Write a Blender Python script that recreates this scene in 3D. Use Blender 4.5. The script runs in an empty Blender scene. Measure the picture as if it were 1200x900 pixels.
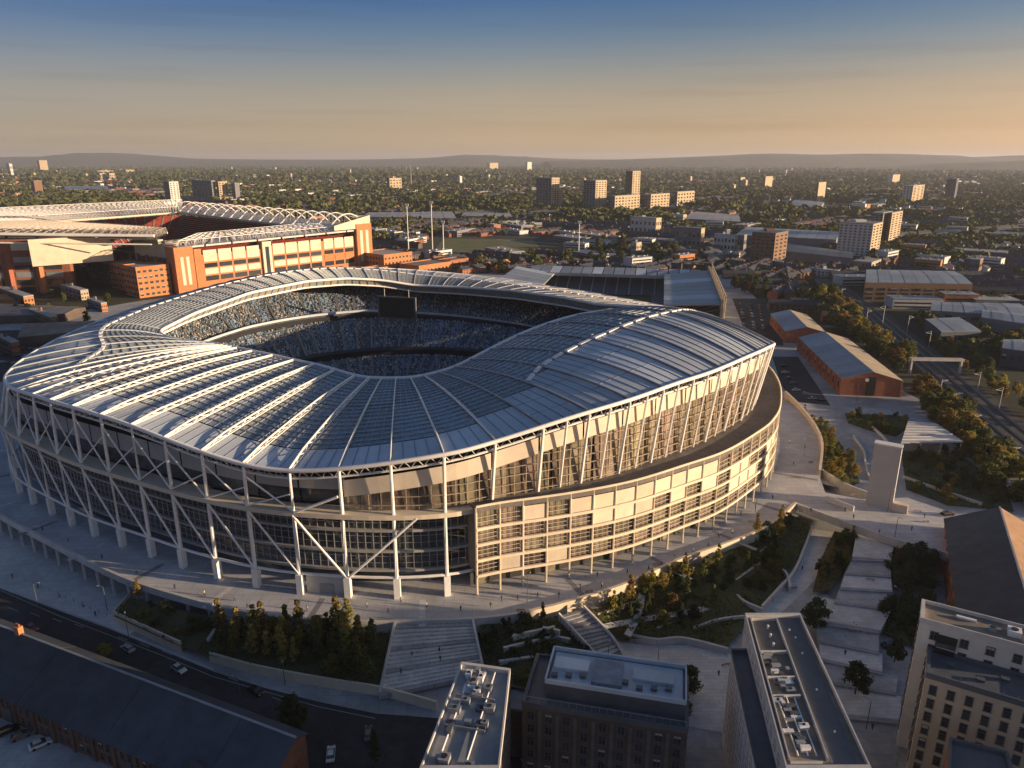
import bpy, bmesh, math, random
import numpy as np
from mathutils import Vector, Matrix
R = math.radians
rnd = random.Random(11)
sc = bpy.context.scene
C = sc.collection
# ------------------------------------------------------------------ camera
EYE = 120.0; FPX = 850.0; HOR = 187.0
PIT = math.atan((450 - HOR) / FPX)
cam_d = bpy.data.cameras.new('camera'); cam = bpy.data.objects.new('camera', cam_d); C.objects.link(cam)
cam.location = (0, 0, EYE); cam.rotation_euler = (math.pi / 2 - PIT, 0, 0)
cam_d.sensor_width = 36; cam_d.lens = 36 * FPX / 1200; cam_d.clip_start = 1; cam_d.clip_end = 120000
sc.camera = cam
# ------------------------------------------------------------------ sky and sun
SUN_EL = R(7.8); SUN_AZ = R(-11)            # azimuth measured from +X towards +Y
w = bpy.data.worlds.new('World'); sc.world = w; w.use_nodes = True
nt = w.node_tree; nt.nodes.clear()
sky = nt.nodes.new('ShaderNodeTexSky'); sky.sky_type = 'NISHITA'; sky.sun_disc = False
sky.sun_elevation = SUN_EL; sky.sun_rotation = math.pi / 2 - SUN_AZ
sky.altitude = 120; sky.air_density = 1.0; sky.dust_density = 1.0; sky.ozone_density = 1.0
bg = nt.nodes.new('ShaderNodeBackground'); bg.inputs[1].default_value = 0.05
wo = nt.nodes.new('ShaderNodeOutputWorld')
# evening sky: warm near the horizon, deeper blue with height, all round the compass
tc = nt.nodes.new('ShaderNodeTexCoord'); sx = nt.nodes.new('ShaderNodeSeparateXYZ')
nt.links.new(tc.outputs['Generated'], sx.inputs[0])
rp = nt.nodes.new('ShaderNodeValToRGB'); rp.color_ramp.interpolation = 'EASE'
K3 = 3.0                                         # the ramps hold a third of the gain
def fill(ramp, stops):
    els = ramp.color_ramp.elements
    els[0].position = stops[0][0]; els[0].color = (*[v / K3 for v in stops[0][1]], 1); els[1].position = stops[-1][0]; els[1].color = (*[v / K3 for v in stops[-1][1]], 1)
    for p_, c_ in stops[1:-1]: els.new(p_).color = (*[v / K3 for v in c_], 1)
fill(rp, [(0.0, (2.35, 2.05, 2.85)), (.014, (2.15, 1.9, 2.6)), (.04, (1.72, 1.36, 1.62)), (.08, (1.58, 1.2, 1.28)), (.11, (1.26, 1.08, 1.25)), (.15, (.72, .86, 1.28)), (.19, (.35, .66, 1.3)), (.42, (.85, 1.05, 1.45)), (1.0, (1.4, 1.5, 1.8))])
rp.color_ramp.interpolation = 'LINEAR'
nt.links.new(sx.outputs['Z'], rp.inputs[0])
rx = nt.nodes.new('ShaderNodeValToRGB'); mr = nt.nodes.new('ShaderNodeMapRange'); mr.inputs[1].default_value = -1; mr.inputs[2].default_value = 1
fill(rx, [(0.0, (.66, .71, .82)), (.21, (.58, .65, .78)), (.5, (1, 1, 1)), (.79, (1.08, 1.0, .92)), (1.0, (1.2, 1.04, .88))])
rx.color_ramp.interpolation = 'LINEAR'
nt.links.new(sx.outputs['X'], mr.inputs[0]); nt.links.new(mr.outputs[0], rx.inputs[0])
def mulnode(a, b, typ='ShaderNodeVectorMath'):
    m_ = nt.nodes.new(typ); m_.operation = 'MULTIPLY'; nt.links.new(a, m_.inputs[0])
    if isinstance(b, float): m_.inputs[1].default_value = (b, b, b)
    else: nt.links.new(b, m_.inputs[1])
    return m_.outputs[0]
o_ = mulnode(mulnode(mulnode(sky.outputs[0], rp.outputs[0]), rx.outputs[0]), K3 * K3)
# faint flat cloud streaks low in the sky
mpn = nt.nodes.new('ShaderNodeMapping'); mpn.inputs['Scale'].default_value = (2.2, 2.2, 46); nt.links.new(tc.outputs['Generated'], mpn.inputs[0])
ncl = nt.nodes.new('ShaderNodeTexNoise'); ncl.inputs['Scale'].default_value = 1.6; ncl.inputs['Detail'].default_value = 7; nt.links.new(mpn.outputs[0], ncl.inputs[0])
rcl = nt.nodes.new('ShaderNodeValToRGB'); rcl.color_ramp.elements[0].position = .36; rcl.color_ramp.elements[0].color = (.94, .935, .945, 1); rcl.color_ramp.elements[1].position = .47; rcl.color_ramp.elements[1].color = (1, 1, 1, 1)
nt.links.new(ncl.outputs[0], rcl.inputs[0]); o_ = mulnode(o_, rcl.outputs[0])
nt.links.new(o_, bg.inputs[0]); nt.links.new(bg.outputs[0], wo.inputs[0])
sd = bpy.data.lights.new('sun', 'SUN'); sd.energy = 5.0; sd.angle = R(0.5); sd.color = (1.0, 0.73, 0.46)
sun = bpy.data.objects.new('sun', sd); C.objects.link(sun)
to_sun = Vector((math.cos(SUN_EL) * math.cos(SUN_AZ), math.cos(SUN_EL) * math.sin(SUN_AZ), math.sin(SUN_EL)))
sun.rotation_euler = (-to_sun).to_track_quat('-Z', 'Y').to_euler()
sc.view_settings.view_transform = 'Standard'; sc.view_settings.look = 'None'
sc.view_settings.exposure = 0.92; sc.view_settings.gamma = 1.0; sc.view_settings.use_curve_mapping = False
sc.render.engine = 'CYCLES'
sc.cycles.max_bounces = 5; sc.cycles.diffuse_bounces = 3; sc.cycles.glossy_bounces = 3
sc.cycles.volume_bounces = 0; sc.cycles.transparent_max_bounces = 4
sc.cycles.sample_clamp_indirect = 4
# ------------------------------------------------------------------ survey helper: where a sight line meets a level
_c, _s = math.cos(PIT), math.sin(PIT)
def at(px, py, z=0.0):
    x = (px - 600) / FPX; y = (450 - py) / FPX
    d = (x, _c + _s * y, -_s + _c * y); t = (z - EYE) / d[2]
    return Vector((d[0] * t, d[1] * t, z))
# ------------------------------------------------------------------ mesh helpers
BASE = {}
class MB:
    def __init__(s): s.v = []; s.f = []; s.m = []
    def face(s, pts, mi=0):
        n = len(s.v); s.v += [tuple(p) for p in pts]; s.f.append(tuple(range(n, n + len(pts)))); s.m.append(mi)
    def box(s, c, size, rz=0.0, mi=0):
        x, y, z = size[0] / 2, size[1] / 2, size[2] / 2; ca, sa = math.cos(rz), math.sin(rz); n = len(s.v)
        for dz in (-z, z):
            for dx, dy in ((-x, -y), (x, -y), (x, y), (-x, y)):
                s.v.append((c[0] + dx * ca - dy * sa, c[1] + dx * sa + dy * ca, c[2] + dz))
        for q in ((3, 2, 1, 0), (4, 5, 6, 7), (0, 1, 5, 4), (1, 2, 6, 5), (2, 3, 7, 6), (3, 0, 4, 7)):
            s.f.append(tuple(n + i for i in q)); s.m.append(mi)
    def prism(s, poly, z0, z1, mi=0, bottom=True):
        n = len(s.v); k = len(poly)
        ar = sum(poly[i][0] * poly[(i + 1) % k][1] - poly[(i + 1) % k][0] * poly[i][1] for i in range(k))
        if ar < 0: poly = poly[::-1]
        zt = (lambda i: z1) if not isinstance(z1, (list, tuple)) else (lambda i: z1[i])
        for i, p in enumerate(poly): s.v.append((p[0], p[1], z0))
        for i, p in enumerate(poly): s.v.append((p[0], p[1], zt(i)))
        for i in range(k):
            j = (i + 1) % k; s.f.append((n + i, n + j, n + k + j, n + k + i)); s.m.append(mi)
        s.f.append(tuple(range(n + k, n + 2 * k))); s.m.append(mi)
        if bottom: s.f.append(tuple(range(n + k - 1, n - 1, -1))); s.m.append(mi)
    def tube(s, pts, r, n=6, mi=0, caps=True):
        pts = [Vector(p) for p in pts]; rings = []
        for i, p in enumerate(pts):
            d = (pts[min(i + 1, len(pts) - 1)] - pts[max(i - 1, 0)])
            if d.length < 1e-6: d = Vector((0, 0, 1))
            d.normalize()
            a = d.cross(Vector((0, 0, 1)))
            if a.length < 1e-3: a = d.cross(Vector((1, 0, 0)))
            a.normalize(); b = d.cross(a); rr = r[i] if isinstance(r, (list, tuple)) else r
            o = len(s.v)
            for k in range(n):
                t = 2 * math.pi * (k + .5) / n; s.v.append(tuple(p + (a * math.cos(t) + b * math.sin(t)) * rr))
            rings.append(o)
        for i in range(len(rings) - 1):
            for k in range(n):
                k2 = (k + 1) % n
                s.f.append((rings[i] + k, rings[i + 1] + k, rings[i + 1] + k2, rings[i] + k2)); s.m.append(mi)
        if caps:
            s.f.append(tuple(rings[0] + k for k in range(n))); s.m.append(mi)
            s.f.append(tuple(rings[-1] + k for k in reversed(range(n)))); s.m.append(mi)
    def bar(s, p, q, wd, h, mi=0):
        p, q = Vector(p), Vector(q); d = (q - p).normalized(); a = d.cross(Vector((0, 0, 1)))
        if a.length < 1e-3: a = Vector((1, 0, 0))
        a = a.normalized() * wd / 2; b = a.cross(d).normalized() * h / 2; n = len(s.v)
        for e in (p, q):
            for sa, sb in ((-1, -1), (1, -1), (1, 1), (-1, 1)): s.v.append(tuple(e + a * sa + b * sb))
        for f in ((3, 2, 1, 0), (4, 5, 6, 7), (0, 1, 5, 4), (1, 2, 6, 5), (2, 3, 7, 6), (3, 0, 4, 7)):
            s.f.append(tuple(n + i for i in f)); s.m.append(mi)
    def grid(s, P, mi=0, closed=False):
        n = len(s.v); a = len(P); b = len(P[0])
        for row in P: s.v += [tuple(p) for p in row]
        for i in range(a if closed else a - 1):
            for j in range(b - 1):
                i2 = (i + 1) % a
                s.f.append((n + i * b + j, n + i2 * b + j, n + i2 * b + j + 1, n + i * b + j + 1)); s.m.append(mi)
    def mesh(s, name, mats, off=(0, 0, 0), smooth=False, fix=True):
        me = bpy.data.meshes.new(name)
        o = Vector(off); me.from_pydata([(x - o.x, y - o.y, z - o.z) for x, y, z in s.v], [], s.f)
        mats = mats if isinstance(mats, (list, tuple)) else [mats]
        for m in mats: me.materials.append(m)
        if len(mats) > 1: me.polygons.foreach_set('material_index', s.m)
        if fix and len(s.f) < 60000:
            bm = bmesh.new(); bm.from_mesh(me); bmesh.ops.recalc_face_normals(bm, faces=bm.faces); bm.to_mesh(me); bm.free()
        if smooth: me.polygons.foreach_set('use_smooth', [True] * len(me.polygons))
        me.update(); return me
    def build(s, name, mats, parent=None, smooth=False, fix=True, **props):
        off = BASE.get(parent.name, Vector((0, 0, 0))) if parent else Vector((0, 0, 0))
        o = bpy.data.objects.new(name, s.mesh(name, mats, off, smooth, fix)); C.objects.link(o)
        if parent: o.parent = parent; BASE[o.name] = off
        for k, v in props.items(): o[k] = v
        return o
def place(name, me, parent=None, loc=(0, 0, 0), rz=0.0, sca=None):
    """an object that shares mesh data, placed in world terms"""
    o = bpy.data.objects.new(name, me); C.objects.link(o)
    off = BASE.get(parent.name, Vector((0, 0, 0))) if parent else Vector((0, 0, 0))
    o.location = Vector(loc) - off; o.rotation_euler = (0, 0, rz)
    if sca is not None: o.scale = sca
    if parent: o.parent = parent; BASE[o.name] = Vector(loc)
    return o
def thing(name, label, cat, loc=(0, 0, 0), rz=0.0, group=None):
    o = bpy.data.objects.new(name, None); C.objects.link(o); o.location = loc; o.rotation_euler = (0, 0, rz)
    o.empty_display_size = 1; o['label'] = label; o['category'] = cat
    if group: o['group'] = group
    BASE[o.name] = Vector(loc); return o
def tag(o, label, cat, group=None):
    o['label'] = label; o['category'] = cat
    if group: o['group'] = group
    return o
def dup(root, loc, rz=0.0, sca=1.0, label=None, group=None):
    def cp(o, par):
        c = o.copy(); C.objects.link(c)
        if par: c.parent = par
        for ch in o.children: cp(ch, c)
        return c
    r = cp(root, None); r.location = loc; r.rotation_euler = (0, 0, rz); r.scale = (sca, sca, sca) if not isinstance(sca, tuple) else sca
    if label: r['label'] = label
    if group: r['group'] = group
    return r
def sheet(name, pts, mat, kind='structure', z=None, parent=None):
    """a filled, possibly sloping polygon through surveyed points"""
    bm = bmesh.new(); vs = [bm.verts.new(p) for p in pts]; es = [bm.edges.new((vs[i], vs[(i + 1) % len(vs)])) for i in range(len(vs))]
    bmesh.ops.triangle_fill(bm, use_beauty=True, edges=es, normal=(0, 0, 1)); bmesh.ops.recalc_face_normals(bm, faces=bm.faces)
    if sum(f.normal.z * f.calc_area() for f in bm.faces) < 0: bmesh.ops.reverse_faces(bm, faces=bm.faces)
    me = bpy.data.meshes.new(name); bm.to_mesh(me); bm.free(); me.materials.append(mat)
    o = bpy.data.objects.new(name, me); C.objects.link(o)
    if parent: o.parent = parent
    elif kind: o['kind'] = kind
    return o
# ------------------------------------------------------------------ materials
MATS = {}
def mat(name, col, rough=0.8, metal=0.0, var=0.15, scale=0.3, bump=0.0, bscale=2.0, spec=0.4, rand=0.0, col2=None, dirt=0.0, stripes=None, tiles=None):
    if name in MATS: return MATS[name]
    m = bpy.data.materials.new(name); m.use_nodes = True; n = m.node_tree; b = n.nodes['Principled BSDF']
    b.inputs['Roughness'].default_value = rough; b.inputs['Metallic'].default_value = metal; b.inputs['Specular IOR Level'].default_value = spec
    tcn = n.nodes.new('ShaderNodeTexCoord'); no = n.nodes.new('ShaderNodeTexNoise')
    no.inputs['Scale'].default_value = scale; no.inputs['Detail'].default_value = 6; no.inputs['Roughness'].default_value = 0.65
    n.links.new(tcn.outputs['Object'], no.inputs['Vector'])
    cr = n.nodes.new('ShaderNodeValToRGB'); cr.color_ramp.elements[0].position = 0.3; cr.color_ramp.elements[1].position = 0.7
    c1 = tuple(max(0, x * (1 - var)) for x in col); c2 = col2 if col2 else tuple(min(1, x * (1 + var)) for x in col)
    cr.color_ramp.elements[0].color = (*c1, 1); cr.color_ramp.elements[1].color = (*c2, 1)
    n.links.new(no.outputs[0], cr.inputs[0]); out = cr.outputs[0]
    if dirt:
        n2 = n.nodes.new('ShaderNodeTexNoise'); n2.inputs['Scale'].default_value = scale * 0.13; n2.inputs['Detail'].default_value = 8
        n.links.new(tcn.outputs['Object'], n2.inputs['Vector'])
        r2 = n.nodes.new('ShaderNodeValToRGB'); r2.color_ramp.elements[0].position = .35; r2.color_ramp.elements[1].position = .65
        r2.color_ramp.elements[0].color = (1 - dirt, 1 - dirt, 1 - dirt, 1); r2.color_ramp.elements[1].color = (1, 1, 1, 1)
        n.links.new(n2.outputs[0], r2.inputs[0]); mm = n.nodes.new('ShaderNodeMix'); mm.data_type = 'RGBA'; mm.blend_type = 'MULTIPLY'; mm.inputs[0].default_value = 1
        n.links.new(out, mm.inputs[6]); n.links.new(r2.outputs[0], mm.inputs[7]); out = mm.outputs[2]
    if tiles:
        tb = n.nodes.new('ShaderNodeTexBrick'); tb.inputs['Scale'].default_value = 1.0; tb.inputs['Brick Width'].default_value = tiles[0]; tb.inputs['Row Height'].default_value = tiles[1]; tb.inputs['Mortar Size'].default_value = tiles[2]
        tb.inputs['Color1'].default_value = (1, 1, 1, 1); tb.inputs['Color2'].default_value = (.86, .86, .87, 1); tb.inputs['Mortar'].default_value = (.62, .62, .62, 1); tb.inputs['Bias'].default_value = 0
        n.links.new(tcn.outputs['Object'], tb.inputs['Vector']); mt = n.nodes.new('ShaderNodeMix'); mt.data_type = 'RGBA'; mt.blend_type = 'MULTIPLY'; mt.inputs[0].default_value = 1
        n.links.new(out, mt.inputs[6]); n.links.new(tb.outputs['Color'], mt.inputs[7]); out = mt.outputs[2]
    if rand:
        oi = n.nodes.new('ShaderNodeObjectInfo'); hs = n.nodes.new('ShaderNodeHueSaturation')
        mp = n.nodes.new('ShaderNodeMapRange'); mp.inputs[3].default_value = 1 - rand; mp.inputs[4].default_value = 1 + rand
        n.links.new(oi.outputs['Random'], mp.inputs[0]); n.links.new(mp.outputs[0], hs.inputs['Value'])
        mp2 = n.nodes.new('ShaderNodeMapRange'); mp2.inputs[3].default_value = .5 - rand * .08; mp2.inputs[4].default_value = .5 + rand * .05
        ml = n.nodes.new('ShaderNodeMath'); ml.operation = 'FRACT'; mu = n.nodes.new('ShaderNodeMath'); mu.operation = 'MULTIPLY'; mu.inputs[1].default_value = 7.31
        n.links.new(oi.outputs['Random'], mu.inputs[0]); n.links.new(mu.outputs[0], ml.inputs[0]); n.links.new(ml.outputs[0], mp2.inputs[0]); n.links.new(mp2.outputs[0], hs.inputs['Hue'])
        n.links.new(out, hs.inputs['Color']); out = hs.outputs[0]
    n.links.new(out, b.inputs['Base Color'])
    if bump or stripes:
        bp = n.nodes.new('ShaderNodeBump'); bp.inputs['Strength'].default_value = bump or 0.5; bp.inputs['Distance'].default_value = 0.08
        if stripes:
            sp = n.nodes.new('ShaderNodeTexWave'); sp.bands_direction = stripes[0]; sp.inputs['Scale'].default_value = stripes[1]; sp.inputs['Distortion'].default_value = 0
            n.links.new(tcn.outputs['Object'], sp.inputs['Vector']); n.links.new(sp.outputs['Fac'], bp.inputs['Height'])
        else:
            nb = n.nodes.new('ShaderNodeTexNoise'); nb.inputs['Scale'].default_value = bscale; nb.inputs['Detail'].default_value = 5
            n.links.new(tcn.outputs['Object'], nb.inputs['Vector']); n.links.new(nb.outputs[0], bp.inputs['Height'])
        n.links.new(bp.outputs[0], b.inputs['Normal'])
    MATS[name] = m; return m
def leaf_mat(name, c1, c2):
    if name in MATS: return MATS[name]
    m = mat(name, c1, rough=.75, var=.35, scale=.9, rand=.38, col2=c2, spec=.2)
    n = m.node_tree; b = n.nodes['Principled BSDF']
    tr = n.nodes.new('ShaderNodeBsdfTranslucent'); ms = n.nodes.new('ShaderNodeMixShader'); ms.inputs[0].default_value = .3
    n.links.new(b.inputs['Base Color'].links[0].from_socket, tr.inputs[0])
    n.links.new(b.outputs[0], ms.inputs[1]); n.links.new(tr.outputs[0], ms.inputs[2]); n.links.new(ms.outputs[0], n.nodes['Material Output'].inputs[0])
    return m
HAZE = 4.6e-5
M_white = mat('white_painted_steel', (.80, .78, .75), .45, 0, .08, 1.0)
M_steel = mat('grey_painted_steel', (.34, .34, .35), .5, .2, .12, .8)
M_roofpan = mat('roof_sheet', (.57, .62, .67), .45, .05, .10, .15, rand=.2, dirt=.28, spec=.5)
M_roofglz = mat('roof_glazing', (.24, .29, .335), .26, .1, .35, .5, rand=.28, spec=.7, dirt=.2)
M_glass = mat('dark_glass', (.06, .07, .085), .16, 0, .4, .4, spec=.6, rand=.35)
M_glasslit = mat('sunlit_glass', (.26, .22, .165), .2, .3, .5, .3, spec=.6, rand=.5)  # warm sky reflection of the sunny side put into the base colour
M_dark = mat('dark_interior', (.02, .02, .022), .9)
M_conc = mat('pale_concrete', (.60, .58, .55), .85, 0, .14, .25, bump=.2, dirt=.22)
M_deck = mat('concourse_paving', (.56, .56, .57), .8, 0, .10, .35, bump=.15, dirt=.2, tiles=(5.2, 2.6, .07))
M_deckd = mat('dark_paving_strip', (.22, .22, .23), .8)
M_stone = mat('cream_stone_panel', (.68, .58, .44), .75, 0, .10, .3, rand=.14, dirt=.12)
M_fascia = mat('buff_fascia_panel', (.64, .56, .44), .6, 0, .08, .3, rand=.08, dirt=.1)
M_terr = mat('terrace_gravel', (.17, .15, .135), .9, 0, .25, .6, dirt=.2)
M_asph = mat('asphalt', (.05, .05, .054), .9, 0, .3, .35, bump=.2, dirt=.5)
M_pave = mat('pavement', (.43, .44, .45), .85, 0, .15, .4, bump=.15, dirt=.35, tiles=(3.2, 3.2, .05))
M_palepath = mat('pale_path', (.66, .655, .64), .85, 0, .12, .3, bump=.15, dirt=.25, tiles=(2.4, 1.2, .04))
M_line = mat('road_paint', (.30, .30, .28), .8)
M_soil = mat('planted_soil', (.10, .10, .055), .95, 0, .4, .4, col2=(.075, .09, .035), bump=.5)
M_grass = mat('mown_grass', (.07, .11, .03), .95, 0, .25, .3, col2=(.10, .13, .04))
M_brick = mat('red_brick', (.33, .13, .07), .85, 0, .18, .5, rand=.12, dirt=.2)
M_brickor = mat('orange_brick', (.46, .19, .08), .85, 0, .15, .4, dirt=.15)
M_brickd = mat('dark_brick', (.125, .095, .08), .85, 0, .25, .5, dirt=.3)
M_slate = mat('slate_roof', (.058, .068, .085), .7, 0, .25, .25, bump=.3, dirt=.35)
M_tin = mat('metal_sheet_roof', (.34, .37, .40), .45, .3, .12, .3, rand=.15, dirt=.25)
M_tind = mat('dark_metal_roof', (.14, .155, .175), .5, .2, .15, .3, dirt=.3)
M_memb = mat('roof_membrane', (.36, .37, .385), .85, 0, .14, .35, dirt=.35)
M_membbr = mat('brown_roof_membrane', (.29, .24, .19), .9, 0, .2, .5, dirt=.35)
M_render = mat('pale_render', (.66, .63, .58), .85, 0, .1, .3, dirt=.18)
M_pane = mat('window_pane', (.03, .036, .045), .1, 0, .3, .5, spec=.6, rand=.4)
M_frame = mat('window_frame', (.10, .10, .105), .6)
M_timber = mat('trunk_bark', (.09, .065, .045), .95, 0, .3, 1.0)
M_ballast = mat('rail_ballast', (.085, .075, .068), .95, 0, .3, .8, bump=.4, dirt=.3)
M_rail = mat('rail_steel', (.36, .33, .31), .4, .8, .2, 1)
L_olive = leaf_mat('olive_leaves', (.085, .105, .03), (.15, .16, .045))
L_gold = leaf_mat('yellow_green_leaves', (.21, .18, .04), (.33, .26, .06))
L_dark = leaf_mat('dark_leaves', (.04, .06, .024), (.075, .095, .035))
# ================================================================== THE LARGE STADIUM
WC = [(-36,170),(-17,171.5),(-4,177),(9,182),(21,187.5),(33,194.5),(48,206),(60,215.5),(75,232),(83,242),(92,258),(101,285),(105,315),(103,350),(92,390),(72,430),(40,465),(0,487),(-45,495),(-90,490),(-130,472),(-162,442),(-185,400),(-197,350),(-199,305),(-195,272),(-186,249),(-174,234),(-162,224.5),(-149,215.6),(-138,208),(-126.8,201.5),(-116,196),(-105,190.4),(-93.8,184.7),(-83.3,180),(-71,175.5),(-57.7,172.2)]
def _cat(P, m=24):
    n = len(P); out = []
    for i in range(n):
        p0, p1, p2, p3 = [np.array(P[(i + j - 1) % n], float) for j in range(4)]
        for t in np.linspace(0, 1, m, endpoint=False):
            out.append(.5 * ((2 * p1) + (-p0 + p2) * t + (2 * p0 - 5 * p1 + 4 * p2 - p3) * t * t + (-p0 + 3 * p1 - 3 * p2 + p3) * t ** 3))
    return np.array(out)
_wd = _cat(WC)
def _sm(a, k):                                            # periodic smoothing
    g = np.hanning(2 * k + 3)[1:-1]; g /= g.sum()
    return np.stack([np.convolve(np.r_[a[-k - 1:, i], a[:, i], a[:k + 1, i]], g, 'same')[k + 1:-k - 1] for i in range(a.shape[1])], 1)
_wd = _sm(_wd, 10)
_seg = np.r_[0, np.cumsum(np.linalg.norm(np.diff(np.r_[_wd, _wd[:1]], axis=0), axis=1))]
PER = _seg[-1]; _i0 = int(np.argmin(np.linalg.norm(_wd - np.array([-57.7, 172.2]), axis=1)))
NB = int(round(PER / 13.4)); STEP = PER / NB
_wx = np.r_[_wd, _wd[:1]]
def Wp(k, off=0.0):
    """plan point of the stadium's wall line at station k, pushed outward by off"""
    def q(s):
        s = s % PER; return np.array([np.interp(s, _seg, _wx[:, 0]), np.interp(s, _seg, _wx[:, 1])])
    s0 = _seg[_i0] + k * STEP; p = q(s0); d = q(s0 + 3) - q(s0 - 3); d /= np.linalg.norm(d)
    return p + np.array([d[1], -d[0]]) * off
def per(ctrl):
    ks = [c[0] for c in ctrl]; vs = [c[1] for c in ctrl]
    fine = np.arange(0, NB, .25); v = np.interp(fine, ks, vs, period=NB)[:, None]; v = _sm(v, 4)[:, 0]
    return lambda k: float(np.interp(k % NB, np.r_[fine, NB], np.r_[v, v[:1]]))
eave_z = per([(0,42.8),(1,44.5),(2,46.5),(3,48.6),(4,50),(5,53),(6,55.3),(8,57.2),(10,58.2),(12,58.5),(13,57.5),(15,52),(17,47),(20,44),(24,41),(28,39),(32,40),(35,43.5),(38,47),(41,50.5),(44,53),(48,51.5),(51,49),(NB-15,47),(NB-12,45.5),(NB-10,46),(NB-8,48.3),(NB-6,49.8),(NB-4,48.5),(NB-2,45.3),(NB-1,43.4)])
eave_off = per([(0,0),(2,0.3),(4,2),(6,3),(9,2.6),(13,4),(18,2),(24,0),(40,-3),(48,-5),(NB-14,-6),(NB-10,-3),(NB-7,-.5),(NB-4,0)])
def E(k, dz=0.0, off=0.0):
    p = Wp(k, eave_off(k) + off); return Vector((p[0], p[1], eave_z(k) + dz))
# inner edge of the roof: surveyed points
_near = [(-7,(277,408),46),(-6,(295,412),46),(-5,(320,417),45.5),(-4,(345,423),45),(-3,(368,427),45),(-2,(393,434),45),(-1,(417,441.5),45),(0,(433,443.5),45),(1,(447,444),45),(2,(464,444),45),(3,(481,443.5),45),(4,(496,441),45),(5,(512,437.5),45.5),(6,(533,431),47),(7,(550,422.5),48.5),(8,(572,411),50.5),(9,(605,394),53),(10,(640,380),55),(11,(675,369.5),56),(12,(712,364),56)]
_far = [((760,361),54),((700,357),50.5),((660,349),48.5),((600,341),47.2),((540,337),46.5),((487,335),46.5),((447,328.5),50.5),((407,326.5),53),((360,330),54),((293,343.5),53.5),((227,368),50.5),((183,390),47.5),((205,399),46.5),((250,403),46.3)]
_cen = np.array([-50., 325.])
_ang = lambda p: math.atan2(p[1] - _cen[1], p[0] - _cen[0])
_wa = np.unwrap([_ang(Wp(k)) for k in np.arange(8, NB, .25)]); _ctrl = []
for k, p, z in _near: q = at(p[0], p[1], z); _ctrl.append((k % NB, q.x, q.y, z))
for p, z in _far:
    q = at(p[0], p[1], z); a = _ang(q)
    while a < _wa[0]: a += 2 * math.pi
    _ctrl.append((float(np.interp(a, _wa, np.arange(8, NB, .25))), q.x, q.y, z))
_back = [c for c in _ctrl if 12.2 < c[0] < NB - 7.2]; _kept = [c for c in _ctrl if not (12.2 < c[0] < NB - 7.2)]
_back.sort(key=lambda c: c[0])
_allc = sorted(_kept + _back, key=lambda c: c[0])
_ik = [c[0] for c in _allc]; _fine = np.arange(0, NB, .1)
_iv = np.stack([np.interp(_fine, _ik, [c[j] for c in _allc], period=NB) for j in (1, 2, 3)], 1); _iv = _sm(_iv, 9)
def I(k, dz=0.0):
    k = k % NB; f = np.r_[_fine, NB]; return Vector([float(np.interp(k, f, np.r_[_iv[:, j], _iv[:1, j]])) for j in range(3)]) + Vector((0, 0, dz))
bulge = per([(0,.6),(3,.8),(5,2),(8,4.5),(11,6),(14,6),(18,4),(22,2),(26,.6),(34,.8),(40,2),(44,3),(48,3.5),(NB-14,3.5),(NB-10,2),(NB-6,1.0),(NB-2,.6)])
ublank = per([(0,.17),(3,.17),(4.5,.22),(7,.5),(12,.52),(20,.5),(30,.5),(40,.5),(50,.5),(NB-12,.42),(NB-9,.2),(NB-6,.17)])
def S(k, u, dz=0.0):
    a, b = E(k), I(k); p = a.lerp(b, u); p.z += bulge(k) * 4 * u * (1 - u) + dz; return p
stad = thing('stadium', 'huge oval stadium with a grey ribbed saddle roof and open bowl', 'stadium', (-50, 320, 7))
KR = range(NB)
# --- roof sheets, two rings of panels, one panel per bay
for k in KR:
    for ring in range(3):
        ub = ublank(k + .5)
        us = [(0.0, ub - .004), (ub + .004, ub + (1 - ub) * .52), (ub + (1 - ub) * .53, 1.0)][ring]
        g = 0.018
        P = [[S(k + g + (1 - 2 * g) * i / 3, us[0] + (us[1] - us[0]) * j / 6) for j in range(7)] for i in range(4)]
        mb = MB(); mb.grid(P); o = mb.build('roof_panel' if ring == 0 else 'roof_glazing', M_roofpan if ring == 0 else M_roofglz, stad, smooth=True, fix=False)
# --- purlins over the glazed rings
mb = MB()
for k in KR:
    ub = ublank(k + .5); n = max(6, int((1 - ub) * 24))
    for j in range(1, n):
        u = ub + (1 - ub) * j / n
        mb.bar(S(k + .02, u, .16), S(k + .5, u, .16), .34, .3); mb.bar(S(k + .5, u, .16), S(k + .98, u, .16), .34, .3)
    for t in (.25, .5, .75):
        prev = None
        for j in range(9):
            q = S(k + t, ub + (1 - ub) * j / 8, .10)
            if prev is not None: mb.bar(prev, q, .16, .2)
            prev = q
mb.build('purlins', mat('purlin_steel', (.32, .35, .38), .45, .3, .15, .5), stad, kind='stuff')
# --- standing seams on the outer sheets
mb = MB()
for k in KR:
    ub = ublank(k + .5)
    for t in (.25, .5, .75):
        prev = None
        for j in range(7):
            q = S(k + t, .01 + (ub - .02) * j / 6, .06)
            if prev is not None: mb.bar(prev, q, .14, .16)
            prev = q
    if ub > .3:
        for u in (ub * .33, ub * .66): mb.bar(S(k + .02, u, .05), S(k + .98, u, .05), .2, .1)
mb.build('roof_seams', mat('seam_steel', (.20, .23, .26), .5, .2, .15, .5), stad, kind='stuff')
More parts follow.
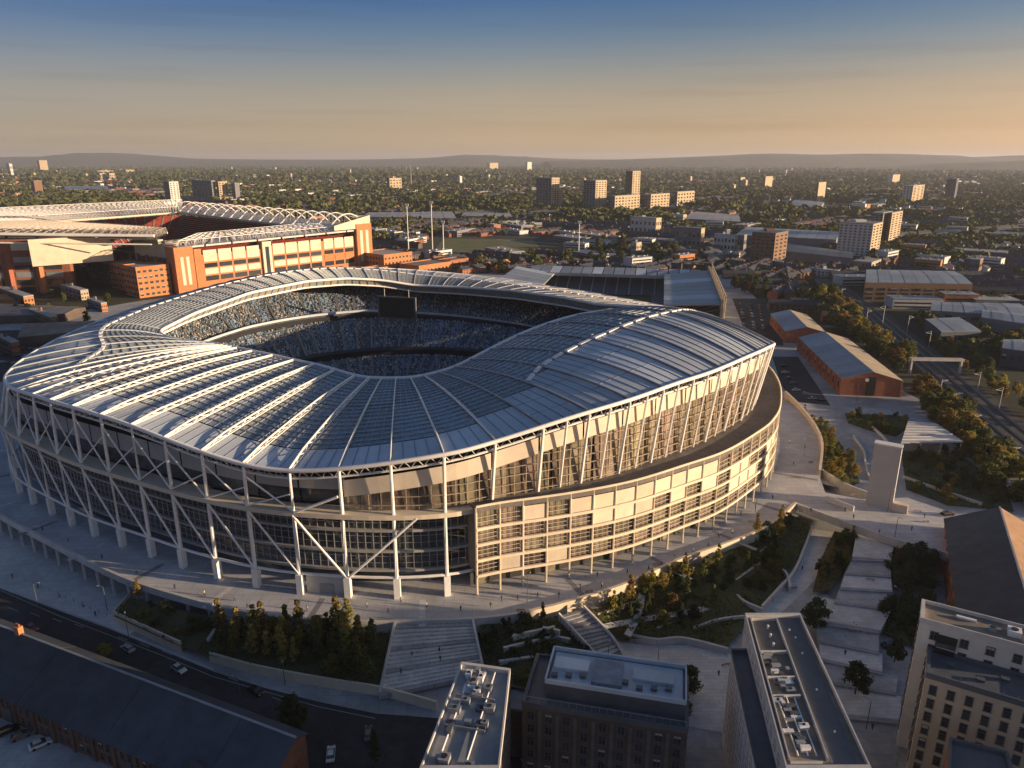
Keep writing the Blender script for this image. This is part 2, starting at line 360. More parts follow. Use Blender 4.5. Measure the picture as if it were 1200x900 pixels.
# --- ribs: raised lattice trusses at the front left, slim fins elsewhere
for k in KR:
    mb = MB(); tall = (k <= 1 or k >= NB - 9)
    h = 1.35 if (k == 0 or k >= NB - 9) else (.95 if k in (1, 2, 3, 4, NB - 10) else .55)
    n = 22; lo = [S(k, j / n, .35) for j in range(n + 1)]
    if h > .9:
        hi = [S(k, j / n, .55 + (h - .55) * min(1, j * .35, (n - j) * .12)) for j in range(n + 1)]
        mb.tube(lo, .2, 5); mb.tube(hi, .27 if h > 1.2 else .22, 6)
        if h > 1.2:
            sd_ = (I(k) - E(k)).cross(Vector((0, 0, 1))).normalized() * .7
            lo2 = [p + sd_ for p in lo]; mb.tube(lo2, .15, 4)
            for j in range(n):
                a, b = (lo[j], hi[j + 1]) if j % 2 else (hi[j], lo[j + 1]); mb.tube([a, b], .11, 4, caps=False)
                a, b = (lo2[j], hi[j + 1]) if j % 2 else (hi[j], lo2[j + 1]); mb.tube([a, b], .13, 4, caps=False)
        else:
            for j in range(0, n + 1, 2): mb.tube([lo[j], hi[j]], .13, 4, caps=False)
        mb.build('rib_truss', M_white, stad)
    else:
        mb.tube([S(k, j / 12, .35) for j in range(13)], .33, 5)
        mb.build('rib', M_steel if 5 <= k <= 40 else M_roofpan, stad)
# --- ridge rail where the sheets meet the glazing
mb = MB()
for k in KR:
    if 6 <= k <= NB - 10:
        for a, b in ((.08, .44), (.56, .92)):
            mb.bar(S(k + a, ublank(k + a), .5), S(k + b, ublank(k + b), .5), 1.3, .5)
mb.build('ridge_vents', M_white, stad, kind='stuff')
# --- rims
mb = MB(); mb.tube([E(k / 4, .1) for k in range(NB * 4 + 1)], .62, 7, caps=False); mb.build('eave_rim', M_white, stad, smooth=True)
mb = MB(); mb.tube([I(k / 4, .2) for k in range(NB * 4 + 1)], .75, 7, caps=False); mb.build('inner_rim', M_white, stad, smooth=True)
def Sin(k, inn, dz):                                     # a point under the roof, inn metres out from the inner edge
    a, b = E(k), I(k); L = (a - b).length; return S(k, 1 - inn / L, dz)
mb = MB(); mb.tube([Sin(k / 4, 4, -4.8) for k in range(NB * 4 + 1)], .55, 6, caps=False); mb.build('gutter_rim', M_white, stad, smooth=True)
mb = MB(); mb.grid([[Sin(k / 2, 1, -.4), Sin(k / 2, 4, -4.6)] for k in range(NB * 2 + 1)]); mb.build('roof_lip', mat('lip_panel', (.34, .33, .31), .6, .1), stad, fix=False)
mb = MB()
for k in range(NB * 2):
    mb.tube([Sin(k / 2, .5, -.3), Sin(k / 2, 4, -4.8)], .16, 4, caps=False); mb.tube([Sin(k / 2, 4, -4.8), Sin(k / 2, 12, -1.5)], .16, 4, caps=False)
mb.build('lip_struts', M_steel, stad, kind='stuff')
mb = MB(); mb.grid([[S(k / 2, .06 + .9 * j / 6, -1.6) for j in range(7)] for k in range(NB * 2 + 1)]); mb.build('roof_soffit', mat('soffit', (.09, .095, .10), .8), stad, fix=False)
# --- eave truss: second chord under the rim with struts and knuckles
mb = MB(); mb.tube([E(k / 2, -2.6, -1.2) for k in range(NB * 2 + 1)], .34, 6, caps=False); mb.build('eave_chord', M_white, stad)
mb = MB()
for k in range(NB * 4):
    mb.tube([E(k / 4, 0), E((k + .5) / 4, -2.6, -1.2)], .15, 4, caps=False); mb.tube([E((k + .5) / 4, -2.6, -1.2), E((k + 1) / 4, 0)], .15, 4, caps=False)
    if k % 2 == 0: mb.tube([E(k / 4, -.4, -.2), E(k / 4, -3.0, -6.5)], .17, 4, caps=False)
mb.build('eave_lattice', M_steel, stad, kind='stuff')
# --- columns, ring beams, braces
LEFT0, ANN0, ANN1 = NB - 18, 3.55, 26.0                # the annex runs from station ANN0 round the right end to ANN1
def V3(p, z): return Vector((p[0], p[1], z))
mid_z = 31.3
for k in KR:
    mb = MB(); ann = ANN0 < k < ANN1
    if ann: mb.tube([V3(Wp(k, -.6), 32.9), E(k, -.6)], [.5, .4], 8)
    else:
        p = Wp(k); t = Wp(k + .02) - p; mb.box((p[0], p[1], 9.9), (1.7, 1.7, 6.2), math.atan2(t[1], t[0]))
        mb.tube([V3(p, 12.5), V3(p, mid_z), E(k, -.6)], [.56, .5, .42], 8)
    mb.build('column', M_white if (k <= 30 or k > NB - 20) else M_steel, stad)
for k in range(5, 27):
    mb = MB(); mb.tube([V3(Wp(k + .5, -.6), 32.9), E(k + .5, -.6)], .34, 6); mb.build('column', M_white, stad)
def ring(z, r, k0, k1, off=0.0, nm='ring_beam', m=None, flat=None):
    mb = MB(); n = int((k1 - k0) * 3); pts = [V3(Wp(k0 + (k1 - k0) * i / n, off), z) for i in range(n + 1)]
    if flat:
        a = [[V3(Wp(k0 + (k1 - k0) * i / n, off - flat[0]), z - flat[1]), V3(Wp(k0 + (k1 - k0) * i / n, off), z - flat[1]), V3(Wp(k0 + (k1 - k0) * i / n, off), z), V3(Wp(k0 + (k1 - k0) * i / n, off - flat[0]), z)] for i in range(n + 1)]
        mb.grid(a)
    else: mb.tube(pts, r, 7)
    return mb.build(nm, m or M_white, stad, fix=False)
ring(13.2, .42, ANN1, NB + ANN0); ring(31.3, .6, ANN1, NB + ANN0, .3)
ring(31.9, 0, NB - 24, NB + ANN0, .9, 'ring_walkway', M_fascia, (5.5, 1.3))
for k in list(range(NB - 20, NB + 1)):
    mb = MB()
    if k < NB: mb.tube([V3(Wp(k, .5), mid_z - .4), V3(Wp(k + 1, .5), 13.4)], .30, 6); mb.build('brace', M_white, stad)
    if k < NB - 0:
        mb = MB(); mb.tube([E(k, -3.2), V3(Wp(k + 1, .3), mid_z + .6)], .25, 6); mb.build('brace', M_white, stad)
        mb = MB(); mb.tube([V3(Wp(k, .3), mid_z + .6), V3(Wp(k + .97, .3), eave_z(k + 1) - 6.5)], .2, 6); mb.build('brace', M_white, stad)
for a, za, b, zb in ((0, mid_z - .4, 1, 13.4), (1.05, 13.4, 2.45, mid_z - .4), (0.05, mid_z + .5, .95, 37)):
    n = 5; mb = MB(); mb.tube([V3(Wp(a + (b - a) * i / n, .7), za + (zb - za) * i / n) for i in range(n + 1)], .36, 6); mb.build('brace', M_white, stad)
# --- glazed wall set back behind the columns, floor by floor
lv = [7.0, 13.2, 19.0, 25.2, 31.0]
M_slab = mat('floor_edge', (.34, .33, .32), .8, 0, .1)
for z in lv[1:4]: ring(z + .25, 0, ANN1, NB + ANN0, -3.4, 'floor_slab', M_slab, (3.5, .7))
for k in KR:
    if ANN0 - .6 < k < ANN1 - 1: continue
    for j in range(4):
        off = -4.4 if j else -7.5
        mb = MB(); z0, z1 = lv[j] + .3, lv[j + 1] - .35
        mb.grid([[V3(Wp(k + i / 3 * .985, off), z0), V3(Wp(k + i / 3 * .985, off), z1)] for i in range(4)])
        mb.build('glazing_panel', M_glass, stad, fix=False)
mb = MB()
for k in KR:
    if ANN0 - .3 < k < ANN1 - 1: continue
    for i in range(6):
        p = Wp(k + i / 6, -4.2); mb.tube([V3(p, 13.3), V3(p, 31)], .12, 4, caps=False)
    for z in (15.1, 17.1, 21.2, 23.2, 27.2, 29.2):
        for i in range(2): mb.tube([V3(Wp(k + i / 2, -4.2), z), V3(Wp(k + i / 2 + .5, -4.2), z)], .08, 4, caps=False)
mb.build('mullions', M_steel, stad, kind='stuff')
# upper wall: buff fascia band, louvred glazing beneath, per bay
for k in KR:
    def band(z_of0, z_of1, off, nm, m, n=4, cut=1):
        for c_ in range(cut):
            mb = MB(); T_ = [(c_ + .02 + .96 * i / n) / cut for i in range(n + 1)]; dv = rnd.uniform(-.35, .35) if cut > 1 else 0
            mb.grid([[V3(Wp(k + t, off(k + t) + dv), z_of0(k + t)), V3(Wp(k + t, off(k + t) + dv), z_of1(k + t))] for t in T_])
            mb.build(nm, m, stad, fix=False)
    ez = eave_z; right = 1 <= k <= 28
    bo = lambda q: -1.6 + eave_off(q) * .62
    if k < 30 or k > NB - 22:
        if right: band(lambda q: ez(q) - 8.6, lambda q: ez(q) - 3.9, bo, 'fascia_panel', M_fascia)
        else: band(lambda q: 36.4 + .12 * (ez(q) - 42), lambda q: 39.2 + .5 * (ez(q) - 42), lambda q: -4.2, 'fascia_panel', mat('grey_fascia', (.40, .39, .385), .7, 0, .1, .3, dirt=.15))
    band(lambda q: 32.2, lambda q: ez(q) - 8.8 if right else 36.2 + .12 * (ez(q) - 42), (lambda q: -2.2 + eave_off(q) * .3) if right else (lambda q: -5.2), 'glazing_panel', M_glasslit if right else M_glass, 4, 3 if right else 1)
mb = MB()
for k in range(1, 28):
    for i in range(4):
        q = k + i / 4; zt = eave_z(q) - 8.8
        mb.tube([V3(Wp(q, -2.0 + eave_off(q) * .3), 32.3), V3(Wp(q, -1.9 + eave_off(q) * .45), zt)], .13, 4, caps=False)
    z = 33.6
    while z < eave_z(k + .5) - 9.5:
        for i in range(2): mb.bar(V3(Wp(k + i / 2, -1.7 + eave_off(k) * .35), z), V3(Wp(k + i / 2 + .5, -1.7 + eave_off(k + .5) * .35), z), .4, .16)
        z += 2.5
mb.build('louvres', mat('louvre_bronze', (.40, .33, .24), .5, .1, .1), stad, kind='stuff')
mb = MB()                                             # cross ties seen behind the upper louvres
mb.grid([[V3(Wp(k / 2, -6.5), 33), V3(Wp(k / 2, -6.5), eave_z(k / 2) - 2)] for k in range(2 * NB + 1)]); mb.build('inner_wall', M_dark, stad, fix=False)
# --- the annex: lower block on the right with its own terrace roof
ann_off = per([(ANN0 - .5, 2.4), (ANN0, 2.5), (5, 4.0), (7, 6.5), (10, 9.0), (12, 9.0), (14, 8.0), (18, 8), (22, 8), (ANN1, 8), (40, 5), (NB - 4, 2.4)])
def A(k, z, d=0.0): return V3(Wp(k, ann_off(k) + d), z)
ks = [ANN0 + (ANN1 - ANN0) * i / 90 for i in range(91)]
mb = MB(); mb.grid([[V3(Wp(k, -3), 32.6), A(k, 32.4, -.5), A(k, 33.5, -.5), A(k, 33.5, 0.25), A(k, 31.7, .25), A(k, 31.7, -.4)] for k in ks])
mb.face([V3(Wp(ANN0, -6), 13), A(ANN0, 13), A(ANN0, 32.6), V3(Wp(ANN0, -6), 32.6)]); mb.build('terrace_roof', M_terr, stad, fix=False)
mb = MB(); mb.tube([A(k, 33.4, .2) for k in ks], .34, 6); mb.build('terrace_parapet', M_stone, stad)
zl = [12.6, 17.2, 21.9, 26.6, 31.8]
for z in zl[:4]:
    mb = MB(); mb.grid([[A(k, z - .35, -.4), A(k, z - .35, .35), A(k, z + .45, .35), A(k, z + .45, -.4)] for k in ks]); mb.build('spandrel_band', M_stone, stad, fix=False)
HB = np.arange(ANN0, ANN1 - .01, .5)
for hi_, k in enumerate(HB):
    mb = MB(); mb.tube([A(k, 7), A(k, 33.2)] , .32, 6); mb.build('column', M_stone, stad)
    for j in range(4):
        z0, z1 = zl[j] + .56, zl[j + 1] - .52
        stone = rnd.random() < (.30 if (k > 6 and j < 3 and not (8 < k < 9.6 and j < 2)) else .12) or (j == 3 and 5.2 < k < 9.5)
        if 8 < k < 9.6 and j < 2: stone = False
        mb = MB(); mb.grid([[A(k + .02 + .46 * i / 2, z0, -.05 if stone else -.7), A(k + .02 + .46 * i / 2, z1, -.05 if stone else -.7)] for i in range(3)])
        mb.build('stone_panel' if stone else 'window_panel', M_stone if stone else M_glasslit, stad, fix=False)
mb = MB()
for k in HB:
    for j in range(4):
        z0, z1 = zl[j] + .56, zl[j + 1] - .5
        for t in (.33, .67):
            zz = z0 + (z1 - z0) * t; mb.bar(A(k, zz, -.25), A(k + .5, zz, -.25), .25, .10)
        for i in (1, 2, 3): mb.bar(A(k + .125 * i, z0, -.3), A(k + .125 * i, z1, -.3), .09, .12)
mb.build('window_bars', M_fascia, stad, kind='stuff')
mb = MB(); mb.grid([[A(k, 7.0, -5), A(k, 12.2, -5), A(k, 12.2, -.3)] for k in ks]); mb.build('entrance_wall', mat('shopfront', (.06, .058, .055), .3, 0, .5, .15), stad, fix=False)
for k in HB[::3]:
    mb = MB(); c = A(k + .25, 9.3, -4.6); t = Wp(k + .3) - Wp(k + .2); mb.box(c, (3.0, .3, 4.4), math.atan2(t[1], t[0])); mb.build('entrance_door', M_glasslit, stad)
# plinth wall pieces under the left beam
for k in (0,):
    mb = MB(); mb.grid([[V3(Wp(k + .1 + .8 * i / 3, -.9), 7), V3(Wp(k + .1 + .8 * i / 3, -.9), 12.7)] for i in range(4)]); mb.build('service_wall', M_conc, stad, fix=False)
    mb = MB(); mb.grid([[V3(Wp(k + .38 + .3 * i / 3, -.75), 7), V3(Wp(k + .38 + .3 * i / 3, -.75), 10)] for i in range(4)]); mb.build('roller_door', M_steel, stad, fix=False)
# --- seating bowl
PC = np.array([-52., 300.])
def pitch_edge(k):
    a = _ang(Wp(k)); return PC + np.array([62 * math.cos(a), 46 * math.sin(a)])
def _cap(k): return S(k, .2).z - 7.5
def B(k, u, z):
    z = z if z < 20 else 20 + (z - 20) * min(1.0, (_cap(k) - 20) / 25.5)
    p0, p1 = pitch_edge(k), Wp(k, -12); q = p0 + (p1 - p0) * u; return Vector((q[0], q[1], z))
tiers = [('lower_stand', 0.0, .30, 8.0, 17.0, 16), ('middle_stand', .33, .60, 20.0, 30.0, 16), ('upper_stand', .62, .97, 33.0, 44.0, 20)]
M_seat = mat('navy_seating', (.075, .11, .155), .7, 0, .3, .3, rand=.1)
M_bal = mat('balcony_front', (.46, .50, .54), .5, 0, .08)
for nm, u0, u1, z0, z1, rows in tiers:
    mb = MB(); kk = np.linspace(0, NB, NB * 2 + 1)
    P = []
    for k in kk:
        row = []
        for r in range(rows):
            ua, ub2 = u0 + (u1 - u0) * r / rows, u0 + (u1 - u0) * (r + 1) / rows; z = z0 + (z1 - z0) * r / (rows - 1)
            row += [B(k, ua, z), B(k, ub2, z)]
        P.append(row)
    mb.grid(P); mb.build(nm, M_seat, stad, fix=False)
def ringB(u, za, zb, nm, m):
    mb = MB(); mb.grid([[B(k / 2, u, za), B(k / 2, u, zb)] for k in range(NB * 2 + 1)]); mb.build(nm, m, stad, fix=False)
ringB(0.0, 6.5, 8.2, 'pitch_wall', M_dark); ringB(.30, 16.5, 20.2, 'tier_wall', M_dark); ringB(.327, 17.3, 20.9, 'tier_front', mat('tier_front_panel', (.07, .085, .105), .6))
ringB(.60, 29.5, 33, 'tier_wall', M_dark)
for dz in (0, 2.9):
    mb = MB(); mb.grid([[B(k / 2, .615, 31.0 + dz), B(k / 2, .605, 31.0 + dz), B(k / 2, .605, 32.2 + dz), B(k / 2, .615, 32.2 + dz)] for k in range(NB * 2 + 1)]); mb.build('balcony_rail', M_bal, stad, fix=False)
ringB(.612, 32.1, 34.0, 'balcony_glass', M_glass)
mb = MB()                                             # aisles
for k in range(NB * 1):
    for nm, u0, u1, z0, z1, rows in tiers:
        a, b = B(k + .5, u0, z0 + .35), B(k + .5, u1, z1 + .35); mb.bar(a, b, 1.2, .2)
mb.build('aisles', mat('aisle_concrete', (.17, .18, .19), .9), stad, kind='stuff')
ringB(.975, 42, 47, 'back_wall', mat('back_wall_panel', (.10, .10, .10), .7))
mb = MB()
for k in range(NB * 3): mb.box(B(k / 3, .968, 45.0), (.7, .5, 4.6))
mb.build('back_wall_piers', mat('pier', (.30, .29, .27), .8), stad, kind='stuff')
mb = MB()
pts = [pitch_edge(k) for k in range(NB)]; mb.prism([(p[0], p[1]) for p in pts], 6.0, 7.05); mb.build('pitch', M_grass, stad)
# big dark screen hung under the far roof
q0 = at(447, 348, 44); q1 = at(487, 350, 44)
scr = thing('scoreboard', 'big dark video screen hung under the far roof edge of the open stadium', 'screen', ((q0.x + q1.x) / 2, (q0.y + q1.y) / 2 - 6, 38))
mb = MB(); ax = (q1 - q0); an = math.atan2(ax.y, ax.x); c0 = BASE[scr.name]
mb.box(c0 + Vector((0, 0, 1.5)), (ax.length + 2, 1.6, 12.5), an); mb.build('screen_housing', M_frame, scr)
mb = MB(); nrm = Vector((math.sin(an), -math.cos(an), 0)); mb.box(c0 + nrm * .85 + Vector((0, 0, 1.5)), (ax.length, .15, 11.2), an); mb.build('screen_panel', M_dark, scr)
mb = MB()
for t in (-.35, .35): mb.tube([c0 + ax * t + Vector((0, 0, 7)), c0 + ax * t + Vector((0, 0, 12))], .2, 5)
mb.build('hanger', M_steel, scr)
# the crowd: thousands of small seated figures in one mass
rg = np.random.default_rng(5); cv = []; cf = []; cm = []
mbc = MB()
cols = [mat('crowd_pale', (.50, .48, .45), .9), mat('crowd_blue', (.20, .30, .43), .9), mat('crowd_dark', (.06, .07, .09), .9), mat('crowd_tan', (.33, .24, .17), .9)]
blk = -1; dens = .3; pal = 0
for nm, u0, u1, z0, z1, rows in tiers:
    for k in np.arange(12, NB - 4, .035):
        if abs((k % 1) - .5) < .05: continue
        if int(k * 2 - .0) != blk: blk = int(k * 2); dens = rg.choice([.12, .3, .42, .5, .55]); pal = rg.choice([0, 1, 2]);
        for r in range(rows):
            if rg.random() > dens * (1 if r % 7 else .35): continue
            ua = u0 + (u1 - u0) * (r + .55) / rows; z = z0 + (z1 - z0) * r / (rows - 1)
            c = B(k + rg.uniform(-.01, .01), ua, z); s = .34; h = .9 + rg.random() * .35; n = len(cv)
            cv += [(c.x - s, c.y - s, c.z), (c.x + s, c.y - s, c.z), (c.x + s, c.y + s, c.z), (c.x - s, c.y + s, c.z), (c.x, c.y, c.z + h)]
            m_ = int(rg.choice([[0, 1, 1, 2, 2, 3], [1, 1, 1, 1, 2, 0], [0, 0, 2, 2, 3, 1]][pal]))
            for f in ((0, 1, 4), (1, 2, 4), (2, 3, 4), (3, 0, 4)): cf.append(tuple(n + i for i in f)); cm.append(m_)
mbc.v, mbc.f, mbc.m = cv, cf, cm
o = mbc.build('seated_crowd', cols, None, fix=False, kind='stuff')
# ================================================================== GROUND, STREETS, DECK
def land_mat():
    m = mat('land_cover', (.040, .046, .022), .95, 0, .45, .02, col2=(.075, .072, .04), dirt=.35)
    return m
mb = MB(); mb.face([(-25500, -2500, 0), (25500, -2500, 0), (25500, 29500, 0), (-25500, 29500, 0)]); mb.build('land', land_mat(), None, kind='structure')
def P(pts, z=0.0): return [at(a, b, z) for a, b in pts]
def lift(pts, dz): return [Vector((p.x, p.y, p.z + dz)) for p in pts]
# the whole built-up apron round the stadium
sheet('yard_paving', [Vector(p) for p in ((-460, 60, .004), (330, 60, .004), (330, 200, .004), (215, 330, .004), (205, 520, .004), (240, 800, .004), (-140, 800, .004), (-330, 640, .004), (-460, 420, .004))], M_pave)
# street along the lower left
st = [(-40, 665), (0, 690), (70, 716), (130, 738), (190, 762), (250, 787), (310, 806), (372, 822), (440, 836), (520, 842), (600, 850), (640, 1000), (360, 1000), (330, 862), (250, 838), (170, 806), (90, 776), (30, 752), (-40, 728)]
sheet('street', lift(P(st), .008), M_asph)
sheet('side_street', lift(P([(372, 822), (440, 836), (500, 842), (492, 1000), (350, 1000), (345, 850)]), .012), M_asph)
def painted(name, pts, wd, z=.016):
    mb = MB(); q = P(pts)
    for a, b in zip(q[:-1], q[1:]):
        d = (b - a).normalized(); n = Vector((-d.y, d.x, 0)) * wd / 2
        mb.face([(a - n) + Vector((0, 0, z)), (b - n) + Vector((0, 0, z)), (b + n) + Vector((0, 0, z)), (a + n) + Vector((0, 0, z))])
    return mb.build(name, M_line, None, fix=False, kind='structure')
for i in range(14):
    t = i / 14; a = (10 + 360 * t, 712 + 130 * t - 14 * math.sin(t * 3.1)); painted('lane_marking', [a, (a[0] + 11, a[1] + 4.2)], .18)
painted('edge_line', [(-20, 683), (70, 722), (190, 768), (250, 793), (372, 828), (440, 842)], .2)
painted('edge_line', [(30, 748), (90, 772), (170, 802), (250, 834), (330, 858)], .2)
# kerbs
def kerb(name, pts, z=0.0, h=.14, wd=.35, m=None, n=None):
    mb = MB(); q = P(pts, z)
    for a, b in zip(q[:-1], q[1:]): mb.bar(a + Vector((0, 0, h / 2)), b + Vector((0, 0, h / 2)), wd, h)
    return mb.build(name, m or M_conc, None, kind='structure')
kerb('kerb', [(-40, 663), (0, 688), (70, 714), (130, 736), (190, 760), (250, 785)])
kerb('kerb', [(-40, 730), (30, 754), (90, 778), (170, 808), (250, 840), (330, 864)])
# forecourt under the left part of the deck
sheet('forecourt', lift(P([(-60, 560), (60, 600), (190, 660), (200, 715), (150, 745), (128, 735), (70, 713), (0, 687), (-60, 662)]), .03), M_palepath)
# raised concourse deck
edge = [(-70, 560), (0, 605), (60, 637), (130, 673), (180, 692), (250, 712), (330, 726), (430, 731), (480, 730), (560, 727), (620, 720), (660, 710), (720, 692), (760, 675), (800, 657), (850, 640), (900, 619), (932, 592)]
edge2 = [(1007, 620), (1057, 637), (1100, 648), (1116, 655), (1119, 602), (1063, 583), (1010, 585), (967, 577), (960, 557), (963, 527), (957, 507), (940, 483), (920, 463)]
dp = P(edge, 7.0) + P(edge2, 7.0) + [V3(Wp(k, 30), 7.0) for k in range(19, NB - 13, 3)]
mbd = MB(); mbd.prism([(p.x, p.y) for p in dp], 5.9, 7.0)
deck = mbd.build('concourse_deck', M_deck, None, fix=False)
deck['kind'] = 'structure'
# triangulate the deck top properly
bm = bmesh.new(); bm.from_mesh(deck.data); bmesh.ops.triangulate(bm, faces=[f for f in bm.faces if len(f.verts) > 4], ngon_method='EAR_CLIP'); bmesh.ops.recalc_face_normals(bm, faces=bm.faces); bm.to_mesh(deck.data); bm.free()
def par(pts, z, h, wd, name, label, m=None, cat='wall', z2=None, group=None):
    """a continuous low wall along surveyed points"""
    q = P(pts, z) if not isinstance(pts[0], Vector) else pts
    L = []; R_ = []
    for i, p in enumerate(q):
        d = q[min(i + 1, len(q) - 1)] - q[max(i - 1, 0)]; d.z = 0; d.normalize(); n = Vector((-d.y, d.x, 0)) * wd / 2
        L.append(p + n); R_.append(p - n)
    mb = MB(); b = (lambda p: Vector((p.x, p.y, z2))) if z2 is not None else (lambda p: p)
    up = Vector((0, 0, h)); mb.grid([[b(l), l + up, r + up, b(r)] for l, r in zip(L, R_)])
    mb.face([b(L[0]), L[0] + up, R_[0] + up, b(R_[0])]); mb.face([b(L[-1]), L[-1] + up, R_[-1] + up, b(R_[-1])])
    return tag(mb.build(name, m or M_conc, None), label, cat, group)
def dense(pts, n=5):
    out = []
    for i in range(len(pts) - 1):
        p0, p1, p2, p3 = [np.array(pts[max(0, min(len(pts) - 1, i + j - 1))], float) for j in range(4)]
        for t in np.linspace(0, 1, n, endpoint=False): out.append(tuple(.5 * ((2 * p1) + (-p0 + p2) * t + (2 * p0 - 5 * p1 + 4 * p2 - p3) * t * t + (-p0 + 3 * p1 - 3 * p2 + p3) * t ** 3)))
    return out + [tuple(pts[-1])]
par(dense(edge[:6]), 7.0, 1.1, .8, 'deck_parapet', 'pale curved parapet along the raised concourse over the shaded left forecourt', z2=6.0)
par(dense(edge[5:11]), 7.0, .9, .8, 'deck_parapet', 'pale curved parapet of the concourse above the young trees and the blue steps', z2=3.5)
par(dense(edge[10:18]), 7.0, 1.2, .9, 'deck_parapet', 'sunlit cream parapet along the concourse above the right hand gardens', m=M_stone, z2=3.0)
par(dense([(932, 592)] + edge2[:4]), 7.0, 1.0, .7, 'deck_parapet', 'long grey bridge parapet from the concourse out to the warehouse plaza', z2=5.4)
par(dense(edge2[8:]), 7.0, 2.2, .9, 'deck_parapet', 'tall curved cream wall round the right end of the concourse', m=M_stone, z2=0)
# posts under the left deck edge
ps = P(dense(edge[:6], 5), 5.9); acc = 0; last = ps[0]; npost = 0
pm = MB(); pm.tube([(0, 0, 0), (0, 0, 5.9)], .55, 8); pme = pm.mesh('deck_post', M_conc)
for a, b in zip(ps[:-1], ps[1:]):
    L = (b - a).length; d = 0
    while acc + (L - d) >= 7.5:
        d += 7.5 - acc; acc = 0; q = a.lerp(b, d / L)
        o = place('deck_post', pme, None, (q.x - .1, q.y - .3, 0)); tag(o, 'round concrete post holding up the left edge of the raised concourse', 'post', 'concrete posts under the concourse edge'); npost += 1
    acc += L - d
# retaining walls below the deck where gardens do not reach (back of the forecourt and the underpass)
mb = MB(); mb.grid([[V3(Wp(k / 2, 3 if k > -8 else 2), 0), V3(Wp(k / 2, 3 if k > -8 else 2), 6)] for k in range(-44, 60)]); tag(mb.build('undercroft_wall', M_conc, None, fix=False), 'dim concrete wall deep under the raised concourse behind the posts', 'wall')
# dark bands set in the deck paving
for k in list(range(NB - 16, NB + 4, 2)) + list(range(5, 15, 2)):
    kk = k + .5; a = V3(Wp(kk, 1.5 if k >= NB - 30 else ann_off(kk) + .5), 7.005); b0 = V3(Wp(kk, 13 if k > NB - 30 else ann_off(kk) + 16), 7.005)
    d = (b0 - a).normalized(); n = Vector((-d.y, d.x, 0)) * .8
    mb = MB(); mb.face([a - n, a + n, b0 + n, b0 - n]); mb.build('paving_band', M_deckd if k % 4 else M_palepath, None, fix=False, kind='structure')
# ================================================================== FOREGROUND BUILDINGS
def rect4(px, z): return [Vector((p.x, p.y, z)) for p in P(px, z)]
def win_mesh(wd, h, kind=0):
    """a window: frame with panes set back, lying in the XZ plane and facing -Y"""
    f = MB(); t = .12
    f.box((0, 0, h / 2 - t / 2), (wd, .16, t)); f.box((0, 0, -h / 2 + t / 2), (wd + .2, .22, t))
    for x in (-wd / 2 + t / 2, wd / 2 - t / 2): f.box((x, 0, 0), (t, .16, h - 2 * t))
    if wd > 1.4: f.box((0, 0, 0), (t * .7, .12, h - 2 * t))
    if h > 1.8: f.box((0, 0, h * .16), (wd - 2 * t, .1, t * .7))
    g = MB(); g.face([(-wd / 2 + .05, .03, -h / 2 + .05), (wd / 2 - .05, .03, -h / 2 + .05), (wd / 2 - .05, .03, h / 2 - .05), (-wd / 2 + .05, .03, h / 2 - .05)])
    b = MB(); dr = .35 * h; b.v = list(g.v); b.f = list(g.f); b.m = list(g.m); b.face([(-wd / 2 + .1, .0, h / 2 - dr), (wd / 2 - .1, .0, h / 2 - dr), (wd / 2 - .1, .0, h / 2 - .1), (-wd / 2 + .1, .0, h / 2 - .1)], 1)
    return f.mesh('window_frame', [M_frame]), g.mesh('pane', M_pane, fix=False), b.mesh('pane', [M_pane, mat('window_blind', (.42, .40, .36), .8)], fix=False)
_wm = {}
def wall_windows(root, a, b, zs, xs, wd, h, proud=.06, frame=None):
    """windows on the wall that runs from a to b (outside on the right hand), at fractions xs and heights zs"""
    key = (round(wd, 2), round(h, 2))
    if key not in _wm: _wm[key] = win_mesh(wd, h)
    fm, gm, bm_ = _wm[key]; a, b = Vector((a[0], a[1], 0)), Vector((b[0], b[1], 0)); d = (b - a).normalized(); n = Vector((d.y, -d.x, 0)); rz = math.atan2(d.y, d.x)
    for z in zs:
        for x in xs:
            p = a.lerp(b, x) + n * proud; o = place('window', fm, root, (p.x, p.y, z), rz)
            g = bpy.data.objects.new('pane', bm_ if rnd.random() < .22 else gm); C.objects.link(g); g.parent = o
def ccw(q):
    ar = sum(q[i].x * q[(i + 1) % len(q)].y - q[(i + 1) % len(q)].x * q[i].y for i in range(len(q)))
    return q if ar > 0 else q[::-1]
def flat_block(name, label, cat, q, z, wall, roofm, par_h=.9, par_w=.5, cap=None, zb=0.0, group=None):
    q = ccw(q); c = sum(q, Vector()) / len(q); t = thing(name, label, cat, (c.x, c.y, zb), 0, group)
    mb = MB(); mb.prism([(p.x, p.y) for p in q], zb, z); mb.build('wall', wall, t)
    inn = [c + (p - c) * (1 - par_w * 1.3 / max((p - c).length, .1)) for p in q]; n = len(q)
    mb = MB(); mb.prism([(p.x, p.y) for p in inn], z + .003, z + .12); mb.build('roof', roofm, t)
    mb = MB()
    for i in range(n):
        j = (i + 1) % n
        oa, ob, ia, ib = [Vector((v.x, v.y, 0)) for v in (q[i], q[j], inn[i], inn[j])]; up = Vector((0, 0, z + par_h)); lo = Vector((0, 0, z - .35))
        ex = lambda v: c.xy.to_3d() + (v - c.xy.to_3d()) * 1.008
        oa2, ob2 = ex(oa), ex(ob)
        mb.face([oa2 + lo, ob2 + lo, ob2 + up, oa2 + up]); mb.face([oa2 + up, ob2 + up, ib + up, ia + up]); mb.face([ia + up, ib + up, ib + Vector((0, 0, z)), ia + Vector((0, 0, z))])
    mb.build('parapet', cap or wall, t, fix=False)
    return t, q, inn
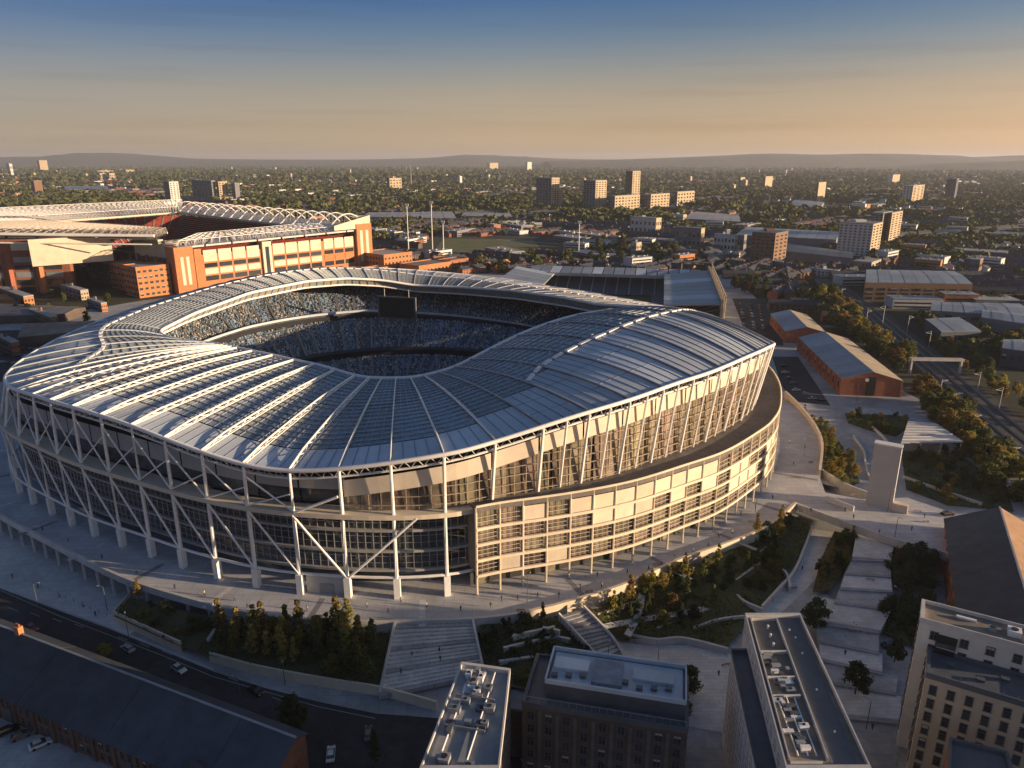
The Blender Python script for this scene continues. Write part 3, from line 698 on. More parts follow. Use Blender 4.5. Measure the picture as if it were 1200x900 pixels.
class Fr:
    """local frame on a roof: u,v in metres from the first corner"""
    def __init__(s, o, u, v): s.o, s.u, s.v = Vector((o.x, o.y, 0)), Vector((u.x - o.x, u.y - o.y, 0)).normalized(), Vector((v.x - o.x, v.y - o.y, 0)).normalized(); s.rz = math.atan2(s.u.y, s.u.x)
    def p(s, a, b, z): q = s.o + s.u * a + s.v * b; return Vector((q.x, q.y, z))
_um = None
def plant_box(root, fr, a, b, z, size, m=None, nm='plant_unit', fan=True):
    mb = MB(); c = fr.p(a, b, z + size[2] / 2 + .15); mb.box(c, size, fr.rz); mb.box(c + Vector((0, 0, -size[2] / 2 - .07)), (size[0] * .8, size[1] * .8, .14), fr.rz)
    mb.box(c + Vector((0, 0, size[2] / 2 + .03)), (size[0] + .12, size[1] + .12, .06), fr.rz)
    o = mb.build(nm, m or M_steel, root)
    if fan and min(size[:2]) > .8:
        fmb = MB(); r = min(size[:2]) * .32; fmb.tube([c + Vector((0, 0, size[2] / 2 + .06)), c + Vector((0, 0, size[2] / 2 + .2))], r, 10); f = fmb.build('fan', M_dark, o)
    return o
# --- A: narrow block with the busy plant roof
zA = 24.0
qa = rect4([(541, 780), (598, 788), (585, 905), (492, 905)], zA)
tA, q, inn = flat_block('apartment_block', 'narrow grey flat roofed block crowded with rooftop plant beside the blue steps', 'building', qa, zA, M_brickd, M_memb, cap=M_conc)
fr = Fr(qa[0], qa[1], qa[3]); r2 = random.Random(4)
Lu = (qa[1] - qa[0]).length; Lv = (qa[3] - qa[0]).length
for i in range(26):
    a, b = r2.uniform(.16, .84) * Lu, r2.uniform(.06, .95) * Lv
    plant_box(tA, fr, a, b, zA, (r2.uniform(.7, 2.0), r2.uniform(.6, 1.8), r2.uniform(.5, 1.4)), r2.choice([M_steel, M_white, M_tin, M_tind]))
for v in (.33, .62):
    mb = MB(); mb.box(fr.p(Lu * .5, Lv * v, zA + .5), (Lu * .75, .25, .8), fr.rz); mb.build('duct', M_tin, tA)
for x in (.25, .72):
    mb = MB(); mb.tube([fr.p(Lu * x, Lv * .05, zA + .5), fr.p(Lu * x, Lv * .9, zA + .5)], .16, 6); mb.build('pipe', M_white, tA)
mb = MB(); mb.box(fr.p(Lu * .36, Lv * .24, zA + .22), (3.2, 2.4, .3), fr.rz); mb.build('skylight', M_roofpan, tA)
mb = MB(); mb.box(fr.p(Lu * .45, Lv * .52, zA + .1), (Lu * .7, 5.0, .22), fr.rz); mb.build('roof_patch', mat('pale_membrane', (.38, .39, .41), .8, 0, .1, .5, dirt=.3), tA)
for i in range(4):
    wall_windows(tA, q[i], q[(i + 1) % 4], [zA - 2.2 - 3.1 * j for j in range(7)], [(k + .5) / 6 for k in range(6)] if (q[i] - q[(i + 1) % 4]).length > 15 else (.2, .5, .8), 1.3, 1.7)
# --- B: long dark block with the set back glazed roof level
zB = 17.0; M_grey_b = mat('grey_brick', (.16, .145, .135), .85, 0, .2, .5, dirt=.3)
qb = rect4([(622, 812), (805, 850), (806, 868), (604, 830)], zB)
qb = rect4([(612, 826), (806, 858)], zB); u = (qb[1] - qb[0]).normalized(); v = Vector((-u.y, u.x, 0))
qb = [qb[0], qb[1], qb[1] + v * 15, qb[0] + v * 15]
tB, q, inn = flat_block('apartment_block', 'long dark brick block with a blue grey recessed penthouse roof', 'building', qb, zB, M_brickd, M_tind, cap=M_tind)
fr = Fr(qb[0], qb[1], qb[3]); Lu = (qb[1] - qb[0]).length
mb = MB(); mb.prism([tuple(fr.p(a, b, 0).xy) for a, b in ((4, 3.2), (Lu - .6, 3.2), (Lu - .6, 13.6), (4, 13.6))], zB + .2, zB + 3.4); pent = mb.build('penthouse', M_tind, tB)
mb = MB(); mb.prism([tuple(fr.p(a, b, 0).xy) for a, b in ((4.6, 3.8), (Lu - 1.2, 3.8), (Lu - 1.2, 13), (4.6, 13))], zB + 3.41, zB + 3.55); mb.build('roof_deck', M_roofpan, pent)
mb = MB()
for (a, b), (a2, b2) in zip(((4, 3.2), (Lu - .6, 3.2), (Lu - .6, 13.6), (4, 13.6)), ((Lu - .6, 3.2), (Lu - .6, 13.6), (4, 13.6), (4, 3.2))):
    mb.bar(fr.p(a, b, zB + 3.9), fr.p(a2, b2, zB + 3.9), .3, 1.0)
mb.build('parapet', M_roofpan, pent)
for (a, b, sx_, sy_) in ((8.5, 9, 7, 3.4), (Lu - 7, 9, 8, 3.4), (Lu * .5, 8, 6, 7)):
    mb = MB(); mb.box(fr.p(a, b, zB + 3.95), (sx_, sy_, .8), fr.rz)
    mb.build('roof_light', M_roofpan if sx_ > 6.5 else M_roofglz, pent)
for i in range(9): plant_box(tB, fr, 5.5 + i * (Lu - 8) / 8.5, 5.2 + (i % 3) * .5, zB + 3.5, (1.2, .9, .6), M_tind, fan=False)
mb = MB()
for i in range(22): mb.tube([fr.p(.3 + i * (Lu - .6) / 21, .3, zB + .9), fr.p(.3 + i * (Lu - .6) / 21, .3, zB + 2.0)], .04, 4)
mb.tube([fr.p(.3, .3, zB + 2.0), fr.p(Lu - .3, .3, zB + 2.0)], .05, 4); mb.build('balustrade', M_steel, tB)
wall_windows(tB, q[0], q[1], [zB - 2.2 - 3.1 * j for j in range(5)], [(k + .5) / 9 for k in range(9)], 1.5, 2.0)
wall_windows(tB, q[3], q[0], [zB - 2.2 - 3.1 * j for j in range(5)], (.2, .5, .8), 1.3, 1.9)
for k in range(1, 9):
    mb = MB(); p0 = q[0].lerp(q[1], k / 9); mb.box((p0.x, p0.y, zB / 2 - .4), (.7, .5, zB - 1), fr.rz); mb.build('brick_pier', M_grey_b, tB)
# --- A2: low link between A and B with a yard tree behind
qL = rect4([(598, 800), (622, 812), (604, 850), (590, 845)], 12.0)
flat_block('link_block', 'low dark flat roofed link squeezed between the two front blocks', 'building', rect4([(597, 806), (640, 815), (632, 842), (592, 835)], 11.0), 11.0, M_brickd, M_memb)
# --- C: long pale block with plant well on the roof
zC = 28.0
qc = rect4([(873, 723), (937, 723), (1020, 905), (921, 905)], zC)
tC, q, inn = flat_block('apartment_block', 'long pale block seen end on with grey roof and a strip of rooftop machinery', 'building', qc, zC, M_render, M_membbr, cap=M_conc)
fr = Fr(qc[0], qc[1], qc[3]); Lu = (qc[1] - qc[0]).length; Lv = (qc[3] - qc[0]).length
mb = MB(); mb.prism([tuple(fr.p(a, b, 0).xy) for a, b in ((Lu * .50, .6), (Lu - .5, .6), (Lu + .2, Lv - 1), (Lu * .66, Lv - 1))], zC + .12, zC + .2); mb.build('walkway', mat('grey_walkway', (.17, .175, .185), .85, 0, .12, .4, dirt=.3), tC)
for v in (.04, .30, .48, .60, .97):
    mb = MB(); mb.bar(fr.p(.9, Lv * v, zC + .55), fr.p(Lu * .52, Lv * v, zC + .55), .22, .8); mb.build('kerb_wall', M_conc, tC)
for x in (.05, .52):
    mb = MB(); mb.bar(fr.p(Lu * x + .3, 1.5, zC + .55), fr.p(Lu * x + (1.0 if x > .3 else .3), Lv - 2, zC + .55), .22, .8); mb.build('kerb_wall', M_conc, tC)
r2 = random.Random(8)
for i in range(30):
    plant_box(tC, fr, r2.uniform(.12, .46) * Lu, Lv * (.32 + .6 * i / 30), zC, (r2.uniform(.5, 1.7), r2.uniform(.4, .9), r2.uniform(.4, 1.0)), r2.choice([M_steel, M_white, M_tin, M_tind]))
for x in (.16, .3, .42):
    mb = MB(); mb.tube([fr.p(Lu * x, Lv * .60, zC + .45), fr.p(Lu * (x + .06), Lv * .93, zC + .45)], .13, 6); mb.build('pipe', M_white, tC)
for v in (.1, .17, .24):
    mb = MB(); mb.tube([fr.p(Lu * .35, Lv * v, zC + .1), fr.p(Lu * .35, Lv * v, zC + .9)], .22, 8); mb.build('vent_pipe', M_white, tC)
mb = MB(); mb.box(fr.p(Lu * .36, Lv * .5, zC + .5), (2.6, 1.7, .5), fr.rz); mb.build('skylight', M_roofpan, tC)
for (a, b) in ((.72, .12), (.78, .18), (.8, .3), (.82, .55), (.86, .8)):
    mb = MB(); mb.tube([fr.p(Lu * a, Lv * b, zC + .1), fr.p(Lu * a, Lv * b, zC + .5)], .18, 8); mb.build('vent_pipe', M_white, tC)
# lower dark shoulder on its left
dl = fr.u * -3.2
flat_block('shoulder_block', 'narrow dark terrace step along the left side of the long pale block', 'building', [qc[0] + dl + fr.v * 5, qc[0] + fr.v * 5 - fr.u * .05, qc[3] - fr.u * .05, qc[3] + dl], 23.0, M_render, M_tind, par_w=.3, cap=M_tind)
a_, b_ = qc[0] + dl + fr.v * 5, qc[3] + dl
wall_windows(tC, b_, a_, [20.5 - 3.0 * j for j in range(6)], [(k + .5) / 13 for k in range(13)], 1.4, 2.0)
wall_windows(tC, qc[0] if False else qc[3], qc[0], [26], [(k + .5) / 13 for k in range(13)], 1.3, 1.6)
wall_windows(tC, qc[1], qc[0], [zC - 2.3 - 3 * j for j in range(7)], (.25, .5, .75), 1.3, 1.7)
# --- D: right corner block, tall pale part with lower dark terrace
zD = 31.0
d0, d1 = at(1080, 706, zD), at(1215, 741, zD); u = (d1 - d0).normalized(); v = Vector((u.y, -u.x, 0))
qd = [d0, d1, d1 + v * 7.5, d0 + v * 7.5]
tD, q, inn = flat_block('corner_block', 'tall pale corner block with brown flat roof and dark square windows', 'building', qd, zD, M_render, M_membbr, cap=M_conc)
fr = Fr(qd[0], qd[1], qd[3]); Lu = (qd[1] - qd[0]).length
fa, fb = q[0], q[1]
for i in range(4):
    A_, B_ = q[i], q[(i + 1) % 4]; L = (B_ - A_).length; d = (B_ - A_).normalized(); n = Vector((d.y, -d.x))
    if L > 12: wall_windows(tD, A_, B_, [zD - 2.4 - 3.1 * j for j in range(9)], (.14, .40, .62, .84), 1.5, 2.0)
    else: wall_windows(tD, A_, B_, [zD - 2.4 - 3.1 * j for j in range(9)], (.35, .7), .9, 2.2)
plant_box(tD, fr, Lu * .8, 3.5, zD, (2.2, 2.0, 1.2), M_white); plant_box(tD, fr, Lu * .4, 2.5, zD, (3.4, .5, .4), M_white, fan=False)
plant_box(tD, fr, Lu * .62, 4, zD, (1.2, 1.2, .8), M_tin)
# balcony recess on the tall face
f0 = qd[3]; 
for j in range(3):
    mb = MB(); c = f0 + u * 5.0 + v * .15; mb.box((c.x, c.y, zD - 3.0 - 3.1 * j), (3.6, .5, 2.5), math.atan2(u.y, u.x)); bal = mb.build('balcony_opening', M_dark, tD)
    mb = MB(); mb.box((c.x + v.x * .4, c.y + v.y * .4, zD - 3.8 - 3.1 * j), (3.6, .1, 1.0), math.atan2(u.y, u.x)); mb.build('balustrade', M_glass, bal)
# lower terrace part in front
zD2 = 25.0
e0 = qd[3] + u * 2.2 + v * .05; qe = [e0, e0 + u * 18, e0 + u * 18 + v * 9, e0 + v * 9]
tD2, q2, inn2 = flat_block('terrace_block', 'lower cream block with dark terrace roof stepping down before the corner block', 'building', qe, zD2, mat('cream_render', (.52, .43, .31), .85, 0, .1, .3, dirt=.15), M_tind, cap=M_tind)
fr2 = Fr(qe[0], qe[1], qe[3])
for i in range(4):
    A_, B_ = q2[i], q2[(i + 1) % 4]; L = (B_ - A_).length
    wall_windows(tD2, A_, B_, [zD2 - 2.6 - 3.1 * j for j in range(7)], [(k + .5) / 6 for k in range(6)] if L > 12 else (.3, .7), 1.3, 2.2)
for i in range(8):
    mb = MB(); mb.box(fr2.p(.9 + i * 2.3, 8.9, zD2 + 1.0), (.08, .08, 1.2), fr2.rz); mb.build('baluster', M_steel, tD2)
for (a, b) in ((4, 3.5), (9, 5.5), (13, 3)):
    plant_box(tD2, fr2, a, b, zD2, (1.3, .9, .5), M_tind, fan=False)
q3 = rect4([(1112, 868), (1180, 885), (1195, 930), (1110, 930)], 18.0)
flat_block('brick_annex', 'low red brick annex with dark roof at the foot of the corner block', 'building', q3, 18.0, M_brick, M_tind, cap=M_tind)
# --- gabled sheds and warehouses
def gable(name, label, cat, a, b, wd, ze, zr, wall, roofL, roofR, zb=0, over=.5, seams=0, sheets=0, group=None, half=None):
    """ridge runs from a to b (plan points)"""
    a, b = Vector((a[0], a[1], 0)), Vector((b[0], b[1], 0)); d = (b - a).normalized(); n = Vector((d.y, -d.x, 0)); c = (a + b) / 2
    t = thing(name, label, cat, (c.x, c.y, zb), 0, group); h = wd / 2; hn, hp = half or (h, h)
    up = lambda p, z: Vector((p.x, p.y, z)); mb = MB()
    A0, A1, B0, B1 = a - n * hn, a + n * hp, b - n * hn, b + n * hp; zn, zp = zr - (zr - ze) * hn / h, zr - (zr - ze) * hp / h
    mb.face([up(A0, zb), up(A1, zb), up(A1, zp), up(a, zr), up(A0, zn)]); mb.face([up(B1, zb), up(B0, zb), up(B0, zn), up(b, zr), up(B1, zp)])
    mb.face([up(A1, zb), up(B1, zb), up(B1, zp), up(A1, zp)]); mb.face([up(B0, zb), up(A0, zb), up(A0, zn), up(B0, zn)])
    mb.build('wall', wall, t)
    sl = (zr - ze) / h; L = (b - a).length
    for sgn, rm in ((-1, roofL), (1, roofR)):
        ns = max(1, sheets)
        for i in range(ns):
            p0, p1 = a - d * over + d * ((L + 2 * over) * i / ns), a - d * over + d * ((L + 2 * over) * (i + 1) / ns - (.06 if ns > 1 else 0))
            mb = MB(); th = Vector((0, 0, .22)); lift_ = .06 + .05 * (i % 2)
            r0, r1 = up(p0, zr + lift_), up(p1, zr + lift_); hh, ez_ = (hn, zn) if sgn < 0 else (hp, zp); e0, e1 = up(p0 + n * sgn * (hh + over), ez_ - sl * over + lift_), up(p1 + n * sgn * (hh + over), ez_ - sl * over + lift_)
            mb.face([r0 + th, r1 + th, e1 + th, e0 + th]); mb.face([r0, r1, e1, e0]); mb.face([e0, e1, e1 + th, e0 + th]); mb.face([r0, e0, e0 + th, r0 + th]); mb.face([r1, e1, e1 + th, r1 + th])
            mb.build('roof_sheet' if ns > 1 else 'roof', rm, t)
    if seams:
        mb = MB()
        for i in range(seams + 1):
            p = a + d * (L * i / seams)
            for sgn in (-1, 1): mb.bar(up(p, zr + .35), up(p + n * sgn * h, ze + .35), .14, .14)
        mb.build('seams', roofL, t, kind='stuff')
    mb = MB(); mb.bar(up(a - d * over, zr + .38), up(b + d * over, zr + .38), .5, .2); mb.build('ridge_cap', M_tin if wall is not M_brickd else M_slate, t)
    return t, dict(a=a, b=b, d=d, n=n, A0=A0, A1=A1, B0=B0, B1=B1)
# E: warehouse at the right edge, dark slope facing us
e_a, e_b = at(1172, 594, 17.5), at(1218, 745, 17.5)
tE, g = gable('warehouse', 'big gabled brick warehouse with a dark slate slope and sunlit ridge at the right edge', 'warehouse', e_b, e_a, 27, 10.0, 17.0, M_brick, M_slate, mat('sunlit_roof', (.36, .22, .13), .8, 0, .2, .3, dirt=.3), seams=0)  # right slope holds the orange of low sun in its colour
A_, B_ = g['B0'], g['A0']
wall_windows(tE, A_, B_, (5.5,), [(k + .5) / 9 for k in range(9)], 1.6, 2.4)
mb = MB()
for i in range(1, 9):
    p = A_.lerp(B_, i / 9); mb = MB(); mb.box((p.x, p.y, 4.8), (.7, .5, 9.4), math.atan2(g['d'].y, g['d'].x)); mb.build('brick_pier', M_brick, tE)
# F: long old brick works with slate roof, lower left
f_a, f_b = at(22, 745, 12.0), at(345, 868, 12.0)
fdir = (f_b - f_a).normalized(); f_a = f_a - fdir * 12; HF = (3.2, 11.0)      # the far slope is the narrow one
tF, g = gable('brick_works', 'long dark slate roofed brick works beside the shaded street', 'warehouse', f_a, f_b, 20, 7.0, 12.6, mat('old_brick', (.20, .095, .06), .9, 0, .22, .5, dirt=.3), M_slate, M_slate, sheets=7, half=(HF if (f_b - f_a).x * 0 == 0 else HF))
S0, S1 = g['A1'], g['B1']; nS = g['n']
if nS.y > 0: S0, S1, nS = g['A0'], g['B0'], -nS
dF = (S1 - S0).normalized(); LF = (S1 - S0).length; nb = 15; rzF = math.atan2(dF.y, dF.x)
for i in range(nb + 1):
    p = S0.lerp(S1, i / nb) + nS * .1; mb = MB(); mb.box((p.x, p.y, 3.1), (.8, .7, 6.2), rzF); mb.build('brick_pier', M_brickd, tF)
wall_windows(tF, S0, S1, (1.8, 4.6), [(k + .35) / nb for k in range(nb)], 1.2, 1.9); wall_windows(tF, S0, S1, (1.8, 4.6), [(k + .68) / nb for k in range(nb)], 1.2, 1.9)
for i in (3, 9):
    p = S0.lerp(S1, (i + .5) / nb) + nS * .12; mb = MB(); mb.box((p.x, p.y, 1.8), (3.2, .3, 3.6), rzF); mb.build('loading_door', M_frame, tF)
G0, G1 = (g['B0'], g['B1'])
mb = MB()
for x in (.3, .5, .7):
    p = G0.lerp(G1, x) + dF * .12; mb = MB(); mb.box((p.x, p.y, 4.5), (.25, 1.5, 3.0), rzF); mb.build('gable_window', M_dark, tF)
mb = MB(); p = f_a + fdir * 12.5; mb.box((p.x, p.y, 13.6), (1.6, 1.2, 2.4), rzF); ch = mb.build('chimney', M_brickor, tF)
for k in (-.4, .4):
    mb = MB(); mb.tube([(p.x + fdir.x * k, p.y + fdir.y * k, 14.8), (p.x + fdir.x * k, p.y + fdir.y * k, 15.5)], .22, 8); mb.build('chimney_pot', M_brick, ch)
# small pediment roof in front of it, cut by the frame
p_ = at(222, 893, 9.5)
gable('porch', 'small white edged gabled porch roof in front of the brick works', 'building', (p_.x, p_.y - 12), (p_.x, p_.y), 9, 6.5, 9.5, M_brickd, M_slate, M_slate)
# little brick house by the car park, far left
p_ = at(0, 815, 0)
t, g2 = gable('brick_outbuilding', 'small red brick outbuilding with pale windows at the left edge', 'building', (p_.x - 9, p_.y + 2), (p_.x + 2, p_.y - 5), 8, 5.2, 7.5, M_brick, M_slate, M_slate)
for sgn, A_, B_ in ((1, g2['A1'], g2['B1']), (-1, g2['B0'], g2['A0'])): wall_windows(t, A_, B_, (1.6, 4.0), (.2, .5, .8), 1.0, 1.2)
# ================================================================== THE OLDER BRICK STADIUM AND THE SMALL GROUND
class Loc:
    def __init__(s, o, v): s.o = Vector((o[0], o[1], 0)); s.v = Vector((v[0], v[1], 0)).normalized(); s.w = Vector((-s.v.y, s.v.x, 0)); s.rz = math.atan2(s.v.y, s.v.x)
    def p(s, a, b, z=0.0): q = s.o + s.v * a + s.w * b; return Vector((q.x, q.y, z))
    def poly(s, pts): return [tuple(s.p(a, b).xy) for a, b in pts]
M_red = mat('red_seating', (.30, .05, .035), .8, 0, .3, .2)
M_trs = mat('weathered_truss', (.42, .38, .33), .6, 0, .15, .3)
M_dullroof = mat('dull_roof_sheet', (.17, .16, .15), .6, .1, .12, .1, dirt=.25)
M_cream = mat('cream_cladding', (.62, .54, .42), .7, 0, .1, .2, dirt=.15)
M_pale = mat('pale_roof_sheet', (.46, .44, .42), .55, .1, .1, .1, dirt=.25)
om = Loc((-310, 672), (.65, .76)); OL, OW = 225.0, 440.0
old = thing('brick_stadium', 'older red brick stadium with white truss roofs and arched trusses beyond the oval stadium', 'stadium', om.p(112, 165))
def oblock(nm, a0, a1, b0, b1, z0, z1, m, parent=None):
    mb = MB(); mb.prism(om.poly([(a0, b0), (a1, b0), (a1, b1), (a0, b1)]), z0, z1); return mb.build(nm, m, parent or old)
# outer walls
oblock('facade', 16, 88, 0, 8, 0, 34, M_brickor); oblock('facade', 98, 205, 0, 8, 0, 36, M_brickor)
oblock('corner_tower', -2, 16, -3, 14, 0, 43, M_brickor); oblock('corner_tower', 205, 226, -4, 16, 0, 51, M_brickor)
oblock('lift_tower', 88, 98, -2.5, 8, 0, 41, M_cream)
oblock('corner_tower', 17, 24, -2.5, 6, 0, 40, M_brickor)
for a0, a1 in ((26, 86), (100, 160), (162, 203)):
    n = int((a1 - a0) // 13)
    for i in range(n):
        x0 = a0 + (a1 - a0) * i / n + .8; x1 = a0 + (a1 - a0) * (i + 1) / n - .8
        oblock('cream_panel', x0, x1, -.4, .5, 27, 38, M_cream); oblock('window_band', x0 + .3, x1 - .3, -.35, .5, 21.5, 25.5, M_pane)
        oblock('cream_panel', x0, x1, -.45, .5, 15, 20.5, M_cream if a0 != 162 else M_brickor); oblock('window_band', x0 + .3, x1 - .3, -.35, .5, 9, 13.5, M_pane)
for a in (3, 8.5): oblock('window_band', a, a + 3, -3.3, -2.5, 8, 34, M_cream)
for a in (209, 217): oblock('window_band', a, a + 4, -4.3, -3.5, 10, 44, M_cream)
oblock('window_band', 91, 95, -2.8, -2, 8, 36, M_pane)
oblock('facade', -1, 8, 14, OW, 0, 30, M_brickd); oblock('facade', OL - 8, OL, 16, OW, 0, 34, M_brickor); oblock('facade', 0, OL, OW - 6, OW, 0, 34, M_brickor)
for i in range(21):
    b0 = 20 + i * 19
    oblock('window_band', -1.5, -.5, b0, b0 + 13, 20, 25, M_pane); oblock('cream_panel', -1.45, -.5, b0, b0 + 13, 11, 15, M_tin); oblock('window_band', -1.5, -.5, b0, b0 + 13, 4, 9, M_pane)
    oblock('brick_pier', -3, -.8, b0 + 14.5, b0 + 17.5, 0, 32, M_brick)
# seats
for nm, pts in (('seating', [(8, 8, 40), (OL - 8, 8, 40), (165, 62, 6), (62, 62, 6)]), ('seating', [(8, OW - 8, 40), (62, OW-62, 6), (165, OW-62, 6), (OL - 8, OW - 8, 40)]), ('seating', [(-225, 262, 42), (-100, 360, 38), (62, OW - 62, 4), (62, 62, 4)]), ('seating', [(OL - 8, 8, 40), (OL - 8, OW - 8, 40), (165, OW-62, 6), (165, 62, 6)])):
    mb = MB(); a, b, c, d = [om.p(*q) for q in pts]
    P_ = [[a.lerp(d, j / 14) + Vector((0, 0, .6 * (j % 2))) if False else a.lerp(d, j / 14), ] for j in range(15)]
    mb.grid([[a.lerp(d, j / 14), b.lerp(c, j / 14)] for j in range(15)]) if False else mb.face([a, b, c, d]); mb.build(nm, M_red, old, fix=False)
    mb = MB()
    for t in np.linspace(.06, .94, 14):
        q0, q1 = (a.lerp(b, t), d.lerp(c, t)) if nm and (pts[0][1] == pts[1][1]) else (a.lerp(d, t), b.lerp(c, t))
        mb.bar(q0 + Vector((0, 0, .7)), q1 + Vector((0, 0, .7)), 1.6, .3)
    mb.build('stair_aisles', M_pale, old, kind='stuff')
oblock('pitch', 62, 165, 62, OW-62, .05, .2, M_grass)
# roofs (outer edge, inner edge) with lattice trusses
def oroof(c4, n, htr, nm='roof', m=None, tr=True, cross=5, tm=None):
    a, b, c, d = [om.p(*q) for q in c4]; mb = MB(); th = Vector((0, 0, -1.6))
    ns = max(6, n // 3)
    for i in range(ns):
        mb = MB(); q = [a.lerp(b, i / ns + .004), a.lerp(b, (i + 1) / ns - .004), d.lerp(c, (i + 1) / ns - .004), d.lerp(c, i / ns + .004)]
        mb.face(q); mb.face([p + th for p in q]); mb.face([q[3], q[2], q[2] + th, q[3] + th]); mb.face([q[0], q[1], q[1] + th, q[0] + th]); mb.build('roof_panel', m or M_pale, old)
    mb = MB(); mb.bar(d + Vector((0, 0, .2)), c + Vector((0, 0, .2)), 1.2, 1.8); mb.build('roof_edge', M_cream, old)
    if not tr: return
    mb = MB(); up = Vector((0, 0, htr))
    for i in range(n + 1):
        p, q = a.lerp(b, i / n), d.lerp(c, i / n); k = 8
        pts = [p.lerp(q, j / k) + up * (1.0 if 0 < j < k else .25) for j in range(k + 1)]
        mb.tube(pts, .35, 4, caps=False)
        for j in range(k): mb.tube([p.lerp(q, (j + .5) / k), pts[j]], .18, 3, caps=False); mb.tube([p.lerp(q, (j + .5) / k), pts[j + 1]], .18, 3, caps=False)
    for j in range(cross):
        t = (j + .5) / cross; k = n
        mb.tube([a.lerp(d, t) + up, b.lerp(c, t) + up], .3, 4, caps=False)
    mb.build('roof_trusses', tm or M_white, old, kind='stuff')
oroof([(2, -1, 43), (OL - 4, -1, 45), (172, 60, 46), (56, 60, 44)], 26, 5.0)
oroof([(OL, 6, 48), (OL, OW, 54), (172, 346, 50), (172, 60, 47)], 20, 2.0, tr=False)
# arched trusses over the right hand stand
mb = MB()
for i in range(17):
    b = 10 + i * 23.5; pts = [om.p(OL + 3 - 52 * t, b, 47 + 15 * math.sin(math.pi * min(1, t * 1.02 + .04)) ** .8) for t in np.linspace(0, 1, 11)]
    mb.tube(pts, .6, 5)
    for t in range(1, 10): mb.tube([pts[t], om.p(OL + 3 - 52 * t / 10, b, 47.3)], .16, 3, caps=False)
    if i < 16:
        for t in (2, 5, 8): mb.tube([pts[t], om.p(OL + 3 - 52 * t / 10, b + 23.5, pts[t].z)], .3, 4, caps=False)
mb.build('arched_trusses', M_white, old, kind='stuff')
mb = MB(); mb.face([om.p(OL + .5, -3, 46), om.p(176, -3, 46), om.p(176, -3, 51), om.p(OL + .5, -3, 60)]); mb.face([om.p(OL + .5, -3, 46), om.p(OL + .5, 14, 46), om.p(OL + .5, 14, 58), om.p(OL + .5, -3, 60)]); mb.build('gable_panel', M_cream, old)
oroof([(OL, OW, 56), (-190, 400, 56), (-4, 286, 51), (172, 346, 50)], 46, 7.5, cross=8, m=M_dullroof)
oroof([(-190, 400, 56), (-250, 262, 58), (-6, 211, 52), (-4, 288, 51)], 16, 4.5, cross=8, m=M_dullroof)
oroof([(-250, 262, 58), (-2, 30, 50), (36, 88, 48), (-6, 211, 52)], 40, 6, cross=9, m=M_dullroof, tm=M_trs)
# the broad left wing that runs out towards the frame edge
def owall(nm, a, b, z0, z1, th, m):
    A_, B_ = om.p(*a), om.p(*b); d = (B_ - A_).normalized(); n_ = Vector((d.y, -d.x, 0)); mb = MB(); mb.prism([tuple(q.xy) for q in (A_, B_, B_ - n_ * th, A_ - n_ * th)], z0, z1); return mb.build(nm, m, old)
owall('facade', (-239, 230), (-60, 86), 0, 50, 8, M_brick)
for i in range(9):
    t0, t1 = i / 9 + .018, (i + 1) / 9 - .03; f_ = lambda t: (-239 + 179 * t, 230 - 144 * t)
    a, b = f_(t0), f_(t1)
    for z0, z1, m in ((40, 47, M_cream if i > 5 else M_tin), (29, 34, M_tin), (22, 26.5, M_pane), (15, 20, M_tin), (8, 13, M_pane), (1, 6, M_pane)):
        A_, B_ = om.p(*a), om.p(*b); d = (B_ - A_).normalized(); n_ = Vector((d.y, -d.x, 0)) * .35; mb = MB(); mb.prism([tuple(q.xy) for q in (A_ + n_, B_ + n_, B_ - n_, A_ - n_)], z0, z1); mb.build('window_band', m, old)
    A_ = om.p(*f_(i / 9)); mb = MB(); mb.box((A_.x, A_.y - 1.2, 19), (4, 4, 39), om.rz + .3); mb.build('brick_pier', M_brickor if i % 3 == 2 else M_brick, old)
mb = MB(); mb.prism([(-436, 662), (-384, 704), (-388, 709), (-440, 667)], 27, 51); mb.build('white_wall', M_cream, old)
mb = MB(); mb.prism([(-372, 722), (-318, 690), (-314, 696), (-368, 728)], 16, 43); mb.build('white_wall', M_cream, old)
# white wall and big roof beams at the near left corner
oblock('white_wall', 4, 9, 40, 96, 30, 47, M_cream); oblock('white_wall', 9.1, 40, 36, 40, 30, 46, M_cream)
mb = MB()
for i in range(3):
    t = .05 + i / 6; a, b = -242 + 175 * t, 228 - 140 * t
    mb.tube([om.p(a - 8, b - 6, 12), om.p(a - 9, b - 7, 30), om.p(a - 4, b - 3, 44), om.p(a + 10, b + 8, 55), om.p(a + 30, b + 26, 60)], .9, 6)
mb.tube([om.p(-252, 260, 60), om.p(-4, 28, 52)], 1.5, 6); mb.tube([om.p(-258, 254, 53), om.p(-10, 22, 45)], .7, 6)
mb.build('roof_beams', M_white, old, kind='stuff')
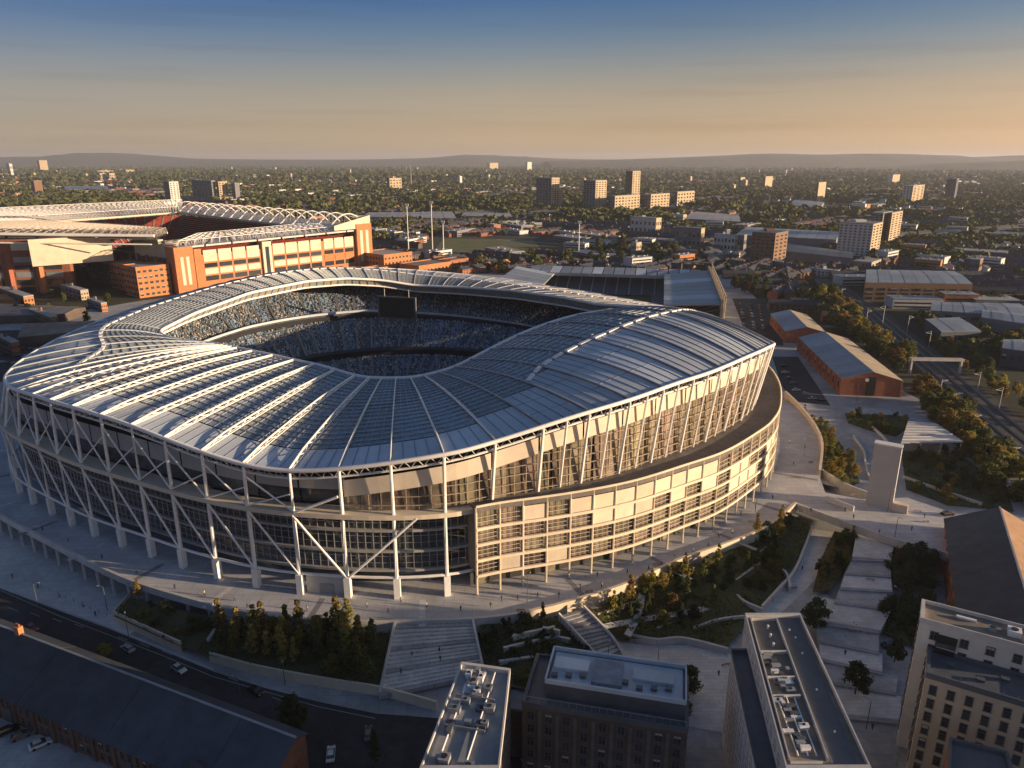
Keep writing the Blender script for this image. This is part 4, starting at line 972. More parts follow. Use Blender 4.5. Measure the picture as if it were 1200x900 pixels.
# lower brick buildings at its foot
def simple_block(name, label, cat, loc, a0, a1, b0, b1, z, wall, roof, rows, cols, win=(1.6, 1.8), sides=(0, 3), par_h=1.0, group=None):
    q = [loc.p(a, b, z) for a, b in ((a0, b0), (a1, b0), (a1, b1), (a0, b1))]
    t, q, inn = flat_block(name, label, cat, q, z, wall, roof, par_h=par_h, cap=wall, group=group)
    q = [loc.p(a, b, z) for a, b in ((a0, b0), (a1, b0), (a1, b1), (a0, b1))]
    for s in sides:
        A_, B_ = q[s], q[(s + 1) % 4]; L = (B_ - A_).length; nc = max(2, int(cols * L / max((q[1] - q[0]).length, (q[2] - q[1]).length)))
        wall_windows(t, A_, B_, [z * (r + .55) / (rows + .2) for r in range(rows)], [(k + .5) / nc for k in range(nc)], win[0], win[1])
    return t
simple_block('brick_office', 'red brick office with a dark tall window bay at the corner of the older stadium', 'building', om, -34, -4, 6, 34, 27, M_brickor, M_memb, 5, 6, (3.0, 2.2))
simple_block('brick_office', 'dark shaded brick wing with two tall glass bays beside the older stadium', 'building', om, -26, -4, 36, 86, 25, M_brick, M_memb, 4, 8, (3.2, 2.6))
simple_block('brick_office', 'low brick annex with white trim below the older stadium left wall', 'building', om, -22, -4, 90, 150, 20, M_brickd, M_memb, 3, 8, (3.2, 2.6))
for i, (a, b) in enumerate(((226, 10), (240, 40))): pass
e2 = Loc((-160, 800), (.65, .76))
simple_block('brick_stand', 'small sunlit brick block with white roof right of the older stadium', 'building', e2, 20, 62, -6, 40, 18, M_brickor, M_pale, 3, 9, (2.6, 2.2))
simple_block('brick_stand', 'low brown clad shed in front of the floodlight masts', 'building', e2, 30, 80, -52, -20, 9, M_brickor, M_membbr, 1, 9, (3, 2))
simple_block('brick_stand', 'long low brick range with a flat brown roof by the sports field', 'building', e2, 60, 120, -40, -22, 8, M_brick, M_membbr, 1, 9, (3, 2))
simple_block('brick_kiosk', 'tiny brick kiosk at the foot of the right brick tower', 'building', e2, -20, 10, -24, -8, 8, M_brickor, M_membbr, 1, 5, (3, 2))
# --- small rectangular ground to the right
sl = Loc((19, 714), (math.cos(R(-11.5)), math.sin(R(-11.5)))); 
small = thing('football_ground', 'small rectangular football ground with sheet roofs behind the oval stadium', 'stadium', sl.p(90, -70))
def sroof(name, c4, m, n, parent=small, th=1.0):
    a, b, c, d = [sl.p(*q) for q in c4]
    for i in range(n):
        t0, t1 = i / n + .003, (i + 1) / n - .003; q = [a.lerp(b, t0), a.lerp(b, t1), d.lerp(c, t1), d.lerp(c, t0)]; k = Vector((0, 0, -th)); mb = MB()
        mb.face(q); mb.face([p + k for p in q]); [mb.face([q[j], q[(j + 1) % 4], q[(j + 1) % 4] + k, q[j] + k]) for j in range(4)]
        mb.build('roof_panel', m if i % 4 != 2 else M_roofpan, parent)
SW = 162
sroof('far', [(0, 8, 20), (SW, 8, 20), (SW, -22, 17), (0, -22, 17)], M_tin, 16)
sroof('right', [(SW + 6, 0, 21), (SW + 6, -170, 21), (SW - 34, -170, 19), (SW - 34, -22, 19)], M_tin, 8)
sroof('left', [(-14, -130, 20), (-14, 0, 20), (26, -22, 17), (26, -130, 17)], M_tin, 7)
def sblk(nm, a0, a1, b0, b1, z0, z1, m):
    mb = MB(); mb.prism(sl.poly([(a0, b0), (a1, b0), (a1, b1), (a0, b1)]), z0, z1); return mb.build(nm, m, small)
sblk('outer_wall', -14, SW + 6, 8, 10, 0, 18, M_brick); sblk('outer_wall', SW + 6, SW + 8, -170, 8, 0, 24, mat('tan_cladding', (.38, .30, .20), .7, 0, .1)); sblk('outer_wall', -16, -14, -130, 8, 0, 18, M_brickor)
sblk('pitch', 30, SW - 40, -120, -30, .05, .2, M_grass)
for pts in ([(20, 8, 15), (SW, 8, 15), (SW, -34, 1), (20, -34, 1)], [(SW + 6, 0, 15), (SW + 6, -170, 15), (SW - 44, -170, 1), (SW - 44, -30, 1)], [(-14, -130, 15), (-14, 0, 15), (34, -30, 1), (34, -130, 1)]):
    mb = MB(); a, b, c, d = [sl.p(*q) for q in pts]; mb.face([a, b, c, d]); mb.build('seating', mat('slate_blue_seating', (.07, .09, .12), .8, 0, .3, .3), small, fix=False)
    mb = MB()
    for t in np.linspace(.05, .95, 12): mb.bar(a.lerp(b, t) + Vector((0, 0, .6)), d.lerp(c, t) + Vector((0, 0, .6)), 1.2, .3)
    mb.build('stair_aisles', M_pale, small, kind='stuff')
sblk('stand_fascia', 18, SW - 30, -22.6, -22, 15.2, 18.0, M_pale)
mb = MB()
for i in range(12):
    b = -168 + i * 15; mb.tube([sl.p(SW + 8.5, b, 0), sl.p(SW + 9.5, b, 26)], .5, 5); mb.tube([sl.p(SW + 9.5, b, 26), sl.p(SW + 6, b + 14, 14)], .3, 4)
mb.tube([sl.p(SW + 9.5, -170, 26), sl.p(SW + 9.5, 8, 26)], .5, 5); mb.tube([sl.p(SW + 9.5, 8, 27), sl.p(SW - 18, 10, 27)], .6, 5); mb.tube([sl.p(SW - 18, 10, 27), sl.p(SW - 18, 10, 0)], .5, 5)
mb.build('side_trusses', mat('tan_steel', (.45, .38, .28), .6), small, kind='stuff')
# --- sports field with floodlight masts
sheet('sports_field', lift(P([(505, 299), (520, 279), (625, 281), (640, 300)]), .02), mat('dry_turf', (.13, .135, .045), .95, 0, .2, .05))
def floodlight(px, yb, yt, label):
    p = at(px, yb); fw = _c * p.y + _s * EYE; h = (yb - yt) * fw / FPX * 1.02
    t = thing('floodlight_mast', label, 'floodlight', p, 0, 'floodlight masts by the sports field')
    mb = MB(); mb.tube([p, p + Vector((0, 0, h))], [.7, .45], 6); mb.build('mast', M_white, t)
    mb = MB(); mb.box(p + Vector((0, 0, h)), (5, .8, 3)); mb.build('lamp_rack', M_white, t)
    for i in range(6): mb = MB(); mb.box(p + Vector((-1.9 + .76 * i * 1.0, -.6, h)), (.55, .5, 2.4)); mb.build('lamp', M_tin, t)
floodlight(479, 298, 243, 'pale floodlight mast just right of the arched truss roof'); floodlight(507, 296, 240, 'tallest floodlight mast at the corner of the dry sports field'); floodlight(520, 300, 262, 'shorter floodlight mast in front of the sports field')
floodlight(678, 300, 262, 'thin lone mast among trees right of the sports field')
# ================================================================== TREES
def crown_mesh(name, shape, n_cl, n_leaf, ls, m, seed):
    g = np.random.default_rng(seed); H, Rr, z0 = shape['h'], shape['r'], shape['z0']; V = []; 
    for c in range(n_cl):
        t = g.random() ** .9; z = z0 + (H - z0) * t
        prof = shape['prof'](t); a = g.random() * 6.283; rad = Rr * prof * math.sqrt(g.random()) * .85
        cx, cy = rad * math.cos(a), rad * math.sin(a); cr = shape['cl'] * (.6 + .7 * g.random()) * (.55 + .45 * prof)
        for l in range(n_leaf):
            d = g.normal(size=3); d /= np.linalg.norm(d); r = cr * (.55 + .5 * g.random()); p = np.array([cx, cy, z]) + d * r * np.array([1, 1, .75])
            if p[2] < .4: p[2] = .4 + g.random() * .3
            nrm = d + g.normal(size=3) * .55 + np.array([0, 0, .3]); nrm /= np.linalg.norm(nrm)
            u = np.cross(nrm, g.normal(size=3)); u /= np.linalg.norm(u); v = np.cross(nrm, u); s = ls * (.6 + .8 * g.random())
            V += [p - u * s - v * s * .6, p + u * s - v * s * .6, p + u * s * .7 + v * s * .7, p - u * s * .7 + v * s * .7]
    V = np.array(V); n = len(V) // 4; me = bpy.data.meshes.new(name)
    me.from_pydata(V.tolist(), [], [(4 * i, 4 * i + 1, 4 * i + 2, 4 * i + 3) for i in range(n)]); me.materials.append(m); me.update(); return me
def trunk_mesh(name, h, r, seed, limbs=5, spread=1.2):
    g = random.Random(seed); mb = MB(); top = Vector((g.uniform(-.2, .2), g.uniform(-.2, .2), h)); pts = [Vector((0, 0, -.3)), Vector((g.uniform(-.1, .1), g.uniform(-.1, .1), h * .45)), top]
    mb.tube(pts, [r, r * .7, r * .3], 6)
    for i in range(limbs):
        a = i * 2.4 + g.random(); z = h * (.35 + .5 * i / limbs); b = Vector((0, 0, z))
        mb.tube([b, b + Vector((math.cos(a) * spread * .5, math.sin(a) * spread * .5, h * .12)), b + Vector((math.cos(a) * spread, math.sin(a) * spread, h * .28))], [r * .45, r * .3, r * .1], 4)
    return mb.mesh(name, M_timber)
slim = dict(h=8.5, r=1.25, z0=1.6, cl=.8, prof=lambda t: max(.12, (1 - t) ** .7 * (.55 + .9 * min(1, t * 3))))
broad = dict(h=9.5, r=3.9, z0=2.0, cl=1.5, prof=lambda t: math.sqrt(max(.02, 1 - (2 * t - .85) ** 2 / 1.4)))
cone = dict(h=10, r=2.2, z0=1.0, cl=.8, prof=lambda t: max(.08, 1 - t))
shrub = dict(h=2.6, r=1.7, z0=.3, cl=.8, prof=lambda t: math.sqrt(max(.05, 1 - t * t)))
TP = {}
for kind, shp, ncl, nl, ls, th, tr in (('slim', slim, 26, 34, .20, 7.0, .13), ('broad', broad, 44, 40, .30, 6.2, .28), ('cone', cone, 46, 30, .20, 9.0, .16), ('shrub', shrub, 12, 36, .17, 1.4, .08)):
    for mn, mm in (('olive', L_olive), ('gold', L_gold), ('dark', L_dark)):
        for v in range(2):
            nm = {'slim': 'young_tree', 'broad': 'broad_tree', 'cone': 'conifer_tree', 'shrub': 'shrub'}[kind]
            TP[kind, mn, v] = (nm, crown_mesh('crown', shp, ncl, nl, ls, mm, hash((len(kind), len(mn), v)) % 9999), trunk_mesh('trunk', th, tr, v + 3, 5, .5 if kind in ('slim', 'shrub') else 1.6))
NTREE = 0
def tree(kind, leaf, loc, sca, label, group, cat=None):
    global NTREE
    nm, cm_, tm_ = TP[kind, leaf, rnd.randrange(2)]; rz = rnd.uniform(0, 6.28); s = (sca * rnd.uniform(.9, 1.1), sca * rnd.uniform(.9, 1.1), sca * rnd.uniform(.88, 1.12))
    t = thing(nm, label, cat or ('shrub' if kind == 'shrub' else 'tree'), loc, rz, group); t.scale = s
    for n_, m_ in (('trunk', tm_), ('crown', cm_)):
        o = bpy.data.objects.new(n_, m_); C.objects.link(o); o.parent = t
    NTREE += 1; return t
def inpoly(x, y, poly):
    r = False; j = len(poly) - 1
    for i in range(len(poly)):
        if (poly[i][1] > y) != (poly[j][1] > y) and x < (poly[j][0] - poly[i][0]) * (y - poly[i][1]) / (poly[j][1] - poly[i][1]) + poly[i][0]: r = not r
        j = i
    return r
def bank(name, pts, m=None, kind='structure'): return sheet(name, [at(*p) for p in pts], m or M_soil, kind)
def zfit(pts):
    q = np.array([tuple(at(*p)) for p in pts]); A_ = np.c_[q[:, 0], q[:, 1], np.ones(len(q))]; s, *_ = np.linalg.lstsq(A_, q[:, 2], rcond=None)
    return (lambda x, y: float(s[0] * x + s[1] * y + s[2])), [tuple(r[:2]) for r in q]
def scatter(pts, n, mix, label, group, dmin=1.6, seed=1):
    """individual trees on a bank"""
    zf, poly = zfit(pts); g = random.Random(seed); xs = [p[0] for p in poly]; ys = [p[1] for p in poly]; done = []; tries = 0
    while len(done) < n and tries < n * 60:
        tries += 1; x, y = g.uniform(min(xs), max(xs)), g.uniform(min(ys), max(ys))
        if not inpoly(x, y, poly) or any((x - a) ** 2 + (y - b) ** 2 < dmin * dmin for a, b in done): continue
        done.append((x, y)); kind, leaf, s0, s1 = g.choices(mix, [m[4] for m in mix])[0][:4]
        lab = label.replace('{k}', {'gold': 'yellow green', 'olive': 'olive green', 'dark': 'dark green'}[leaf] + ' ' + {'slim': 'slim young', 'broad': 'broad', 'cone': 'conical', 'shrub': 'low round'}[kind])
        tree(kind, leaf, (x, y, zf(x, y) - .1), g.uniform(s0, s1), lab, group)
def cover(name, pts, n, h, ls, m, seed=2):
    """ground cover of small leaves, one mass"""
    zf, poly = zfit(pts); g = np.random.default_rng(seed); xs = [p[0] for p in poly]; ys = [p[1] for p in poly]; V = []
    k = 0
    cl = [(g.uniform(min(xs), max(xs)), g.uniform(min(ys), max(ys)), g.uniform(.8, 2.4)) for _ in range(max(20, n // 40))]
    while k < n:
        cx, cy, cr = cl[g.integers(len(cl))]; x, y = cx + g.normal() * cr, cy + g.normal() * cr
        if g.random() < .3: x, y = g.uniform(min(xs), max(xs)), g.uniform(min(ys), max(ys))
        k += 1
        if not inpoly(x, y, poly): continue
        p = np.array([x, y, zf(x, y) + g.random() * h * (1.2 if cr > 1.5 else .7)]); nrm = g.normal(size=3) + np.array([0, 0, .8]); nrm /= np.linalg.norm(nrm)
        u = np.cross(nrm, g.normal(size=3)); u /= np.linalg.norm(u); v = np.cross(nrm, u); s = ls * (.5 + g.random())
        V += [p - u * s - v * s, p + u * s - v * s, p + u * s * .6 + v * s, p - u * s * .6 + v * s]
    me = bpy.data.meshes.new(name); me.from_pydata([tuple(v) for v in V], [], [(4 * i, 4 * i + 1, 4 * i + 2, 4 * i + 3) for i in range(len(V) // 4)]); me.materials.append(m)
    o = bpy.data.objects.new(name, me); C.objects.link(o); o['kind'] = 'stuff'; return o
# ------------------------------------------------------------------ gardens
G1 = [(152, 700, 4.5), (250, 724, 4.8), (330, 738, 4.8), (457, 739, 4.8), (444, 806, 2.0), (380, 797, 2.0), (300, 782, 2.0), (246, 768, 2.0), (210, 757, 2.2), (133, 722, 2.4)]
bank('planted_bank', G1); cover('ground_cover', G1, 5200, .7, .22, L_olive, 3)
par([(153, 698), (133, 720), (212, 756)], 2.2, 1.1, .5, 'planter_wall', 'cream planter wall with a sharp corner at the left end of the tree bank', m=M_stone, z2=0)
par(dense([(246, 768), (300, 783), (380, 798), (444, 808), (480, 817), (512, 826)]), 1.6, 1.0, .5, 'street_wall', 'long pale street wall at the foot of the young trees', m=M_stone, z2=0)
par([(244, 752), (252, 740), (262, 742)], 3.4, .8, .8, 'planter_wall', 'small pale stone seat wall half buried in the tree bank')
scatter([(255, 738, 4.0), (330, 742, 4.6), (440, 742, 4.6), (436, 800, 2.2), (380, 792, 2.2), (300, 777, 2.2), (262, 768, 2.2)], 44, [('slim', 'gold', .85, 1.3, 6), ('slim', 'olive', .85, 1.25, 4), ('broad', 'gold', .5, .7, 1), ('broad', 'olive', .45, .7, 1), ('slim', 'dark', .6, .9, 1)], '{k} tree on the planted bank between the stadium and the street', 'young trees on the front bank', 2.3, 5)
scatter([(160, 704, 4.3), (250, 728, 4.6), (245, 760, 2.2), (150, 720, 2.6)], 12, [('shrub', 'olive', .7, 1.2, 3), ('shrub', 'dark', .7, 1.2, 2), ('shrub', 'gold', .6, 1.0, 1)], '{k} shrub in the cornered planter left of the young trees', 'shrubs in the cornered planter', 1.6, 6)
tree('slim', 'gold', at(163, 703, 4.0), .75, 'single yellow green sapling at the tip of the cornered planter', None)
tree('broad', 'gold', at(124, 773, 0), .5, 'small round yellow tree standing alone on the street verge', None)
tree('broad', 'dark', at(345, 858, 0), .95, 'dark bushy tree on the street corner by the brick works gable', None)
tree('cone', 'dark', at(440, 897, 0), .9, 'dark conical tree in the shaded side street', None)
# blue steps
n = 16; stp = thing('grand_steps', 'broad blue grey flight of steps between the young trees and the terraced garden', 'steps', at(505, 775, 3))
for i in range(n):
    t0, t1 = i / n, (i + 1) / n; z = 6.95 - 5.6 * t0
    l0, l1 = (463 - 18 * t0, 731 + 84 * t0), (463 - 18 * t1, 731 + 84 * t1); r0, r1 = (554 + 13 * t0, 729 + 60 * t0), (554 + 13 * t1, 729 + 60 * t1)
    q = [at(*l0, z), at(*r0, z), at(*r1, z), at(*l1, z)]; 
    mb = MB(); mb.prism([(p.x, p.y) for p in q], z - 1.2, z); mb.build('step', M_palepath if i % 5 else M_pave, stp)
for j in range(7):
    t = (j + .0) / 6; pts = []
    for i in range(9):
        s = i / 8; z = 7.02 - 5.6 * s + .02; pts.append(at((463 - 18 * s) * (1 - t) + (554 + 13 * s) * t, (731 + 84 * s) * (1 - t) + (729 + 60 * s) * t, z))
    mb = MB()
    if 0 < j < 6:
        for a, b in zip(pts[:-1], pts[1:]): mb.bar(a, b, .35, .12)
        mb.build('dark_strip', M_deckd, stp)
par([at(463 - 18 * s, 731 + 84 * s, 7.0 - 5.6 * s) for s in np.linspace(0, 1, 8)], 0, .9, .6, 'stair_wall', 'pale sloping wall down the left side of the blue steps', z2=0)
par([at(554 + 13 * s, 729 + 60 * s, 7.0 - 5.6 * s) for s in np.linspace(0, 1, 8)], 0, .9, .6, 'stair_wall', 'pale sloping wall between the blue steps and the terraced garden', z2=0)
# terraced garden
G2 = [(562, 731, 6.0), (600, 731, 6.0), (655, 722, 6.0), (672, 742, 4.2), (715, 798, 1.0), (690, 812, .8), (610, 812, .8), (568, 790, 1.2)]
bank('terraced_bank', G2); cover('ground_cover', G2, 3600, .7, .2, L_dark, 4)
for k, (pts, z) in enumerate(((((600, 748), (650, 737)), 5.2), (((590, 762), (650, 748), (668, 752)), 3.9), (((585, 778), (640, 770), (702, 766)), 2.6), (((622, 793), (700, 790)), 1.6), (((636, 738), (656, 742)), 5.4))):
    par(list(pts), z, .9, .7, 'terrace_wall', ['top pale terrace wall in the garden under the concourse', 'long stepped terrace wall in the middle of the terraced garden', 'low terrace wall running to the foot of the diagonal stair', 'lowest terrace wall above the dark block', 'short terrace wall near the head of the diagonal stair'][k], z2=z - 1.4)
scatter(G2, 20, [('shrub', 'dark', .7, 1.3, 4), ('shrub', 'olive', .7, 1.2, 3), ('shrub', 'gold', .6, .9, 1)], '{k} shrub among the terrace walls', 'shrubs of the terraced garden', 1.6, 8)
tree('cone', 'dark', at(636, 732, 5.5), .62, 'dark narrow conifer close under the concourse edge', None); tree('cone', 'dark', at(597, 752, 4.6), .68, 'dark conifer at the left of the terraced garden', None)
tree('broad', 'olive', at(612, 806, .8), .5, 'low olive tree squeezed behind the two front blocks', None)
# diagonal stair
n = 18; sth = thing('diagonal_stair', 'narrow stone stair running diagonally down from the concourse to the path', 'stairs', at(700, 760, 3))
lf = dense([(655, 722), (676, 745), (700, 772), (720, 803)], 6); rt = dense([(684, 713), (708, 738), (726, 762), (742, 800)], 6)
for i in range(n):
    a0, a1 = lf[i], lf[i + 1]; b0, b1 = rt[i], rt[i + 1]; z = 6.9 - 5.9 * i / n
    q = [at(*a0, z), at(*b0, z), at(*b1, z), at(*a1, z)]; mb = MB(); mb.prism([(p.x, p.y) for p in q], z - 1.0, z); mb.build('step', M_pave if i % 3 else M_deckd, sth)
par([at(*p, 6.9 - 5.9 * i / n) for i, p in enumerate(lf)], 0, 1.0, .5, 'stair_wall', 'pale wall along the left side of the diagonal stair', z2=0)
par([at(*p, 6.9 - 5.9 * i / n) for i, p in enumerate(rt)], 0, 1.0, .5, 'stair_wall', 'pale wall along the right side of the diagonal stair', z2=0)
# right hand garden
G3 = [(690, 716, 5.6), (760, 682, 5.6), (850, 647, 5.6), (930, 601, 5.0), (950, 618, 1.5), (935, 655, 1.0), (905, 697, 1.0), (882, 722, .8), (850, 760, .8), (800, 750, .8), (722, 748, 1.6)]
bank('garden_bank', G3); cover('ground_cover', G3, 12000, .9, .24, L_olive, 5); cover('ground_cover', G3, 4500, 1.0, .22, L_gold, 55)
scatter([(700, 718, 5.0), (765, 688, 5.0), (852, 654, 5.0), (922, 610, 4.6), (930, 640, 1.4), (900, 690, 1.0), (850, 722, .8), (800, 738, .8), (735, 740, 1.6)], 58, [('broad', 'olive', .35, .6, 4), ('broad', 'dark', .35, .65, 4), ('shrub', 'olive', .8, 1.3, 4), ('shrub', 'gold', .7, 1.1, 2), ('slim', 'olive', .7, 1.0, 2), ('broad', 'gold', .4, .6, 2), ('cone', 'dark', .5, .8, 2)], '{k} tree in the walled garden below the sunlit parapet', 'trees of the walled garden', 2.2, 12)
scatter([(700, 716, 5.4), (760, 686, 5.4), (850, 651, 5.4), (928, 606, 5.0), (925, 616, 4.0), (850, 664, 4.2), (765, 700, 4.2), (712, 726, 4.4)], 14, [('slim', 'gold', .75, 1.0, 3), ('broad', 'gold', .42, .6, 2)], '{k} tree right under the sunlit concourse parapet', 'golden trees under the parapet', 2.2, 14)
for k, (pts, z) in enumerate(((((862, 682), (890, 662)), 2.6), (((842, 680), (858, 694), (872, 707), (893, 716)), 1.6), (((800, 721), (835, 716), (862, 704)), 1.2), (((893, 713), (912, 692), (930, 672), (942, 645), (952, 618)), 1.2), (((738, 746), (770, 752), (800, 750), (853, 763)), 1.0), (((905, 668), (920, 672), (926, 690)), 1.4))):
    par(dense(pts, 4), z, .9, .7, 'garden_wall', ['short sloping pale wall high in the walled garden', 'bent pale garden wall left of the curving path', 'pale garden wall low in the walled garden', 'long pale wall along the curving path under the bridge', 'wavy pale wall between the garden and the lower court', 'crooked pale seat wall beside the curving path'][k], z2=0)
for k, (pts, z) in enumerate(((((716, 736), (760, 720), (800, 710)), 2.0), (((752, 708), (795, 692), (832, 678)), 3.2), (((868, 668), (888, 650), (910, 634)), 3.0), (((700, 722), (730, 712), (756, 700)), 4.2), (((812, 738), (842, 728), (872, 724)), 1.0), (((770, 738), (790, 730), (800, 722)), 1.4))):
    par(dense(pts, 4), z, .8, .6, 'terrace_wall', ['low pale terrace wall running across the foot of the walled garden', 'pale terrace wall halfway up the walled garden', 'short terrace wall near the bridge end of the walled garden', 'terrace wall beside the head of the diagonal stair', 'curved edge wall at the lowest corner of the walled garden', 'small slanting wall inside the walled garden'][k], z2=0)
for k, (pts, z) in enumerate(((((700, 745), (760, 730), (820, 716), (860, 700)), 2.1), (((790, 702), (830, 688), (880, 668)), 3.4), (((735, 744), (748, 722), (752, 700)), 3.6))):
    q = [at(x, y, z - .45 * 0) for x, y in dense(pts, 4)]; zf, _ = zfit(G3); mb = MB()
    for a, b in zip(q[:-1], q[1:]):
        d = (b - a).normalized(); n_ = Vector((-d.y, d.x, 0)) * .9; mb.face([Vector((v.x, v.y, zf(v.x, v.y) + .35)) for v in (a - n_, b - n_, b + n_, a + n_)])
    mb.build('garden_path', M_palepath, None, fix=False, kind='structure')
sheet('curving_path', lift(P([(948, 619), (990, 626), (975, 660), (935, 700), (905, 728), (870, 728), (905, 700), (937, 655)]), .06), M_palepath)
G3b = [(978, 622, 2.2), (1003, 630, 2.2), (1000, 655, 1.8), (972, 692, 1.2), (952, 694, 1.0), (962, 655, 1.4)]
bank('garden_bank', G3b); cover('ground_cover', G3b, 1500, .8, .22, L_gold, 6)
scatter(G3b, 12, [('broad', 'olive', .35, .55, 3), ('slim', 'gold', .6, .9, 2), ('broad', 'dark', .35, .5, 2)], '{k} tree on the strip between the curving path and the wide steps', 'trees between path and steps', 1.7, 15)
# lower pale court
sheet('lower_court', lift(P([(722, 752), (760, 757), (800, 756), (862, 768), (866, 800), (850, 860), (800, 850), (742, 800)]), .08), M_palepath)
for k, (x, y, s, leaf) in enumerate(((757, 800, .62, 'gold'), (806, 815, .78, 'dark'), (800, 838, .6, 'olive'))): tree('cone' if leaf == 'gold' else 'broad', leaf, at(x, y, 0), s, ['pointed yellow green tree standing in the pale lower court', 'dark tree in the pale lower court beside the long pale block', 'olive tree nearest the dark block in the lower court'][k], None)
par(dense([(776, 800), (800, 790), (812, 806), (806, 822)], 4), 0, .7, .5, 'court_planter', 'curving low planter edge in the pale lower court')
# wide steps on the right
TS = [((1003, 628), (1047, 640), (1044, 658), (998, 656)), ((998, 656), (1044, 658), (1044, 676), (990, 672)), ((990, 672), (1044, 676), (1046, 694), (984, 690)), ((984, 690), (1040, 694), (1036, 714), (978, 706)), ((964, 700), (1044, 716), (1030, 742), (955, 730)), ((955, 730), (1030, 742), (1030, 766), (960, 752)), ((960, 752), (1034, 766), (1034, 790), (962, 774)), ((962, 774), (1052, 792), (1050, 814), (968, 800)), ((968, 800), (1056, 816), (1056, 848), (990, 842)), ((990, 842), (1056, 848), (1050, 905), (1015, 905))]
wst = thing('wide_steps', 'wide pale blue stepped terraces descending between hedges on the right', 'steps', at(1000, 750, 0))
for i, q in enumerate(TS):
    z = 5.2 - .56 * i
    pp = [at(a, b, z) for a, b in q]; mb = MB(); mb.prism([(p.x, p.y) for p in pp], z - 1.4, z); mb.build('landing', M_palepath if i % 2 == 0 else M_pave, wst)
    a, b, c, d = pp
    for s in range(3):
        t0 = .86 + .05 * s; mb = MB(); e0, e1, f0, f1 = a.lerp(d, t0), b.lerp(c, t0), a.lerp(d, t0 + .045), b.lerp(c, t0 + .045)
        mb.prism([(p.x, p.y) for p in (e0, e1, f1, f0)], z - .5, z + .012 - .0 * s); mb.build('step_edge', M_deckd if s % 2 else M_pave, wst)
for nm, G, n, sd_ in (('hedge_bank', [(1036, 655, 4.5), (1055, 640, 5.5), (1098, 650, 5.5), (1096, 690, 3.5), (1040, 680, 3.5)], 12, 21), ('hedge_bank', [(1036, 700, 3.0), (1098, 700, 3.0), (1078, 760, 1.0), (1030, 738, 1.4)], 12, 22)):
    bank(nm, G); cover('ground_cover', G, 2600, 1.0, .24, L_dark, sd_)
    scatter(G, n, [('broad', 'dark', .35, .6, 4), ('shrub', 'dark', .9, 1.4, 2)], '{k} tree in the dark hedge bed right of the wide steps' if sd_ == 21 else '{k} tree in the lower hedge bed beside the wide steps', 'dark trees by the wide steps', 2.0, sd_)
for k, (x, y, s, kd, lf_) in enumerate(((954, 735, .85, 'broad', 'dark'), (1002, 812, .8, 'broad', 'dark'), (1048, 775, .6, 'broad', 'dark'), (1060, 690, .7, 'broad', 'dark'))):
    tree(kd, lf_, at(x, y, 1), s, ['dark tree standing over the left edge of the wide steps', 'dark tree growing in the middle of the lower steps', 'small dark tree by the parked car right of the steps', 'large dark tree behind the hedge beds'][k], None)
# upper park beyond the bridge
PK = [(922, 470, 2.5), (1000, 478, 2.5), (1068, 480, 2.5), (1130, 515, 2.5), (1230, 590, 2.5), (1200, 620, 2.5), (1119, 606, 2.5), (1060, 592, 2.5), (960, 566, 2.5)]
sheet('park_paving', [at(*p) for p in PK], M_pave)
for nm, G, n, mix, lab, sd_ in (
    ('park_bed', [(935, 486, 2.6), (958, 492, 2.6), (985, 520, 2.6), (1008, 565, 2.6), (990, 574, 2.6), (966, 555, 2.6), (960, 515, 2.6)], 26, [('broad', 'gold', .35, .6, 4), ('slim', 'gold', .6, .9, 3), ('broad', 'olive', .35, .6, 3)], '{k} tree in the crescent bed inside the tall curved wall', 31),
    ('park_bed', [(990, 484, 2.6), (1062, 488, 2.6), (1066, 500, 2.6), (1050, 512, 2.6), (1020, 505, 2.6), (994, 496, 2.6)], 12, [('broad', 'olive', .3, .5, 4), ('broad', 'gold', .3, .45, 2), ('shrub', 'dark', .8, 1.2, 2)], '{k} tree in the flower bed before the brick workshop', 32),
    ('park_bed', [(1056, 528, 2.6), (1120, 530, 2.6), (1180, 570, 2.6), (1188, 600, 2.6), (1110, 592, 2.6), (1062, 574, 2.6)], 24, [('broad', 'olive', .35, .6, 4), ('broad', 'dark', .35, .6, 3), ('broad', 'gold', .3, .5, 2)], '{k} tree in the park lawn behind the white slab', 33)):
    bank(nm, G); cover('ground_cover', G, 2600, .8, .25, L_olive, sd_); scatter(G, n, mix, lab, 'park trees by the plaza' if sd_ != 31 else 'trees inside the curved wall', 2.2, sd_)
for k, (pts, z) in enumerate(((((962, 552), (985, 566), (1005, 575), (1020, 580)), 4.5), (((1000, 512), (1012, 530), (1014, 545), (1018, 560)), 2.6), (((1058, 560), (1100, 575), (1150, 592)), 2.6), (((1020, 500), (1034, 512), (1040, 520)), 2.6))):
    par(dense(pts, 4), z, 1.0, .7, 'park_wall', ['long pale ramp wall running to the white slab', 'short crooked wall left of the white slab', 'low pale path edge across the park lawn', 'small bent wall near the canopy'][k], z2=0)
